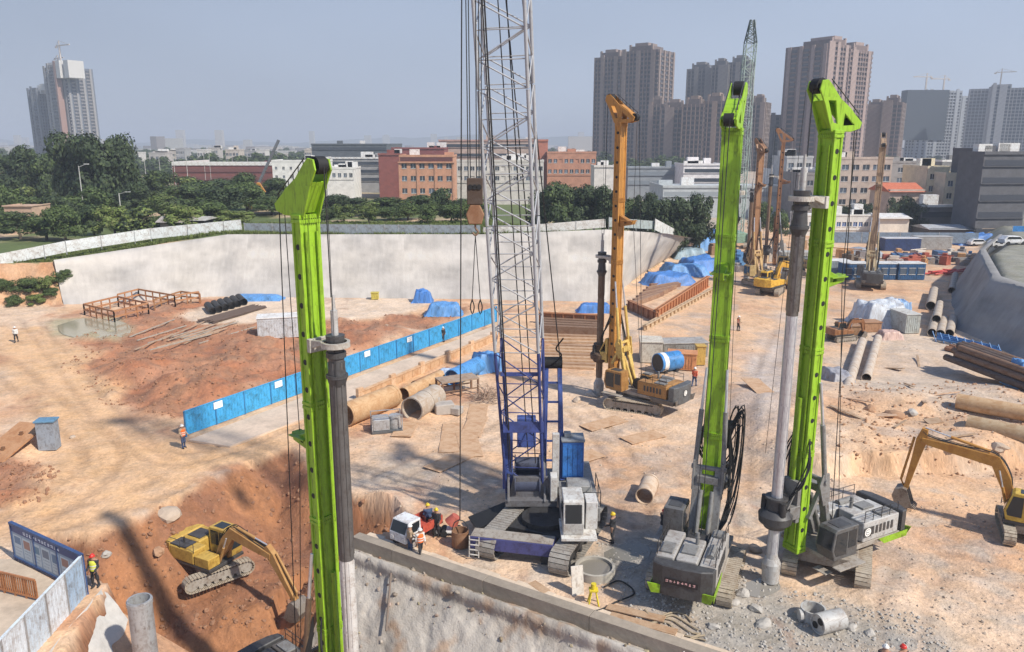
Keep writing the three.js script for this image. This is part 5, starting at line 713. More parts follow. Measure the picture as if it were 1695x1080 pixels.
house({ name: 'site_shed', label: 'grey open shed with a pale lean-to roof below the dark shop block', px: [1540, 1612], top: 380, d: 183, col: [0.10, 0.1, 0.105], depth: 8, par: 0.2, roof: { h: 0.8, mat: painted([0.4, 0.42, 0.44]) } });
house({ name: 'village_house', label: 'tiny buff hut with a tin roof above the white hoarding', px: [264, 300], top: 368, d: 132, col: [0.42, 0.31, 0.24], depth: 4, par: 0.1, roof: { h: 0.8, mat: painted([0.4, 0.37, 0.34]) } });
house({ name: 'village_house', label: 'open tin-roofed lean-to beside the buff hut', px: [304, 338], top: 365, d: 133, col: [0.10, 0.09, 0.08], depth: 4, par: 0.1, roof: { h: 0.5, mat: painted([0.46, 0.45, 0.42]) } });
house({ name: 'village_house', label: 'salmon hut between the trees at the left edge', px: [5, 52], top: 342, d: 150, col: [0.52, 0.36, 0.26], depth: 6, par: 0.2 });
{ const r = rng(77), cs = [[0.6, 0.58, 0.55], [0.45, 0.42, 0.4], [0.52, 0.46, 0.4], [0.36, 0.36, 0.37]]; for (let i = 0; i < 16; i++) { const px = i < 10 ? 212 + i * 26 + r() * 10 : 500 + (i - 10) * 45 + r() * 12, w = 12 + r() * 16; house({ name: 'village_house', label: `hazy ${['white', 'grey', 'buff', 'slate'][i % 4]} village house under the horizon, ${ord(i)} from the left`, px: [px, px + w], top: 246 + r() * 11, d: 430 + r() * 160, col: cs[i % 4], rows: 2, cols: 3 + Math.floor(r() * 3), ww: 1.6, depth: 10 }); } }
// ---------------------------------------------------------------- high-rise towers
function tower(o) {
  const k = Object.assign({ fh: 3.1, col: [0.155, 0.125, 0.118], rib: [0.27, 0.21, 0.185], dark: [0.07, 0.075, 0.09], depth: 24, d: 620 }, o);
  const root = thing('apartment_tower', k.label, 'tower block', [0, 0, 0], 0, k.group || 'apartment towers on the skyline');
  const zc = -k.d, wall = new MB(), ribs = new MB(), pane = new MB(), slab = new MB();
  const a0 = atD(k.segs[0][0], 200, k.d).x, a1 = atD(k.segs.at(-1)[1], 200, k.d).x, cx = (a0 + a1) / 2, wide = 1 / Math.cos(k.turn || 0); if (k.side) k.depth = k.side / FOCAL * k.d / Math.abs(Math.sin(k.turn)); root.position.set(cx, 2, zc); root.rotation.y = k.turn || 0;
  k.segs.forEach((s, si) => {
    const x0 = (atD(s[0], 200, k.d).x - cx) * wide, x1 = (atD(s[1], 200, k.d).x - cx) * wide, h = atD(0, s[2], k.d).y - 2, zf = s[3] ?? (si % 2 ? 2.5 : 0), w = x1 - x0;
    wall.span(x0, x1, 0, h, zf - k.depth, zf - 1.1);
    const n = Math.max(3, Math.round(w / 2.9)), bw = w / n, floors = Math.floor((h - 2) / k.fh);
    for (let c = 0; c < n; c++) {
      const solid = hash(c, si, k.seed || 1) < 0.36, l = x0 + c * bw, r = l + bw;
      if (solid) { ribs.span(l, r, 0, h + (hash(c, si, 9) < 0.5 ? 1.5 : 0), zf - 1.1, zf); } else { ribs.span(l, l + 0.5, 0, h, zf - 1.1, zf - 0.15); for (let f = 0; f < floors; f++) { const y = h - 2 - (f + 1) * k.fh; slab.span(l + 0.5, r, y, y + 1.25, zf - 1.1, zf - 0.3); pane.span(l + 0.52, r - 0.02, y + 1.25, y + k.fh, zf - 1.099, zf - 1.05); } slab.span(l + 0.5, r, h - 2, h, zf - 1.1, zf - 0.3); }
    }
    for (const sx of [x0, x1]) { const nz = 7, bz = (k.depth - 1.5) / nz, o = sx === x0 ? -1 : 1; for (let c = 0; c < nz; c++) { const z = zf - 1.3 - c * bz; if (c % 2 === 0) ribs.span(sx, sx + o * 0.8, 0, h, z - bz * 0.55, z); else for (let f = 0; f < floors; f++) { const y = h - 2 - (f + 1) * k.fh; slab.span(sx, sx + o * 0.5, y, y + 1.2, z - bz, z); pane.span(sx, sx + o * 0.06, y + 1.2, y + k.fh, z - bz, z); } } }
    if (k.crown !== false && w > 8) { wall.span(x0 + w * 0.2, x1 - w * 0.2, h, h + 3.2, zf - k.depth * 0.7, zf - 1.5); ribs.span(x0 + w * 0.32, x1 - w * 0.32, h + 3.2, h + 5.4, zf - k.depth * 0.6, zf - 2.5); for (const q of [0.2, 0.8]) ribs.span(x0 + w * q - 0.7, x0 + w * q + 0.7, h, h + 4.4, zf - 3, zf - 1.4); }
  });
  wall.build('wall', concrete(k.col), root); ribs.build('pier', concrete(k.rib), root); const p = pane.build('window', M(k.dark, 0.2), root); if (p) p.userData.kind = 'stuff'; const s = slab.build('balcony', concrete(k.slab || k.col), root); if (s) s.userData.kind = 'stuff';
  if (k.extra) k.extra(root, cx);
  return root;
}
const TAN = [0.40, 0.315, 0.27];
tower({ label: 'tall brown twin-crowned tower block behind the orange mast', segs: [[985, 1030, 92], [1030, 1082, 86, 3]], side: 36, turn: -0.62, seed: 2, d: 610 });
tower({ label: 'lower brown tower block between the orange mast and the twin-crowned tower', segs: [[1076, 1098, 172], [1096, 1134, 178, 3]], side: 10, turn: -0.5, seed: 3, d: 560 });
tower({ label: 'blue-grey stepped tower block behind the second lime mast', segs: [[1139, 1176, 112], [1176, 1200, 108, 3], [1198, 1230, 104]], side: 13, turn: -0.5, seed: 4, d: 680, col: [0.10, 0.10, 0.11], rib: [0.19, 0.175, 0.17] });
tower({ label: 'wide brown tower block just left of the second lime mast', segs: [[1135, 1166, 172, 3], [1165, 1196, 168]], side: 18, turn: -0.55, seed: 5, d: 540, rib: [0.30, 0.22, 0.18] });
tower({ label: 'grey-brown tower block between the second lime mast and the tall crowned tower', segs: [[1216, 1242, 158, 3], [1242, 1262, 170]], side: 18, turn: -0.55, seed: 6, d: 560, col: [0.15, 0.13, 0.125] });
tower({ label: 'tallest pinkish-brown tower block behind the right lime mast', segs: [[1346, 1394, 76, 2], [1392, 1445, 82]], side: 45, turn: 0.6, seed: 7, d: 560, col: [0.17, 0.125, 0.115], rib: [0.33, 0.25, 0.225] });
tower({ label: 'dark narrow tower block just left of the tallest tower', segs: [[1278, 1302, 190]], side: 6, turn: -0.5, seed: 8, d: 600, col: [0.12, 0.115, 0.12], rib: [0.2, 0.18, 0.175], crown: false });
tower({ label: 'brown tower block right of the tallest tower, behind the tan rig', segs: [[1436, 1462, 176, -1], [1460, 1484, 170, 3]], side: 29, turn: -0.55, seed: 9, d: 600 });
function siteCrane(root, x, y, z, s, flip = 1) { const g = new MB(); g.span(x - 0.6, x + 0.6, y - 6, y + 16 * s, z - 0.6, z + 0.6).span(x - 5 * flip, x + 17 * flip * s, y + 16 * s, y + 17 * s, z - 0.5, z + 0.5).span(x - 6 * flip, x - 4 * flip, y + 14.5 * s, y + 16 * s, z - 0.8, z + 0.8).beam([x, y + 21 * s, z], [x + 14 * flip * s, y + 17 * s, z], 0.25).beam([x, y + 21 * s, z], [x - 4.5 * flip, y + 17 * s, z], 0.25).span(x - 0.4, x + 0.4, y + 17 * s, y + 21 * s, z - 0.4, z + 0.4); g.build('tower_crane', painted([0.55, 0.5, 0.45]), root); }
const NET = [0.055, 0.07, 0.09];
tower({ label: 'netted tower under construction at the right, pale lower floors', segs: [[1521, 1588, 150], [1586, 1612, 158, -8]], d: 820, col: [0.34, 0.36, 0.39], rib: [0.36, 0.38, 0.41], seed: 21, crown: false, group: 'unfinished towers', extra: (r, cx) => { const h = atD(0, 149, 820).y - 2, hb = atD(0, 232, 820).y - 2, x0 = atD(1519, 0, 820).x - cx, x1 = atD(1590, 0, 820).x - cx, x2 = atD(1614, 0, 820).x - cx; new MB().span(x0, x1, hb, h, -12, 1).build('safety_net', painted(NET, 0.9), r); new MB().span(x1 + 0.2, x2, hb + 4, h - 5, -22, -6.5).build('safety_net', painted([0.10, 0.12, 0.15], 0.9), r); siteCrane(r, x0 + 22, h, -8, 0.8, -1); siteCrane(r, x0 + 40, h - 2, -8, 0.8, -1); } });
tower({ label: 'grey glazed tower under construction at the far right edge', segs: [[1612, 1640, 146], [1640, 1662, 140, 3], [1662, 1690, 146]], side: 24, turn: -0.5, d: 760, col: [0.18, 0.19, 0.21], rib: [0.36, 0.36, 0.37], slab: [0.2, 0.21, 0.235], seed: 22, crown: false, group: 'unfinished towers', extra: (r, cx) => siteCrane(r, atD(1676, 0, 760).x - cx, atD(0, 140, 760).y - 2, -8, 0.7) });
tower({ label: 'unfinished tower on the left with white-wrapped top floors and a crane', segs: [[64, 91, 110, -4], [89, 109, 108, 2], [107, 121, 112, -3]], side: 24, turn: -0.55, d: 780, col: [0.14, 0.16, 0.20], rib: [0.30, 0.29, 0.29], slab: [0.24, 0.23, 0.235], seed: 23, crown: false, group: 'unfinished towers', extra: (r, cx) => { const d = 780, h = atD(0, 106, d).y - 2, hb = atD(0, 131, d).y - 2; for (const [a, b, z] of [[61, 85, 0.5], [95, 107, 3.2], [113, 126, 1.2]]) new MB().span(atD(a, 0, d).x - cx, atD(b, 0, d).x - cx, hb, h + (a % 3), -14, z).build('wrapped_floors', painted([0.58, 0.58, 0.57], 0.9), r); new MB().span(atD(88, 0, d).x - cx, atD(93, 0, d).x - cx, 0, h + 2, -2, 3.4).build('hoist_shaft', rusty([0.32, 0.22, 0.20]), r); siteCrane(r, atD(85, 0, d).x - cx, h, -6, 1); siteCrane(r, atD(70, 0, d).x - cx, h - 4, -8, 0.6); } });
tower({ label: 'bluish unfinished tower at the far left beside the white-wrapped one', segs: [[45, 60, 148], [60, 76, 146, 3]], side: 8, turn: -0.5, d: 820, col: [0.12, 0.145, 0.18], rib: [0.17, 0.185, 0.21], seed: 24, crown: false, group: 'unfinished towers', extra: (r, cx) => { const d = 820, h = atD(0, 144, d).y - 2; new MB().span(atD(48, 0, d).x - cx, atD(58, 0, d).x - cx, h - 7, h + 1, -10, 0.4).build('wrapped_floors', painted([0.6, 0.6, 0.6], 0.9), r); new MB().span(atD(64, 0, d).x - cx, atD(77, 0, d).x - cx, h - 4, h + 2, -10, 3.4).build('wrapped_floors', painted([0.6, 0.6, 0.6], 0.9), r); } });
// far roofs on the plain, too distant to tell apart
{
  const r = rng(55), g = new MB(), g2 = new MB();
  for (let i = 0; i < 300; i++) { const d = 950 + Math.pow(r(), 1.2) * 2400, x = (r() - 0.5) * d * 1.5, w = 10 + r() * 40, h = 6 + r() * 9 * (r() < 0.1 ? 3 : 1); (r() < 0.5 ? g : g2).box(w, h, 14 + r() * 20, x, h / 2 + 2, -d, (r() - 0.5) * 0.4); }
  for (let i = 0; i < 34; i++) { const d = 2000 + r() * 1500, x = (r() - 0.55) * d * 1.3, h = 25 + r() * 45; g.box(14 + r() * 14, h, 16, x, h / 2, -d); }
  tag(g.build('distant_town', concrete([0.40, 0.39, 0.38])), 'hazy pale roofs of the town out to the horizon', null, null, 'stuff'); tag(g2.build('distant_town', concrete([0.22, 0.20, 0.20])), 'hazy dark roofs of the town out to the horizon', null, null, 'stuff');
  // low hills on the horizon
  const hp = [], hi = []; const n = 160; for (let i = 0; i <= n; i++) { const x = -4200 + i / n * 8400, h = 12 + 55 * fbm(i * 0.09, 2, 4, 77) * fbm(i * 0.03, 9, 2, 71) * 2; hp.push(x, -5, -4300, x, h, -4600, x, -5, -5000); } for (let i = 0; i < n; i++) for (let k = 0; k < 2; k++) { const a = i * 3 + k; hi.push(a, a + 3, a + 1, a + 1, a + 3, a + 4); } const hg = new THREE.BufferGeometry(); hg.setAttribute('position', new THREE.Float32BufferAttribute(hp, 3)); hg.setIndex(hi); hg.computeVertexNormals(); tag(put('hills', hg, M([0.10, 0.12, 0.10], 1)), 'low hazy hills along the horizon', null, null, 'structure');
}
// lamp posts and pylons on the left plain
{
  const g = new MB(); g.cyl([0, 0, 0], [0, 10, 0], 0.14, 0.08, 6).cyl([0, 9.8, 0], [1.6, 10.3, 0], 0.06, 0.05, 5).span(1.2, 2.2, 10.25, 10.4, -0.15, 0.15); const geo = g.geo();
  [[238, 262, 300], [262, 258, 300], [286, 256, 320], [307, 256, 310], [336, 250, 330], [345, 250, 330], [383, 252, 350], [408, 250, 350], [129, 272, 168], [196, 318, 150]].forEach(([px, y, d], i) => { const p = atD(px, y, d), o = put('lamp_post', geo, painted([0.5, 0.5, 0.48])); const gy = heightAt(p.x, p.z, true); o.position.set(p.x, gy, p.z); o.scale.set(1, Math.max(0.3, (p.y - gy) / 10.3), 1); tag(o, i === 8 ? 'pale pole in front of the tall dark trees' : i === 9 ? 'short pale pole among the front trees on the left' : `slim pale lamp post over the factory roofs, ${ord(i)} from the left`, 'lamp post', 'lamp posts on the left plain'); });
  const jb = new MB(); const p = atD(440, 262, 250), q = atD(461, 232, 250); jb.beam(p.clone().setY(p.y - 8).add(V(-3, 0, 0)), q, 0.9, 0.7); tag(jb.build('mobile_crane_jib', painted([0.14, 0.15, 0.17])), 'dark slanting crane jib left of the white block', 'crane jib');
  const jo = new MB(), p2 = atD(413, 328, 170), q2 = atD(428, 303, 170); jo.beam(p2, q2, 0.6, 0.5).beam(q2, q2.clone().add(V(1.2, -2.0, 0)), 0.4, 0.4).beam(p2, p2.clone().add(V(-0.6, -8, 0)), 0.8, 0.6); tag(jo.build('loader_arm', painted([0.55, 0.27, 0.06])), 'orange digger arm poking above the trees left of the pit rig', 'digger arm');
}
// ---------------------------------------------------------------- things lying about the site
const GY = (x, z) => heightAt(x, z);
const onG = (px, py) => { // the spot on the ground seen there
  const X = (px - 847.5) / FOCAL, v = (py - 540) / FOCAL, dy = -(sp + v * cp), dz = -(cp - v * sp); let a = 18, b = 0; for (let s = 18; s < 420; s += s < 70 ? 0.5 : 1.5) { if (CAM_H + dy * s < GY(X * s, dz * s)) { b = s; break; } a = s; }
  if (!b) { const p = at(px, py); p.y = GY(p.x, p.z); return p; } for (let k = 0; k < 14; k++) { const m = (a + b) / 2; (CAM_H + dy * m < GY(X * m, dz * m)) ? b = m : a = m; } return V(X * b, GY(X * b, dz * b), dz * b);
};
function pipe(name, label, a, b, r, mat, o = {}) { // a hollow pipe between two spots on the ground
  const A = a.isVector3 ? a : onG(...a), B = b.isVector3 ? b : onG(...b), c = A.clone().add(B).multiplyScalar(0.5), d = B.clone().sub(A), L = d.length();
  const t = thing(name, label, 'pipe', [A.x, Math.min(A.y, B.y) + (o.y || 0), A.z], head(d.x, d.z), o.group); const w = o.wall || r * 0.09;
  new MB().ring([0, r, 0], [L, r, 0], r, r - w, o.seg || 26).build('shell', mat, t);
  if (o.collar) for (const x of o.collar) new MB().ring([x * L, r, 0], [x * L + 0.18, r, 0], r + 0.035, r - 0.01, 26).build('collar', mat, t);
  return t;
}
const TANP = rusty([0.50, 0.345, 0.20]), RUSTP = rusty([0.36, 0.19, 0.10]), GREYPIPE = rusty([0.40, 0.37, 0.33]), DKP = rusty([0.11, 0.085, 0.075]), BLKP = M([0.018, 0.019, 0.02], 0.55), GALV = steel([0.42, 0.43, 0.44], 0.5, 0.4);
pipe('casing_pipe', 'wide tan casing pipe beside the pit rig kelly bar', [572, 706], [652, 672], 0.95, TANP, { collar: [0.02, 0.95] });
pipe('casing_pipe', 'long tan casing pipe along the low brown guide wall', [668, 664], [738, 630], 0.62, TANP);
pipe('casing_pipe', 'short rusty brown casing pipe beside the blue-wrapped pipe', [688, 652], [742, 628], 0.62, RUSTP);
pipe('casing_pipe', 'grey casing pipe whose wide open end faces us', [682, 694], [722, 673], 0.98, GREYPIPE, { wall: 0.07, collar: [0.0, 0.5] });
pipe('casing_pipe', 'blue-wrapped casing pipe nearest the crane boom', [748, 640], [812, 606], 0.8, painted([0.08, 0.27, 0.58], 0.5));
pipe('casing_pipe', 'short pale casing pipe lying alone on the sand', [1066, 836], [1076, 810], 0.56, rusty([0.52, 0.44, 0.36]), { wall: 0.05, collar: [0.9] });
pipe('steel_pipe', 'left one of two pale steel pipes pointing away, right of the lime mast', [1397, 652], [1427, 572], 0.46, rusty([0.46, 0.42, 0.375]), { collar: [0.45] });
pipe('steel_pipe', 'right one of two pale steel pipes pointing away, right of the lime mast', [1434, 630], [1453, 566], 0.44, rusty([0.46, 0.42, 0.375]), { collar: [0.5] });
pipe('steel_pipe', 'nearer of two fat tan pipes running out of the right edge', [1602, 702], [1740, 745], 0.66, rusty([0.40, 0.315, 0.21]));
pipe('steel_pipe', 'farther of two fat tan pipes running out of the right edge', [1583, 674], [1740, 706], 0.62, rusty([0.47, 0.34, 0.21]));
{ // stack of dark pipes
  const A = onG(1566, 620), B = onG(1752, 668), d = B.clone().sub(A).normalize(), n = V(-d.z, 0, d.x); if (n.z > 0) n.negate(); let q = 0;
  for (let lay = 0; lay < 3; lay++) for (let k = 0; k < 6 - lay; k++) { const o = n.clone().multiplyScalar(0.66 * k + 0.33 * lay), a = A.clone().add(o).addScaledVector(d, (hash(lay, k, 3) - 0.5) * 1.6), b = B.clone().add(o); a.y = b.y = Math.max(A.y, B.y); pipe('steel_pipe', `dark rusty pipe in the big stack at the right, ${['bottom', 'middle', 'top'][lay]} layer, ${ord(k)} from the front`, a, b, 0.32, hash(lay, k, 8) > 0.6 ? rusty([0.20, 0.13, 0.09]) : DKP, { y: lay * 0.56, seg: 16, group: 'stack of dark steel pipes' }); }
  const A2 = onG(1556, 578), B2 = onG(1730, 622); for (let k = 0; k < 5; k++) { const dd = B2.clone().sub(A2).normalize(), nn = V(-dd.z, 0, dd.x); if (nn.z > 0) nn.negate(); const a = A2.clone().addScaledVector(nn, k * 0.5).addScaledVector(dd, hash(k, 3) * 1.2), b = B2.clone().addScaledVector(nn, k * 0.5); a.y = b.y = A2.y; pipe('steel_pipe', `thin rust-brown pipe behind the big dark stack, ${ord(k)} from the front`, a, b, 0.22, rusty([0.28, 0.15, 0.09]), { seg: 12, group: 'thin brown pipes' }); }
}
for (const [i, [px, py, r]] of [[1540, 514, 0.62], [1548, 546, 0.5], [1542, 558, 0.5], [1556, 560, 0.5], [1571, 559, 0.5], [1575, 486, 0.5]].entries()) pipe('pipe_stub', ['upright-rimmed pale pipe end', 'topmost of the small pipe ends', 'leftmost low pipe end', 'middle low pipe end', 'rightmost low pipe end beside the blue rails', 'lone dark pipe end by the grey slope'][i] + ' near the grey slope', [px, py], [px + 6, py - 26], r, GREYPIPE, { y: i === 1 ? 0.85 : 0, group: 'pipe ends by the grey slope' });
// six black culvert pipes and the dark bar bundle by the back wall
{ const A = onG(352, 521), B = onG(404, 506), d = B.clone().sub(A), back = V(-0.55, 0, -1).normalize().multiplyScalar(4.2); for (let k = 0; k < 6; k++) { const a = A.clone().addScaledVector(d, k / 5); a.y = Math.max(A.y, B.y) - 0.02; const b = a.clone().add(back); pipe('culvert_pipe', `black plastic culvert pipe by the back wall, ${ord(k)} from the left`, a, b, 0.5, BLKP, { wall: 0.07, group: 'six black culvert pipes' }); } }
{ const A = onG(350, 537), B = onG(436, 512), t = thing('bar_bundle', 'bundle of dark reinforcing bars in front of the black culvert pipes', 'steel bars'); const d = B.clone().sub(A).normalize(), n = V(-d.z, 0, d.x); if (n.z > 0) n.negate(); const r = rng(8); for (let k = 0; k < 26; k++) { const o = A.clone().addScaledVector(n, (k % 13) * 0.2).addScaledVector(d, r() * 1.2), e = B.clone().addScaledVector(n, (k % 13) * 0.2).addScaledVector(d, r()); o.y = e.y = A.y + 0.1 + (k > 12 ? 0.14 : 0); new MB().cyl(o, e, 0.07, 0.07, 6).build('bar', DKP, t); } }
function standing(name, label, px, py, r, h, mat, e) { const p = at(px, py, e), t = thing(name, label, 'pipe', [p.x, e - h, p.z]); new MB().ring([0, 0, 0], [0, h, 0], r, r - 0.07, 28).build('shell', mat, t); new MB().ring([0, h - 0.25, 0], [0, h - 0.05, 0], r + 0.03, r, 28).build('collar', mat, t); return t; }
standing('standing_casing', 'grey steel casing standing upright in the pit at the lower left', 230, 992, 0.54, 7.0, GALV, 1.4);
// low guide wall along the road
{
  const A = onG(594, 664), B = onG(826, 561), d = B.clone().sub(A), L = d.length(), t = thing('guide_wall', 'low brown guide wall with posts along the pale lane right of the blue hoarding', 'wall', [A.x, 0, A.z], head(d.x, d.z));
  const n = 16, w = L / n; for (let k = 0; k < n; k++) { new MB().span(k * w + 0.02, (k + 1) * w - 0.02, -0.2, 0.75, -0.12, 0.12, 0.02).build('wall_length', [rusty([0.54, 0.37, 0.23]), rusty([0.50, 0.34, 0.21])][k % 2], t); if (k % 3 === 0) new MB().span(k * w - 0.2, k * w + 0.5, -0.1, 1.15, -0.16, 0.16, 0.02).build('marker_panel', rusty([0.6, 0.44, 0.3]), t); }
  new MB().span(0, L, 0.76, 0.84, -0.2, 0.2).build('coping', rusty([0.58, 0.4, 0.25]), t);
}
function waler(label, a, b, h, col) { const A = onG(...a), B = onG(...b), d = B.clone().sub(A), L = d.length(), t = thing('steel_waler', label, 'beam', [A.x, Math.min(A.y, B.y), A.z], head(d.x, d.z)); const m = rusty(col), n = Math.round(L / 3), w = L / n; for (let k = 0; k < n; k++) { new MB().span(k * w + 0.01, (k + 1) * w - 0.01, 0, h, -0.06, 0.06).span(k * w + 0.01, (k + 1) * w - 0.01, h - 0.08, h, -0.3, 0.3).span(k * w + 0.01, (k + 1) * w - 0.01, 0, 0.08, -0.3, 0.3).span(k * w + 0.3, k * w + 0.4, 0.08, h - 0.08, -0.28, 0.28).span(k * w + w * 0.6, k * w + w * 0.6 + 0.1, 0.08, h - 0.08, -0.28, 0.28).build('beam_length', m, t); } return t; }
waler('rust-orange steel waler in front of the pale back wall, left of the orange rig', [892, 536], [1000, 541], 1.5, [0.42, 0.20, 0.10]);
waler('long rust-orange steel waler running away behind the orange rig', [1086, 534], [1172, 474], 1.7, [0.46, 0.22, 0.11]);
waler('pale low waler beside the long rust-orange one', [1066, 548], [1182, 482], 0.7, [0.5, 0.4, 0.28]);
waler('short rust-brown waler left of the orange rig', [1040, 512], [1090, 534], 1.3, [0.40, 0.2, 0.11]);
// stacked beams and timber mats
{ let i = 0; for (let k = 0; k < 9; k++) { const A = onG(1038 + k * 5.5, 512 - k * 5), B = onG(1090 + k * 7, 493 - k * 3.6), t = new MB(); t.beam(A.clone().setY(0.35), B.clone().setY(0.36), 0.45, 0.6); tag(t.build('stacked_beam', rusty(k % 2 ? [0.24, 0.15, 0.11] : [0.30, 0.2, 0.14])), `brown steel beam laid out behind the orange rig, ${ord(k)} from the front`, 'beam', 'steel beams laid out behind the orange rig'); } }
{ const r = rng(12); for (let k = 0; k < 11; k++) { const y = 556 + k * 5.2, A = onG(893 + r() * 6, y), B = onG(992 + r() * 10 - k, y + 2 + r() * 2), t = new MB(); t.beam(A.clone().setY(0.12), B.clone().setY(0.13), 0.62, 0.22, 0.02); tag(t.build('timber_mat', rusty(k % 3 ? [0.46, 0.33, 0.22] : [0.36, 0.25, 0.17])), `long timber mat left of the orange rig, ${ord(k)} from the back`, 'timber mat', 'timber mats beside the orange rig'); } for (let k = 0; k < 4; k++) { const A = onG(896, 538 + k * 4), B = onG(990, 543 + k * 4), t = new MB(); t.beam(A.clone().setY(0.45), B.clone().setY(0.46), 0.8, 0.9, 0.03); tag(t.build('strut_beam', rusty([0.20, 0.13, 0.09])), `dark brown strut beam behind the timber mats, ${ord(k)} from the back`, 'beam', 'dark strut beams'); } }
// steel road plates
{ const r = rng(14); const L = [[690, 742, 800, 712], [735, 752, 815, 722], [742, 716, 826, 700], [700, 765, 790, 765], [640, 720, 700, 705], [960, 700, 1040, 706], [930, 755, 1000, 765], [1230, 650, 1280, 640], [760, 690, 820, 675], [1030, 720, 1100, 730]]; L.forEach(([a, b, c, d], i) => { const A = onG(a, b), B = onG(c, d), m = A.clone().add(B).multiplyScalar(0.5), dd = B.clone().sub(A), g = new MB(); g.box(Math.min(6, dd.length()), 0.035, 1.6, 0, 0, 0, 0, 0.008); const o = g.build('road_plate', rusty([0.50, 0.35, 0.23])); o.position.set(m.x, Math.max(A.y, B.y, m.y) + 0.06, m.z); o.rotation.y = head(dd.x, dd.z) + 0.9; tag(o, `dusty steel road plate, ${ord(i)} counted from the crane outwards`, 'steel plate', 'steel plates laid on the sand'); }); }
// boxes: containers, cabinets, cabins
function cabin(name, label, px, py, w, h, d, col, turn, o = {}) {
  const p = onG(px, py), t = thing(name, label, o.cat || 'container', [p.x, p.y - 0.03, p.z], turn || 0, o.group), m = painted(col, 0.6);
  const g = new MB(); g.span(-w / 2, w / 2, 0.1, h, -d, 0, 0.03); g.build('body', m, t); const rib = new MB(); const n = Math.floor(w / 0.3); for (let k = 0; k < n; k++) rib.span(-w / 2 + 0.15 + k * (w - 0.3) / n, -w / 2 + 0.15 + k * (w - 0.3) / n + 0.12, 0.3, h - 0.2, 0, 0.04); if (!o.smooth) rib.build('wall_rib', m, t);
  new MB().span(-w / 2 - 0.08, w / 2 + 0.08, h, h + 0.12, -d - 0.08, 0.08, 0.02).build('roof', o.roof ? painted(o.roof, 0.6) : m, t); new MB().span(-w / 2 + 0.1, w / 2 - 0.1, 0, 0.12, -d + 0.1, -0.1).build('skid', DARK, t);
  if (o.win) for (let k = 0; k < o.win; k++) { const x = -w / 2 + (k + 0.5) * w / o.win; const q = new MB().span(x - 0.5, x + 0.5, 1.0, 2.0, 0.045, 0.07).build('window', PANE2, t); new MB().span(x - 0.56, x + 0.56, 0.94, 1.0, 0.05, 0.1).span(x - 0.56, x + 0.56, 2.0, 2.06, 0.05, 0.1).build('frame', WHITE, q); }
  if (o.door) new MB().span(o.door - 0.45, o.door + 0.45, 0.15, 2.0, 0.042, 0.08).build('door', painted([0.2, 0.3, 0.4]), t);
  return t;
}
cabin('container', 'white metal container among the red earth left of the pit rig', 462, 561, 4.6, 2.4, 2.4, [0.52, 0.54, 0.56], 0.25, { roof: [0.7, 0.7, 0.68] });
cabin('switch_cabinet', 'tall grey switch cabinet with a blue-grey cap on the left slope', 78, 748, 1.25, 2.25, 0.9, [0.26, 0.30, 0.35], 0.12, { cat: 'cabinet', roof: [0.12, 0.25, 0.38], smooth: true });
[[1396, 1440], [1441, 1484], [1486, 1531]].forEach(([a, b], i) => { const A = at(a, 464), B = at(b, 464); cabin('site_cabin', `blue site cabin behind the tan rig, ${['left', 'middle', 'right'][i]} of three`, (a + b) / 2, 464, B.x - A.x - 0.1, 2.7, 2.6, [0.03, 0.11, 0.26], 0, { win: 3, roof: [0.6, 0.62, 0.62], group: 'blue site cabins', cat: 'cabin' }); });
cabin('site_cabin', 'grey-white site cabin beside the kelly bar far back', 1378, 458, 6, 2.6, 2.6, [0.30, 0.36, 0.40], 0, { win: 2, roof: [0.65, 0.66, 0.66], cat: 'cabin' });
cabin('water_tank', 'pale flat-sided settling tank behind the orange rig', 1078, 602, 2.2, 2.2, 2.6, [0.56, 0.52, 0.44], -0.1, { smooth: true, cat: 'tank' });
cabin('settling_tank', 'long grey settling tank with a white edge right of the orange rig', 1135, 592, 4.8, 1.5, 2.4, [0.26, 0.255, 0.24], 0.1, { roof: [0.35, 0.34, 0.32], cat: 'tank' });
cabin('power_unit', 'faded orange power unit beside the blue drum', 1128, 614, 2.8, 1.7, 1.5, [0.58, 0.27, 0.12], -0.25, { cat: 'generator' });
cabin('tool_cabinet', 'mustard yellow cabinet right of the blue drum', 1160, 606, 0.9, 2.0, 0.9, [0.5, 0.33, 0.08], 0, { smooth: true, cat: 'cabinet' });
cabin('container', 'pale green-white container behind the two steel pipes', 1510, 553, 1.8, 2.3, 3.4, [0.42, 0.45, 0.43], 0.1, { roof: [0.5, 0.5, 0.47] });
cabin('timber_crate', 'left brown timber crate in front of the tarpaulin tent', 1408, 556, 2.6, 1.1, 1.6, [0.34, 0.20, 0.11], 0, { smooth: true, cat: 'crate' });
cabin('timber_crate', 'right brown timber crate in front of the tarpaulin tent', 1443, 551, 2.4, 1.2, 1.6, [0.36, 0.20, 0.11], 0.1, { smooth: true, cat: 'crate' });
cabin('switch_box', 'small yellow box at the foot of the pale back wall', 620, 497, 1.0, 1.0, 0.8, [0.5, 0.42, 0.08], 0, { smooth: true, cat: 'cabinet' });
cabin('container', 'dark blue container among the site stores at the back right', 1494, 416, 7.5, 2.6, 2.6, [0.03, 0.06, 0.17], 0, { roof: [0.5, 0.52, 0.55] });
cabin('container', 'light grey container beside the dark blue one at the back right', 1546, 414, 7.5, 2.7, 2.6, [0.36, 0.37, 0.37], 0, {});
cabin('site_cabin', 'grey cabin behind the far yellow excavator', 1318, 442, 5.5, 2.6, 2.6, [0.42, 0.42, 0.40], 0, { win: 2, cat: 'cabin' });
cabin('container', 'white container at the end of the back wall beside the blue tarpaulins', 1148, 402, 6, 2.5, 2.5, [0.55, 0.55, 0.53], 0, {});
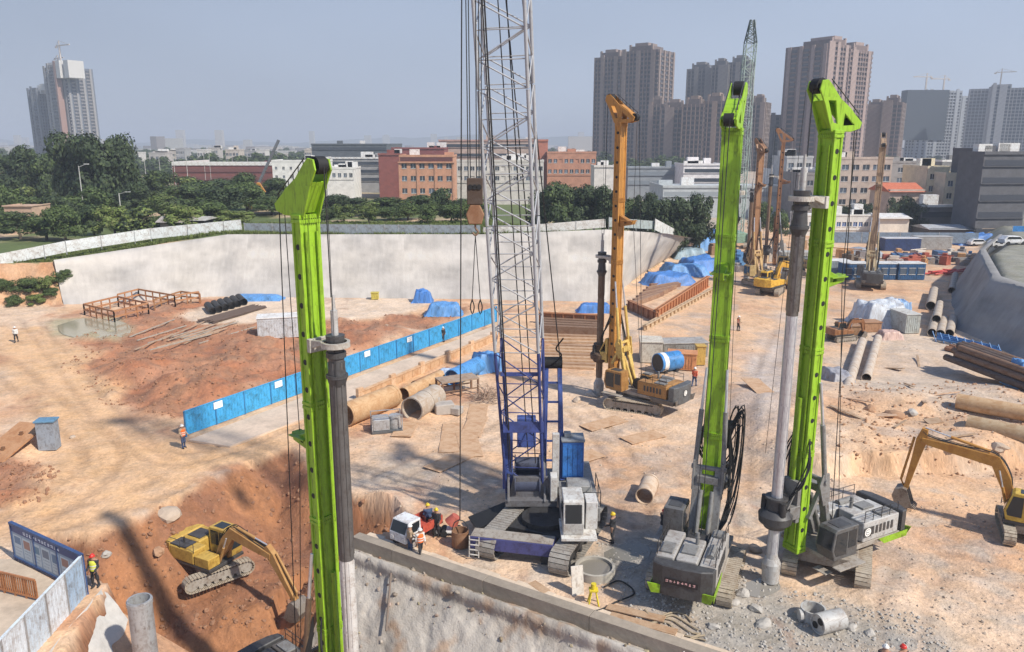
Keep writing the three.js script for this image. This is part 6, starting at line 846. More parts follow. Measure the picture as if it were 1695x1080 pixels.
// blue drum lying behind the orange rig
{ const A = onG(1088, 618), B = onG(1122, 612), d = B.clone().sub(A), L = d.length(), t = thing('storage_drum', 'bright blue storage drum with a white band behind the orange rig', 'tank', [A.x, 0, A.z], head(d.x, d.z)); const bl = painted([0.05, 0.22, 0.52], 0.4); new MB().cyl([0, 1.0, 0], [L, 1.0, 0], 0.95, 0.95, 26).cyl([L, 1.0, 0], [L + 0.3, 1.0, 0], 0.95, 0.5, 26).build('shell', bl, t); new MB().ring([0.25, 1, 0], [0.75, 1, 0], 0.965, 0.9, 26).build('white_band', WHITE, t); new MB().cyl([-0.02, 1, 0], [-0.01, 1, 0], 0.85, 0.85, 24).build('end_cap', DARK, t); for (const x of [0.6, L - 0.6]) new MB().span(x - 0.15, x + 0.15, 0, 0.35, -0.7, 0.7).build('saddle', DARK, t); }
// draped tarpaulins
function tarp(label, px, py, w, d, h, col, seed, turn = 0, name = 'tarpaulin') {
  const p = onG(px, py), n = 22, pos = [], idx = []; for (let i = 0; i <= n; i++) for (let j = 0; j <= n; j++) { const u = i / n * 2 - 1, v = j / n * 2 - 1, e = Math.max(Math.abs(u), Math.abs(v)), top = 1 - sstep(0.62, 1, e), fold = (fbm(u * 5 + seed, v * 5, 4, seed) - 0.5) * 1.3; pos.push(u * w / 2 * (1 + fold * 0.12), Math.max(0.01, h * top * (0.8 + 0.4 * fbm(u * 1.4 + seed, v * 1.4, 2, seed + 5)) + fold * 0.35 * h * 0.5 + (e > 0.97 ? 0 : 0.06)), v * d / 2 * (1 + fold * 0.12)); }
  for (let i = 0; i < n; i++) for (let j = 0; j < n; j++) { const a = i * (n + 1) + j, b = a + n + 1; idx.push(a, a + 1, b, b, a + 1, b + 1); }
  const g = new THREE.BufferGeometry(); g.setAttribute('position', new THREE.Float32BufferAttribute(pos, 3)); g.setIndex(idx); g.computeVertexNormals(); g.setAttribute('uv', new THREE.Float32BufferAttribute(new Float32Array(pos.length / 3 * 2).map((_, k) => pos[(k >> 1) * 3 + (k % 2) * 2]), 2));
  const o = put(name, g, M(col, 0.55, 0, { map: TX.dirt })); o.position.set(p.x, p.y - 0.05, p.z); o.rotation.y = turn; return tag(o, label, 'tarpaulin');
}
const TB = [0.07, 0.22, 0.58], TB2 = [0.12, 0.32, 0.66], TW = [0.55, 0.60, 0.66];
tarp('blue tarpaulin heap behind the far end of the blue hoarding', 735, 520, 5, 3.4, 1.4, TB2, 1);
tarp('small blue tarpaulin against the foot of the back wall', 700, 500, 3, 2.4, 1.6, TB, 2);
tarp('flat blue and grey sheets in front of the back wall, left', 425, 496, 8, 3.2, 0.6, TB2, 3);
tarp('blue tarpaulin wrapped over the casing pipe nearest the crane', 806, 612, 3.2, 2.6, 1.75, TB2, 4, 0.5);
tarp('crumpled blue-white plastic sheet on the steel frame table', 742, 632, 2.2, 1.6, 1.2, [0.4, 0.5, 0.66], 5, 0.4);
tarp('blue tarpaulin by the rust-orange waler left of the orange rig', 985, 516, 5.0, 2.4, 1.1, TB, 6);
tarp('big blue tarpaulin over the stores at the corner, front one', 1106, 470, 8.5, 5, 1.7, TB, 7, 0.3);
tarp('big blue tarpaulin over the stores at the corner, middle one', 1132, 455, 8, 6, 1.9, TB2, 8, 0.2);
tarp('big blue tarpaulin over the stores at the corner, right one', 1158, 446, 8, 6, 2.1, TB, 9, 0.4);
tarp('pale blue sheet at the end of the back wall', 1140, 426, 7, 7, 1.8, [0.3, 0.42, 0.5], 10);
tarp('bright blue sheet far back beside the white container', 1168, 412, 8, 8, 2.4, TB2, 11);
tarp('blue sheet far back right of the second lime mast', 1180, 398, 7, 6, 2.4, TB, 12);
tarp('pale blue and white tarpaulin tent right of the lime mast', 1455, 536, 6.6, 5.4, 2.7, TW, 13, 0.1, 'tarpaulin_tent');
tarp('light blue flap on the right side of the tarpaulin tent', 1488, 532, 2.2, 3.6, 2.6, [0.28, 0.44, 0.68], 14);
tarp('grey-white sheet covering stores left of the two steel pipes', 1385, 628, 2.4, 4.4, 0.9, [0.34, 0.34, 0.37], 15);
tarp('pale pink sheet beside the pale green container', 1472, 560, 2.8, 2.2, 0.9, [0.6, 0.42, 0.36], 16);
tarp('blue tarpaulin on the dark pipe stack at the right edge', 1700, 640, 3.4, 2.6, 2.2, TB2, 17);
tarp('pale blue sheet over stores far back at the right', 1610, 404, 9, 6, 2.2, TB, 19);
tarp('dark blue sheet over stores behind the blue cabins', 1505, 432, 8, 4, 1.4, [0.05, 0.09, 0.2], 20);
tarp('grey sheet over stores behind the blue cabins', 1425, 424, 9, 4, 1.5, [0.28, 0.33, 0.4], 21);
// blue rails and red bars on the right
{ const t = new MB(), A = onG(1550, 566), B = onG(1660, 590); for (let k = 0; k < 4; k++) { t.beam(A.clone().add(V(0.2 * k, 0.35 + k * 0.12, -k * 0.35)), B.clone().add(V(0, 0.35 + k * 0.12, -k * 0.35)), 0.14, 0.2); } for (let k = 0; k < 9; k++) { const p = A.clone().lerp(B, k / 8); t.beam(p.clone().add(V(0, 0, 0)), p.clone().add(V(0, 1.0, -1)), 0.08); } tag(t.build('welded_rack', painted([0.06, 0.2, 0.46])), 'blue welded rack lying behind the dark pipe stack', 'rack'); }
for (let k = 0; k < 9; k++) { const r = hash(k, 4, 2), A = onG(1530 + k * 6, 452 + r * 8), B = onG(1568 + k * 4 + r * 10, 448 + hash(k, 9) * 12), t = new MB(); t.cyl(A.clone().setY(0.3 + k % 3 * 0.2), B.clone().setY(0.3 + k % 2 * 0.3), 0.16, 0.16, 8); tag(t.build('red_pipe', painted([0.52, 0.07, 0.06])), `red pipe in the heap before the grey slope, ${ord(k)} from the left`, 'pipe', 'heap of red pipes'); }
// mixed stores at the back right
{ const r = rng(61); const cols = [[0.35, 0.1, 0.07], [0.06, 0.14, 0.3], [0.3, 0.3, 0.3], [0.5, 0.3, 0.15], [0.2, 0.2, 0.22], [0.6, 0.58, 0.54], [0.14, 0.12, 0.1]]; for (let k = 0; k < 34; k++) { const px = 1395 + r() * 225, py = 424 + r() * 16, p = onG(px, py), g = new MB(), w = 1 + r() * 2.2, h = 0.6 + r() * 1.3; g.box(w, h, 1 + r(), 0, h / 2, 0, 0, 0.05); if (r() < 0.5) g.cyl([-w, h + 0.1, 0.2], [w, h + 0.15, -0.1], 0.1, 0.1, 6); if (r() < 0.5) g.box(w * 0.6, 0.5, 0.8, w * 0.1, h + 0.25, 0, 0.3, 0.04); const o = g.build('stacked_store', rusty(cols[k % 7])); o.position.copy(p); o.rotation.y = r() * 3; tag(o, `${['reddish', 'navy', 'grey', 'orange-brown', 'charcoal', 'pale', 'dark brown'][k % 7]} bundle of site stores behind the blue cabins, number ${ord(k)} from the left`.replace('number ', ''), 'site stores', 'site stores behind the blue cabins'); } }
{ const r = rng(62); const cols = [[0.45, 0.44, 0.42], [0.07, 0.2, 0.42], [0.3, 0.2, 0.12], [0.5, 0.42, 0.3]]; for (let k = 0; k < 16; k++) { const px = 1180 + r() * 150, py = 410 + r() * 40, p = onG(px, py), g = new MB(), w = 1.4 + r() * 2.6, h = 0.8 + r() * 1.6; g.box(w, h, 1.6, 0, h / 2, 0, 0, 0.06).box(w * 0.7, 0.4, 1.2, 0.1, h + 0.2, 0, 0.2, 0.05); const o = g.build('stacked_store', rusty(cols[k % 4])); o.position.copy(p); o.rotation.y = r() * 3; tag(o, `${['pale', 'blue', 'brown', 'buff'][k % 4]} bundle of stores near the far rigs, ${ord(k)} in the row`, 'site stores', 'site stores near the far rigs'); } }
hoarding('long blue-grey hoarding across the back right of the site', [V(at(1396, 412).x, 0, -178), V(at(1640, 412).x, 0.5, -172)], 2.4, painted([0.20, 0.27, 0.36], 0.6), 4);
hoarding('bright blue hoarding in front of the big dark block', [V(105, 2.5, -165), V(122, 2.6, -163)], 2.6, painted([0.04, 0.22, 0.55], 0.5), 4);
// frame table, rebar heap, steel skid near the casing pipes
{ const p = onG(757, 652), t = thing('steel_table', 'rusty steel frame table behind the casing pipes', 'table', [p.x, 0, p.z], 0.45); new MB().span(-1.8, 1.8, 1.35, 1.5, -0.9, 0.9, 0.02).build('table_top', rusty([0.33, 0.27, 0.22]), t); for (const x of [-1.7, 0, 1.7]) for (const z of [-0.8, 0.8]) new MB().span(x - 0.08, x + 0.08, 0, 1.36, z - 0.08, z + 0.08).build('leg', rusty([0.2, 0.13, 0.09]), t); new MB().span(-1.7, 1.7, 0.5, 0.6, 0.76, 0.84).span(-1.7, 1.7, 0.5, 0.6, -0.84, -0.76).build('stretcher', rusty([0.2, 0.13, 0.09]), t); }
{ const p = onG(806, 662), r = rng(31), g = new MB(); for (let k = 0; k < 130; k++) { const a = r() * 6.28, q = r() * 1.5, y = 1.5 * (1 - q / 1.6); g.beam([Math.cos(a) * q, y * r(), Math.sin(a) * q], [Math.cos(a) * q + (r() - 0.5) * 1.8, y * r() + 0.1, Math.sin(a) * q + (r() - 0.5) * 1.4], 0.035); } const o = g.build('rebar_heap', rusty([0.36, 0.29, 0.24])); o.position.copy(p); tag(o, 'tangled heap of grey-brown reinforcing steel beside the crane boom', null, null, 'stuff'); }
{ const p = onG(640, 712), t = thing('pump_skid', 'grey steel pump skid in front of the tan casing pipes', 'pump', [p.x, p.y, p.z], 0.25); new MB().span(-1.2, 1.2, 0, 0.2, -0.8, 0.8, 0.02).build('base_frame', steel([0.12, 0.13, 0.14]), t); new MB().span(-1.1, 0.2, 0.2, 1.1, -0.7, 0.7, 0.06).build('housing', GALV, t); new MB().cyl([0.65, 0.2, 0], [0.65, 1.2, 0], 0.5, 0.46, 20).build('drum', GALV, t); for (const x of [-1.15, 1.15]) for (const z of [-0.75, 0.75]) new MB().span(x - 0.04, x + 0.04, 0.2, 1.4, z - 0.04, z + 0.04).build('post', GALV, t); new MB().span(-1.2, 1.2, 1.36, 1.42, 0.72, 0.78).span(-1.2, 1.2, 1.36, 1.42, -0.78, -0.72).build('rail', GALV, t); }
{ const p = onG(735, 684), r = rng(3), g = new MB(); g.box(1.6, 0.9, 1.2, 0, 0.45, 0, 0.3, 0.1).box(0.8, 0.6, 0.9, 1.1, 0.3, 0.2, -0.4, 0.08).box(0.7, 1.2, 0.6, -0.7, 0.6, -0.6, 0.1, 0.08); const o = g.build('scrap_blocks', concrete([0.42, 0.38, 0.34])); o.position.copy(p); tag(o, 'pale broken blocks behind the open grey casing pipe', 'rubble'); }
// formwork enclosures at the back left
function form(label, pts, h, col) { const t = thing('timber_formwork', label, 'formwork'); const m = rusty(col); for (let i = 0; i < pts.length - 1; i++) { const A = onG(...pts[i]), B = onG(...pts[i + 1]); A.y = B.y = 0.15; const L = A.distanceTo(B), n = Math.max(2, Math.round(L / 1.6)); for (const y of [h, h * 0.45]) new MB().beam(A.clone().add(V(0, y, 0)), B.clone().add(V(0, y, 0)), 0.14, 0.22).build('rail', m, t); for (let k = 0; k <= n; k++) { const p = A.clone().lerp(B, k / n); new MB().span(p.x - 0.07, p.x + 0.07, p.y - 0.2, p.y + h, p.z - 0.07, p.z + 0.07).build('post', m, t); } } return t; }
form('brown timber formwork frame at the back left, nearest the wet patch', [[140, 522], [196, 508], [246, 520], [190, 536], [140, 522]], 1.3, [0.40, 0.21, 0.11]);
form('brown timber formwork frame in the middle of the back left', [[196, 506], [230, 495], [290, 508], [330, 500]], 1.4, [0.42, 0.23, 0.12]);
form('brown timber formwork frame running towards the black culvert pipes', [[256, 514], [300, 498], [332, 503]], 1.2, [0.36, 0.2, 0.1]);
{ const r = rng(71); for (let k = 0; k < 14; k++) { const px = 205 + r() * 130, py = 560 + r() * 24, A = onG(px, py), B = onG(px + 60 + r() * 50, py - 22 - r() * 10), t = new MB(); A.y += 0.15; B.y += 0.2; t.beam(A, B, 0.14, 0.1); tag(t.build('loose_plank', rusty(k % 2 ? [0.42, 0.33, 0.25] : [0.36, 0.35, 0.32])), `pale loose plank on the red earth, ${ord(k)} from the left`, 'plank', 'loose planks on the red earth'); } }
// plank ramp by the cabinet
{ const t = new MB(), A = onG(-20, 768), B = onG(58, 722); t.beam(A.clone().setY(0.2), B.clone().setY(1.5), 2.4, 0.12); tag(t.build('plank_ramp', rusty([0.42, 0.24, 0.13])), 'brown plank ramp beside the grey switch cabinet', 'ramp'); const s = new MB(); for (const q of [0.5, 0.9]) { const p = A.clone().lerp(B, q), y = lerp(0.2, 1.5, q); for (const z of [-1, 1]) s.span(p.x - 0.1, p.x + 0.1, -0.5, y, p.z + z - 0.1, p.z + z + 0.1); } tag(s.build('ramp_trestle', rusty([0.2, 0.11, 0.06])), 'dark trestle carrying the plank ramp', 'trestle'); }
// ---------------------------------------------------------------- lower-left platform: screens, notice board, railing
{
  const F0 = V(-26.9, 0, -38.6), F1 = V(-21.3, 0, -35.2), F2 = V(-20.7, 0, -20);
  const d = F1.clone().sub(F0), L = d.length(); const t = thing('notice_board', 'long blue site notice board with white picture panels at the lower left', 'notice board', F0, head(d.x, d.z));
  const tx = canvasTex(1024, 330, (x, W, H) => { x.fillStyle = '#7d93ab'; x.fillRect(0, 0, W, H); x.fillStyle = '#1d3f78'; x.fillRect(0, 0, W, 62); const r = rng(19); for (let k = 0; k < 7; k++) { x.fillStyle = '#a9b8c4'; x.fillRect(22 + k * 142, 84, 122, 222); x.fillStyle = ['#4c6f92', '#8f6a64', '#50748e', '#5e6d82'][k % 4]; x.fillRect(34 + k * 142, 98 + r() * 14, 98, 64 + r() * 30); glyphs(x, 5, 34 + k * 142, 204, 17, '#4c6580', k + 3); glyphs(x, 5, 34 + k * 142, 236, 17, '#5c7590', k + 13); glyphs(x, 4, 34 + k * 142, 268, 17, '#6a7f98', k + 23); } glyphs(x, 12, 190, 12, 40, '#dfe8f2', 5); });
  decal('panel', L - 0.1, 1.85, tx, t, T(L / 2, 1.15, 0.05), 0.4); new MB().span(0, L, 0.18, 2.12, -0.06, 0.04).build('backing', painted([0.05, 0.12, 0.3]), t); for (const [a, b] of [[2.1, 2.24], [0.12, 0.24]]) new MB().span(-0.06, L + 0.06, a, b, -0.09, 0.1).build('rail', painted([0.04, 0.08, 0.2]), t); for (let k = 0; k <= 3; k++) new MB().span(k * L / 3 - 0.06, k * L / 3 + 0.06, -0.3, 2.2, -0.1, 0.075).build('post', painted([0.04, 0.08, 0.2]), t);
  const e = F2.clone().sub(F1), L2 = e.length(), u = thing('screen_fence', 'white and pale blue sheet screen fence at the lower left corner', 'fence', F1, head(e.x, e.z)); const n = 9, w = L2 / n, mats = [painted([0.50, 0.58, 0.66], 0.4), painted([0.60, 0.65, 0.70], 0.4), painted([0.36, 0.48, 0.62], 0.4)];
  for (let k = 0; k < n; k++) { const g = new MB(); g.span(k * w + 0.01, (k + 1) * w - 0.01, 0, 2.1, -0.02, 0.02); for (let q = 0; q < 6; q++) g.span(k * w + 0.1 + q * w / 6, k * w + 0.2 + q * w / 6, 0, 2.1, -0.04, 0.04); g.build('sheet', mats[k === 0 ? 2 : k % 2], u); new MB().span(k * w - 0.05, k * w + 0.05, -0.3, 2.15, -0.06, 0.06).build('post', GALV, u); } new MB().span(0, L2, 2.1, 2.17, -0.06, 0.06).build('top_rail', painted([0.6, 0.68, 0.74]), u);
  // pale cloth hanging down the bank under the screen
  const pos = [], idx = [], nn = 26; for (let i = 0; i <= nn; i++) for (let j = 0; j <= 12; j++) { const s = i / nn, q = j / 12, p = F1.clone().lerp(F2, s * 0.8); const f = (fbm(s * 14, q * 5, 4, 88) - 0.5) * 1.3; pos.push(p.x + 0.55 + q * 2.35 + f * 0.45, 0.05 - q * 4.2 + f * 0.3, p.z - 0.6 + f * 0.4); } for (let i = 0; i < nn; i++) for (let j = 0; j < 12; j++) { const a = i * 13 + j; idx.push(a, a + 1, a + 13, a + 13, a + 1, a + 14); } const g = new THREE.BufferGeometry(); g.setAttribute('position', new THREE.Float32BufferAttribute(pos, 3)); g.setIndex(idx); g.computeVertexNormals(); tag(put('ground_cloth', boxUV(g.toNonIndexed()), concrete([0.52, 0.50, 0.47])), 'pale cloth hanging down the bank below the white screen fence', 'cloth');
  const pl = new MB().ext([[-27.0, 38.4], [-21.45, 35.0], [-20.85, 20], [-36, 20], [-36, 38.4]], 0.14, T(0, 0.07, 0, 0, -Math.PI / 2)); tag(pl.build('pavement', concrete([0.52, 0.42, 0.32])), 'pale concrete walkway behind the screen fence', null, null, 'structure');
  const RA = at(-10, 978, 0.13), RB = at(62, 996, 0.13), rd = RB.clone().sub(RA), rl = rd.length(), rt = thing('guard_railing', 'orange-brown guard railing on the walkway behind the notice board', 'railing', [RA.x, 0.12, RA.z], head(rd.x, rd.z)); const om = painted([0.40, 0.17, 0.07]); new MB().span(0, rl, 1.1, 1.2, -0.04, 0.04).span(0, rl, 0.15, 0.24, -0.04, 0.04).build('rail', om, rt); for (let k = 0; k <= 20; k++) new MB().span(k * rl / 20 - (k % 5 ? 0.02 : 0.05), k * rl / 20 + (k % 5 ? 0.02 : 0.05), k % 5 ? 0.2 : 0, 1.12, -0.03, 0.03).build(k % 5 ? 'bar' : 'post', om, rt);
}
// ---------------------------------------------------------------- foreground bits
{ const p = onG(985, 950), t = thing('concrete_ring', 'round concrete ring filled with grey slurry in front of the crane cab', 'ring', [p.x, p.y - 0.1, p.z]); new MB().ring([0, 0, 0], [0, 0.55, 0], 1.05, 0.9, 30).build('ring', concrete([0.40, 0.37, 0.32]), t); new MB().cyl([0, 0.1, 0], [0, 0.4, 0], 0.9, 0.9, 30).build('slurry', M([0.22, 0.20, 0.17], 0.3), t); }
{ const p = onG(982, 1000), t = thing('yellow_stand', 'small yellow pump stand beside the capping beam', 'stand', [p.x, p.y, p.z]); const m = painted([0.62, 0.50, 0.03]); for (const [x, z] of [[-0.25, -0.2], [0.25, -0.2], [-0.25, 0.25], [0.25, 0.25]]) new MB().beam([x, 0, z], [x * 0.4, 0.75, z * 0.4], 0.06).build('leg', m, t); new MB().span(-0.22, 0.22, 0.72, 0.82, -0.2, 0.2, 0.02).build('plate', m, t); new MB().cyl([0, 0.8, 0], [0, 1.1, 0], 0.15, 0.13, 12).build('motor', m, t); }
{ const p = onG(957, 985), o = new MB().box(0.62, 1.5, 0.06, 0, 0.72, 0, 0, 0.01).build('white_board', painted([0.6, 0.56, 0.5])); o.position.copy(p); o.rotation.set(-0.2, 0.2, 0.05); tag(o, 'white board leaning beside the yellow pump stand', 'board'); }
{ const r = rng(4), g = new MB(); for (let k = 0; k < 6; k++) { const a = onG(1085 + k * 3, 1000 + k * 6), pts = []; for (let q = 0; q < 7; q++) { const p = onG(1060 + q * 14 + r() * 8 + k * 4, 1012 + k * 8 + Math.sin(q * 1.1 + k) * 8 + q * 3); p.y += 0.08; pts.push(p); } g.tube(pts, 0.045, 6, 40); } tag(g.build('hose_coil', M([0.34, 0.27, 0.18], 0.7)), 'loose coil of tan hoses behind the red-lettered rig', 'hoses'); }
{ const r = rng(5), g = new MB(); const pts = [onG(1000, 975), onG(1025, 965), onG(1050, 985), onG(1020, 1000), onG(985, 1015), onG(940, 1010)]; pts.forEach(p => p.y += 0.1); g.tube(pts, 0.045, 6, 50); tag(g.build('air_hose', RUBBER), 'black hose looping beside the yellow pump stand', 'hose'); }
[[1010, 1022, 1120, 1052], [880, 968, 905, 985], [1005, 1008, 1100, 1030]].forEach(([a, b, c, d], i) => { const A = onG(a, b), B = onG(c, d), g = new MB(); g.beam(A.clone().setY(A.y + 0.12), B.clone().setY(B.y + 0.14), 0.5, 0.05); tag(g.build('scaffold_board', rusty([0.42, 0.30, 0.2])), ['long scaffold board along the beam, nearest', 'short scaffold board near the crawler track', 'long scaffold board along the beam, farther'][i], 'board', 'scaffold boards by the beam'); });
{ const p = onG(1352, 1050), t = thing('drill_bucket', 'grey drilling bucket lying open-ended in front of the right rig', 'drill bucket', [p.x, p.y, p.z], 0.35); new MB().ring([0, 0.5, 0], [1.35, 0.5, 0], 0.48, 0.42, 24).build('shell', SILVER, t); new MB().cyl([0.02, 0.68, 0.12], [0.04, 0.68, 0.12], 0.17, 0.17, 12).cyl([0.02, 0.36, -0.18], [0.04, 0.36, -0.18], 0.17, 0.17, 12).build('port', BLACK, t); new MB().cyl([0.05, 0.5, 0], [0.1, 0.5, 0], 0.43, 0.43, 24).build('end_plate', GALV, t); }
{ const p = onG(1345, 1025), t = thing('casing_shoe', 'short grey casing shoe standing open behind the lying drill bucket', 'casing', [p.x, p.y, p.z]); new MB().ring([0, 0, 0], [0, 0.6, 0], 0.58, 0.5, 26).build('ring', SILVER, t); new MB().cyl([-0.7, 0.25, 0.1], [-0.55, 0.25, 0.1], 0.3, 0.3, 14).build('hub', SILVER, t); }
// mini dump truck beside the workers
{ const p = onG(690, 893), t = thing('mini_truck', 'small white and red truck parked behind the capping beam', 'truck', [p.x, p.y, p.z], head(-0.6, 0.8)); const wm = painted([0.66, 0.68, 0.70], 0.4), rm = painted([0.45, 0.08, 0.05]); new MB().ext([[0.25, 0.5], [1.5, 0.5], [1.52, 1.0], [1.2, 1.65], [0.3, 1.65]], 1.3, T(0, 0, 0), 0.05).build('cab', wm, t); new MB().beam([1.50, 1.05, 0], [1.24, 1.6, 0], 1.1, 0.03).build('windscreen', GLASS, t); for (const z of [-0.66, 0.66]) new MB().ext([[0.45, 1.0], [1.35, 1.0], [1.1, 1.55], [0.45, 1.55]], 0.02, T(0, 0, z)).build('window', GLASS, t); new MB().span(-1.5, 0.15, 0.6, 0.72, -0.65, 0.65).span(-1.5, 0.15, 0.72, 1.1, 0.6, 0.65).span(-1.5, 0.15, 0.72, 1.1, -0.65, -0.6).span(-1.5, -1.45, 0.72, 1.1, -0.6, 0.6).build('tray', rm, t); for (const x of [0.95, -1.0]) for (const z of [-0.6, 0.6]) { const wh = new MB().cyl([x, 0.3, z - 0.09], [x, 0.3, z + 0.09], 0.3, 0.3, 18).build('wheel', RUBBER, t); new MB().cyl([x, 0.3, z - 0.1], [x, 0.3, z + 0.1], 0.16, 0.16, 12).build('rim', GALV, wh); } for (const z of [-0.45, 0.45]) new MB().box(0.04, 0.16, 0.26, 1.52, 0.72, z).build('headlight', WHITE, t); }
{ const t = thing('bucket_car', 'red and white concrete mixer cart beside the rusty bucket', 'cart', onG(747, 885).toArray()); new MB().cyl([0, 0.7, 0], [0.3, 1.15, 0], 0.42, 0.26, 16).build('drum', painted([0.4, 0.1, 0.07]), t); new MB().span(-0.5, 0.5, 0.25, 0.35, -0.35, 0.35).build('frame', WHITE, t); for (const x of [-0.4, 0.4]) new MB().cyl([x, 0.2, -0.4], [x, 0.2, 0.4], 0.2, 0.2, 12).build('wheel', RUBBER, t); }
// parked cars at the back right
{ const mk = (label, px, py, col, turn) => { const p = onG(px, py), t = thing('parked_car', label, 'car', [p.x, p.y, p.z], turn, 'cars parked at the back right'), m = painted(col, 0.3); new MB().ext([[-2.2, 0.35], [2.2, 0.35], [2.25, 0.85], [1.3, 1.0], [0.7, 1.5], [-1.6, 1.55], [-2.2, 1.0]], 1.75, T(0, 0, 0), 0.08).build('body', m, t); for (const z of [-0.88, 0.88]) new MB().ext([[-1.75, 1.02], [1.05, 1.02], [0.62, 1.42], [-1.5, 1.46]], 0.02, T(0, 0, z)).build('window', GLASS, t); new MB().beam([1.28, 1.02, 0], [0.74, 1.47, 0], 1.5, 0.03).build('windscreen', GLASS, t); for (const x of [-1.4, 1.4]) for (const z of [-0.8, 0.8]) new MB().cyl([x, 0.33, z - 0.1], [x, 0.33, z + 0.1], 0.33, 0.33, 14).build('wheel', RUBBER, t); };
  const cars = [['white van nearest the pale sheet at the back right', 1618, 407], ['silver car in the middle of the row at the back right', 1655, 410], ['white car at the right end of the row at the back right', 1676, 405]]; for (const [l, a, b] of cars) { mk(l, a, b, [0.68, 0.7, 0.72], 0.1); } }
// standing water
function pool(label, pts, e, col, name = 'puddle') { const g = new MB(), c = pts.map(p => onG(...p)); const s = new THREE.Shape(new THREE.SplineCurve(c.concat([c[0]]).map(p => new THREE.Vector2(p.x, -p.z))).getPoints(60)); const q = new THREE.ShapeGeometry(s); q.rotateX(-Math.PI / 2); const y = c.reduce((a, p) => a + p.y, 0) / c.length + e; q.translate(0, y, 0); tag(put(name, boxUV(q.toNonIndexed()), M(col, 0.12)), label, null, null, 'structure'); }
pool('grey slurry puddle between the crane and the red-lettered rig', [[1000, 915], [1040, 900], [1075, 908], [1068, 930], [1030, 945], [1005, 938]], 0.02, [0.19, 0.18, 0.155]);
pool('shallow greenish puddle at the back left', [[95, 540], [140, 528], [205, 536], [212, 552], [160, 562], [105, 555]], 0.03, [0.30, 0.27, 0.19]);
pool('small slurry puddle under the chrome kelly bar', [[1235, 965], [1275, 955], [1292, 975], [1262, 990], [1238, 985]], 0.02, [0.27, 0.25, 0.22]);
// rocks, lumps and fragments
{
  const rock = s => { const g = new THREE.IcosahedronGeometry(0.5, 1), p = g.attributes.position, q = V(0, 0, 0); for (let i = 0; i < p.count; i++) { q.fromBufferAttribute(p, i); const k = 0.45 + 1.1 * fbm(q.x * 2.4 + s * 7, q.y * 2.4 + q.z * 2.7, 3, s); p.setXYZ(i, q.x * k * 1.25, q.y * k * 0.75, q.z * k); } g.computeVertexNormals(); return boxUV(g); };
  const RG = [1, 2, 3, 4].map(rock), r = rng(91), mats = [concrete([0.50, 0.40, 0.31]), concrete([0.42, 0.25, 0.15]), concrete([0.46, 0.43, 0.39]), concrete([0.32, 0.17, 0.10])];
  const spots = [[283, 855, -1.0, 1.5], [262, 915, 0, 0.9], [176, 920, 0, 0.8], [1250, 910, 0, 0.8], [700, 650, 0, 0.7], [980, 655, 0, 1.4], [955, 665, 0, 1.1], [1480, 690, 0, 1.5], [1510, 685, 0, 1.0], [1655, 742, 0, 1.2], [1440, 680, 0, 1.3], [1575, 745, 0, 0.8], [120, 725, 0, 0.5], [905, 575, 0, 1.5], [1230, 985, 0, 0.9], [1215, 1000, 0, 0.6], [1250, 1010, 0, 0.7], [1410, 1040, 0, 0.7], [1440, 1050, 0, 0.6], [1265, 1035, 0, 0.8], [1180, 1040, 0, 0.6]];
  spots.forEach(([px, py, e, s], i) => { const mi = i > 13 ? 2 : i % 3; const p = onG(px, py); s *= 0.75; p.y += s * 0.08; const o = put('rock', RG[i % 4], mats[mi]); o.position.copy(p); o.scale.setScalar(s); o.rotation.y = i * 1.7; tag(o, `${['pale', 'brown', 'grey'][mi]} rock lump, ${['on the pit bank', 'in the pit left of the excavator', 'in the pit behind the notice board', 'left of the chrome kelly bar', 'behind the pump skid', 'left of the orange rig track', 'beside the orange rig track, left', 'below the two steel pipes', 'right of the heap below the steel pipes', 'above the right excavator', 'left below the steel pipes', 'above the right excavator boom', 'right of the grey cabinet', 'behind the timber mats', 'at the right rig tool, nearest', 'at the slurry edge, small', 'at the slurry edge, middle', 'right of the drill bucket', 'far right of the drill bucket', 'left of the drill bucket', 'behind the capping beam end'][i]}`, 'rock', 'rock lumps on the site'); });
  const bits = (label, n, seed, place, s0, s1, mat) => { const im = new THREE.InstancedMesh(RG[seed % 4], mat, n), q = rng(seed), m = new THREE.Matrix4(); im.name = numbered('rubble'); im.castShadow = im.receiveShadow = true; for (let i = 0; i < n; i++) { let p; do p = place(q); while (!p); const s = s0 + Math.pow(q(), 4) * (s1 - s0); m.compose(p.setY(GY(p.x, p.z) + s * 0.1), new THREE.Quaternion().setFromEuler(new THREE.Euler(q() * 3, q() * 6, q() * 3)), V(s, s, s)); im.setMatrixAt(i, m); } scene.add(im); tag(im, label, null, null, 'stuff'); };
  bits('red-brown clods strewn over the churned earth', 5200, 101, q => { const p = at(q() * 900 - 60, 500 + q() * 420); return redness(p.x, p.z) > 0.3 || pitShare(p.x, p.z) > 0.05 && q() < 0.6 ? p : null; }, 0.04, 0.30, mats[3]);
  bits('grey concrete crumbs round the drilling rigs', 3600, 102, q => { const p = at(960 + q() * 640, 900 + q() * 190); return polyIn(POLY.slurry, p.x, p.z, 1.4, 7) > 0.25 ? p : null; }, 0.025, 0.2, mats[2]);
  bits('tan stones scattered over the site', 2600, 103, q => { const p = at(560 + q() * 1140, 540 + q() * 540); return pitShare(p.x, p.z) === 0 && Math.hypot(p.x, p.z + 36) > 0 && vn(p.x * 0.25, p.z * 0.25, 5) > 0.5 ? p : null; }, 0.03, 0.16, mats[0]);
  bits('rubble along the step and pipe store on the right', 1100, 104, q => { const p = at(1380 + q() * 315, 640 + q() * 150); return p; }, 0.04, 0.26, mats[1]);
}

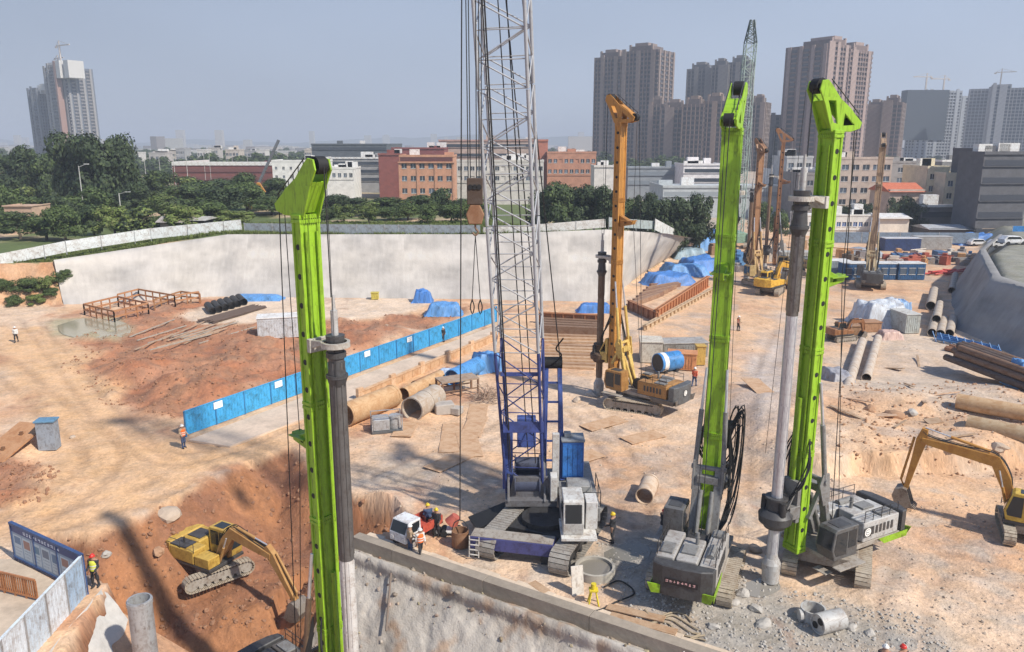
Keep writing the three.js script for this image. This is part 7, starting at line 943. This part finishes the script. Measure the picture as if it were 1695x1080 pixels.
// boards and scrap between the pipe store and the right excavator
{ const r = rng(131); [[1465, 690, 1.6, 0.9], [1490, 705, 2.2, 0.25], [1530, 668, 1.8, 0.3], [1560, 655, 3.4, 0.18], [1520, 600, 3.6, 0.22], [1590, 725, 2.6, 0.2], [1420, 665, 3.0, 0.24], [1505, 640, 2.4, 0.2], [1480, 612, 2.0, 0.6], [1640, 750, 1.8, 0.24], [1412, 690, 4.2, 0.3], [1545, 700, 1.2, 0.8]].forEach(([px, py, l, w], i) => { const o = new MB().box(l, 0.07, w, 0, 0, 0, 0, 0.015).build('scrap_board', rusty(i % 3 ? [0.36, 0.27, 0.19] : [0.52, 0.38, 0.27])); o.position.copy(onG(px, py)).add(V(0, 0.14, 0)); o.rotation.set((r() - 0.5) * 0.3, r() * 3, (r() - 0.5) * 0.25); tag(o, `${i % 3 ? 'brown' : 'pale'} scrap board on the rubble below the pipe store, ${ord(i)} of the scatter`, 'board', 'scrap boards on the right'); }); }
// ---------------------------------------------------------------- people
function bodyGeo(J, bones, size, res, cy) { // tapered capsules joined by a smooth minimum
  const mc = new MarchingCubes(res, new THREE.MeshBasicMaterial(), false, false, 60000); mc.isolation = 0; mc.reset();
  const B = bones.map(([a, b, ra, rb]) => ({ a: J[a], d: [0, 1, 2].map(i => J[b][i] - J[a][i]), ra, rb })); for (const b of B) b.l2 = b.d[0] ** 2 + b.d[1] ** 2 + b.d[2] ** 2 || 1e-9;
  const h = res / 2; for (let z = 0; z < res; z++) for (let y = 0; y < res; y++) for (let x = 0; x < res; x++) {
    const p = [(x - h) / h * size, (y - h) / h * size + cy, (z - h) / h * size]; let s = 0; const K = 34;
    for (const b of B) { const q0 = p[0] - b.a[0], q1 = p[1] - b.a[1], q2 = p[2] - b.a[2], t = clamp((q0 * b.d[0] + q1 * b.d[1] + q2 * b.d[2]) / b.l2), e = Math.hypot(q0 - b.d[0] * t, q1 - b.d[1] * t, q2 - b.d[2] * t) - (b.ra + (b.rb - b.ra) * t); s += Math.exp(-K * Math.min(e, 1)); }
    mc.field[x + y * res + z * res * res] = Math.log(s + 1e-30) / K;
  }
  mc.update(); const n = mc.count, g = new THREE.BufferGeometry(); const pos = mc.positionArray.slice(0, n * 3), nor = mc.normalArray.slice(0, n * 3); for (let i = 0; i < n; i++) { pos[3 * i] *= size; pos[3 * i + 1] = pos[3 * i + 1] * size + cy; pos[3 * i + 2] *= size; }
  g.setAttribute('position', new THREE.BufferAttribute(pos, 3)); g.setAttribute('normal', new THREE.BufferAttribute(nor, 3)); return g;
}
function person(pose) { // faces +x
  const w = pose.step || 0, el = pose.elbow || 0.1, J = { head: [0.03, 1.62, 0], crown: [0.02, 1.68, 0], chin: [0.075, 1.555, 0], neck: [0, 1.47, 0], chest: [0, 1.30, 0], belly: [0.02, 1.08, 0], hip: [0, 0.95, 0] };
  for (const [s, n] of [[-1, 'l'], [1, 'r']]) { const f = s * w; Object.assign(J, { ['sh' + n]: [0, 1.40, s * 0.175], ['el' + n]: [-f * 0.5 * 0.6 + 0.02, 1.13, s * 0.235], ['wr' + n]: [-f * 0.6 + el, 0.90 + el * 0.7, s * 0.22], ['ha' + n]: [-f * 0.6 + el * 1.25 + 0.02, 0.82 + el * 0.75, s * 0.215], ['hp' + n]: [0, 0.92, s * 0.09], ['kn' + n]: [f * 0.55 + 0.03, 0.50, s * 0.105], ['an' + n]: [f * 0.9 - 0.02 - Math.max(0, -f) * 0.1, 0.09 + Math.max(0, -f) * 0.06, s * 0.11], ['to' + n]: [f * 0.9 + 0.15, 0.045, s * 0.125] }); }
  const bones = [['head', 'crown', 0.085, 0.088], ['head', 'chin', 0.075, 0.045], ['neck', 'head', 0.052, 0.055], ['neck', 'chest', 0.07, 0.135], ['chest', 'belly', 0.14, 0.125], ['belly', 'hip', 0.125, 0.13]];
  for (const n of ['l', 'r']) bones.push(['neck', 'sh' + n, 0.06, 0.075], ['chest', 'sh' + n, 0.1, 0.07], ['sh' + n, 'el' + n, 0.062, 0.046], ['el' + n, 'wr' + n, 0.045, 0.032], ['wr' + n, 'ha' + n, 0.034, 0.036], ['hip', 'hp' + n, 0.11, 0.1], ['hp' + n, 'kn' + n, 0.098, 0.066], ['kn' + n, 'an' + n, 0.064, 0.045], ['an' + n, 'to' + n, 0.052, 0.04]);
  const body = bodyGeo(J, bones, 0.98, 76, 0.90), extra = new MB(); for (const n of ['l', 'r']) { const H = J['ha' + n], dn = P3(H).sub(P3(J['wr' + n])).normalize(), s = n === 'l' ? -1 : 1; for (let k = 0; k < 4; k++) { const b = P3(H).add(V((k - 1.5) * 0.017, 0, 0)).addScaledVector(dn, 0.02), m = b.clone().addScaledVector(dn, 0.04), e = m.clone().addScaledVector(dn, 0.032 - Math.abs(k - 1.4) * 0.006).add(V(0.004, 0, -s * 0.016)); extra.cyl(b, m, 0.009, 0.0085, 6).cyl(m, e, 0.0085, 0.007, 6); } const tb = P3(H).add(V(0.03, 0.02, 0)); extra.cyl(tb, tb.clone().addScaledVector(dn, 0.045).add(V(0.018, 0, 0)), 0.011, 0.008, 6); } extra.box(0.03, 0.035, 0.022, 0.118, 1.605, 0, 0, 0.008); for (const s of [-1, 1]) extra.ball(0.02, 0.02, 1.60, s * 0.088, 0.7, 1.3, 0.5);
  const g = mergeGeometries([body, extra.geo(false)]); return g;
}
const POSES = [person({ step: 0.22, elbow: 0.06 }), person({ step: 0.05, elbow: 0.22 }), person({ step: 0.34, elbow: 0.12 })];
function clothe(g, top, trousers, skin = [0.36, 0.21, 0.14], shoe = [0.03, 0.03, 0.03]) { const p = g.attributes.position, c = new Float32Array(p.count * 3); for (let i = 0; i < p.count; i++) { const x = p.getX(i), y = p.getY(i), z = p.getZ(i); let k = y > 1.475 ? skin : y > 0.97 || (Math.abs(z) > 0.19 && y > 0.90) ? top : trousers; if (y < 0.10) k = shoe; if (Math.abs(z) > 0.17 && y < 0.98 && y > 0.68) k = skin; if (y > 1.59 && y < 1.615 && x > 0.09 && Math.abs(Math.abs(z) - 0.033) < 0.014) k = [0.02, 0.015, 0.01]; if (y > 1.535 && y < 1.548 && x > 0.1 && Math.abs(z) < 0.026) k = [0.22, 0.09, 0.07]; c.set(k, i * 3); } const q = g.clone(); q.setAttribute('color', new THREE.BufferAttribute(c, 3)); return q; }
const CLOTH = new THREE.MeshStandardMaterial({ vertexColors: true, roughness: 0.85 });
const helmetG = (() => { const g = new MB(); g.add(new THREE.SphereGeometry(0.122, 18, 10, 0, Math.PI * 2, 0, Math.PI * 0.52).scale(1.12, 1, 0.95), T(0.02, 1.665, 0)); g.cyl([0.03, 1.655, 0], [0.03, 1.668, 0], 0.145, 0.14, 20).box(0.2, 0.012, 0.02, 0.02, 1.786, 0, 0, 0.004); return g.geo(); })();
const vestG = [0.145, 0.15].length && (() => { const m = pts => { const g = new MB(); g.lathe(pts, null, 24); return g; }; const g = new MB(); g.add(new THREE.LatheGeometry([[0.165, 0.93], [0.172, 1.05], [0.168, 1.2], [0.178, 1.32], [0.15, 1.42], [0.085, 1.475]].map(p => new THREE.Vector2(...p)), 24).scale(0.98, 1, 1.18), T(0.008, 0, 0)); return g.geo(); })();
const bandG = (() => { const g = new MB(); for (const y of [1.03, 1.17]) g.add(new THREE.LatheGeometry([[0.1775, y], [0.1785, y + 0.055]].map(p => new THREE.Vector2(...p)), 24).scale(0.98, 1, 1.18), T(0.008, 0, 0)); return g.geo(); })();
const SHIRT = { dark: [0.03, 0.03, 0.035], blue: [0.05, 0.08, 0.16], white: [0.6, 0.6, 0.58], tan: [0.4, 0.3, 0.2] };
function worker(label, px, py, hpx, pose, turn, top, trousers, vest, helmet, e) {
  const p = onG(px, py);
  const t = thing('person', label, 'person', [p.x, p.y - 0.01, p.z], turn, 'workers on the site'); t.scale.setScalar(hpx);
  put('body', clothe(POSES[pose], top, trousers), CLOTH, t); if (vest) { const v = put('vest', vestG, M(vest, 0.8), t); put('reflective_band', bandG, M([0.7, 0.7, 0.66], 0.4), v); } put('helmet', helmetG, M(helmet, 0.4), t); return t;
}
const ORV = [0.75, 0.16, 0.03], YLV = [0.62, 0.66, 0.08], WH = [0.72, 0.72, 0.70], YH = [0.7, 0.5, 0.03], RH = [0.6, 0.04, 0.03];
worker('person in a white top walking on the sand at the far left', 27, 567, 1.05, 0, -1.2, SHIRT.white, SHIRT.dark, null, WH);
worker('person in an orange vest at the near end of the blue hoarding', 304, 742, 1.05, 1, -0.6, SHIRT.tan, SHIRT.blue, ORV, WH);
worker('person in a yellow-white vest in the pit behind the notice board', 159, 972, 1.05, 1, -1.6, SHIRT.dark, SHIRT.dark, YLV, RH);
worker('person in an orange vest standing behind the capping beam', 696, 922, 0.98, 0, -1.0, SHIRT.white, SHIRT.dark, ORV, WH);
worker('person in light clothes left of the orange-vested one by the beam', 679, 916, 0.98, 1, 0.4, SHIRT.tan, SHIRT.blue, null, WH);
worker('person in dark clothes beside the small truck', 723, 888, 1.0, 1, -1.8, SHIRT.dark, SHIRT.dark, null, YH);
worker('second dark-clothed person half behind the small truck', 709, 880, 1.0, 0, 2.0, SHIRT.blue, SHIRT.dark, null, YH);
worker('person in black with a yellow helmet right of the crane cab', 1014, 899, 1.06, 1, 2.6, SHIRT.dark, SHIRT.dark, null, YH);
worker('person in black with a red helmet left of the red-lettered rig', 1097, 893, 1.06, 1, 0.4, SHIRT.dark, SHIRT.dark, null, RH);
worker('person in an orange-red jacket right of the blue drum', 1149, 640, 1.05, 0, 1.0, [0.5, 0.1, 0.05], SHIRT.blue, null, WH);
worker('small dark-clothed person walking on the lane by the blue hoarding', 734, 566, 1.0, 0, 2.4, SHIRT.dark, SHIRT.dark, null, WH);
worker('person in orange by the far lime mast, beyond the sand', 1222, 548, 1.05, 1, 0.5, SHIRT.tan, SHIRT.dark, ORV, WH);
{ const mk = (label, px, helm, turn) => { const q = at(px, 1070, 1.7); worker(label, 0, 800, 1.0, 1, turn, SHIRT.dark, SHIRT.dark, null, helm).position.set(q.x, GY(q.x, q.z), q.z); }; mk('white-helmeted person cut off by the bottom edge of the picture', 1467, WH, 1.2); mk('red-helmeted person cut off by the bottom edge of the picture', 1497, RH, 2.0); }
renderer.render(scene, camera);
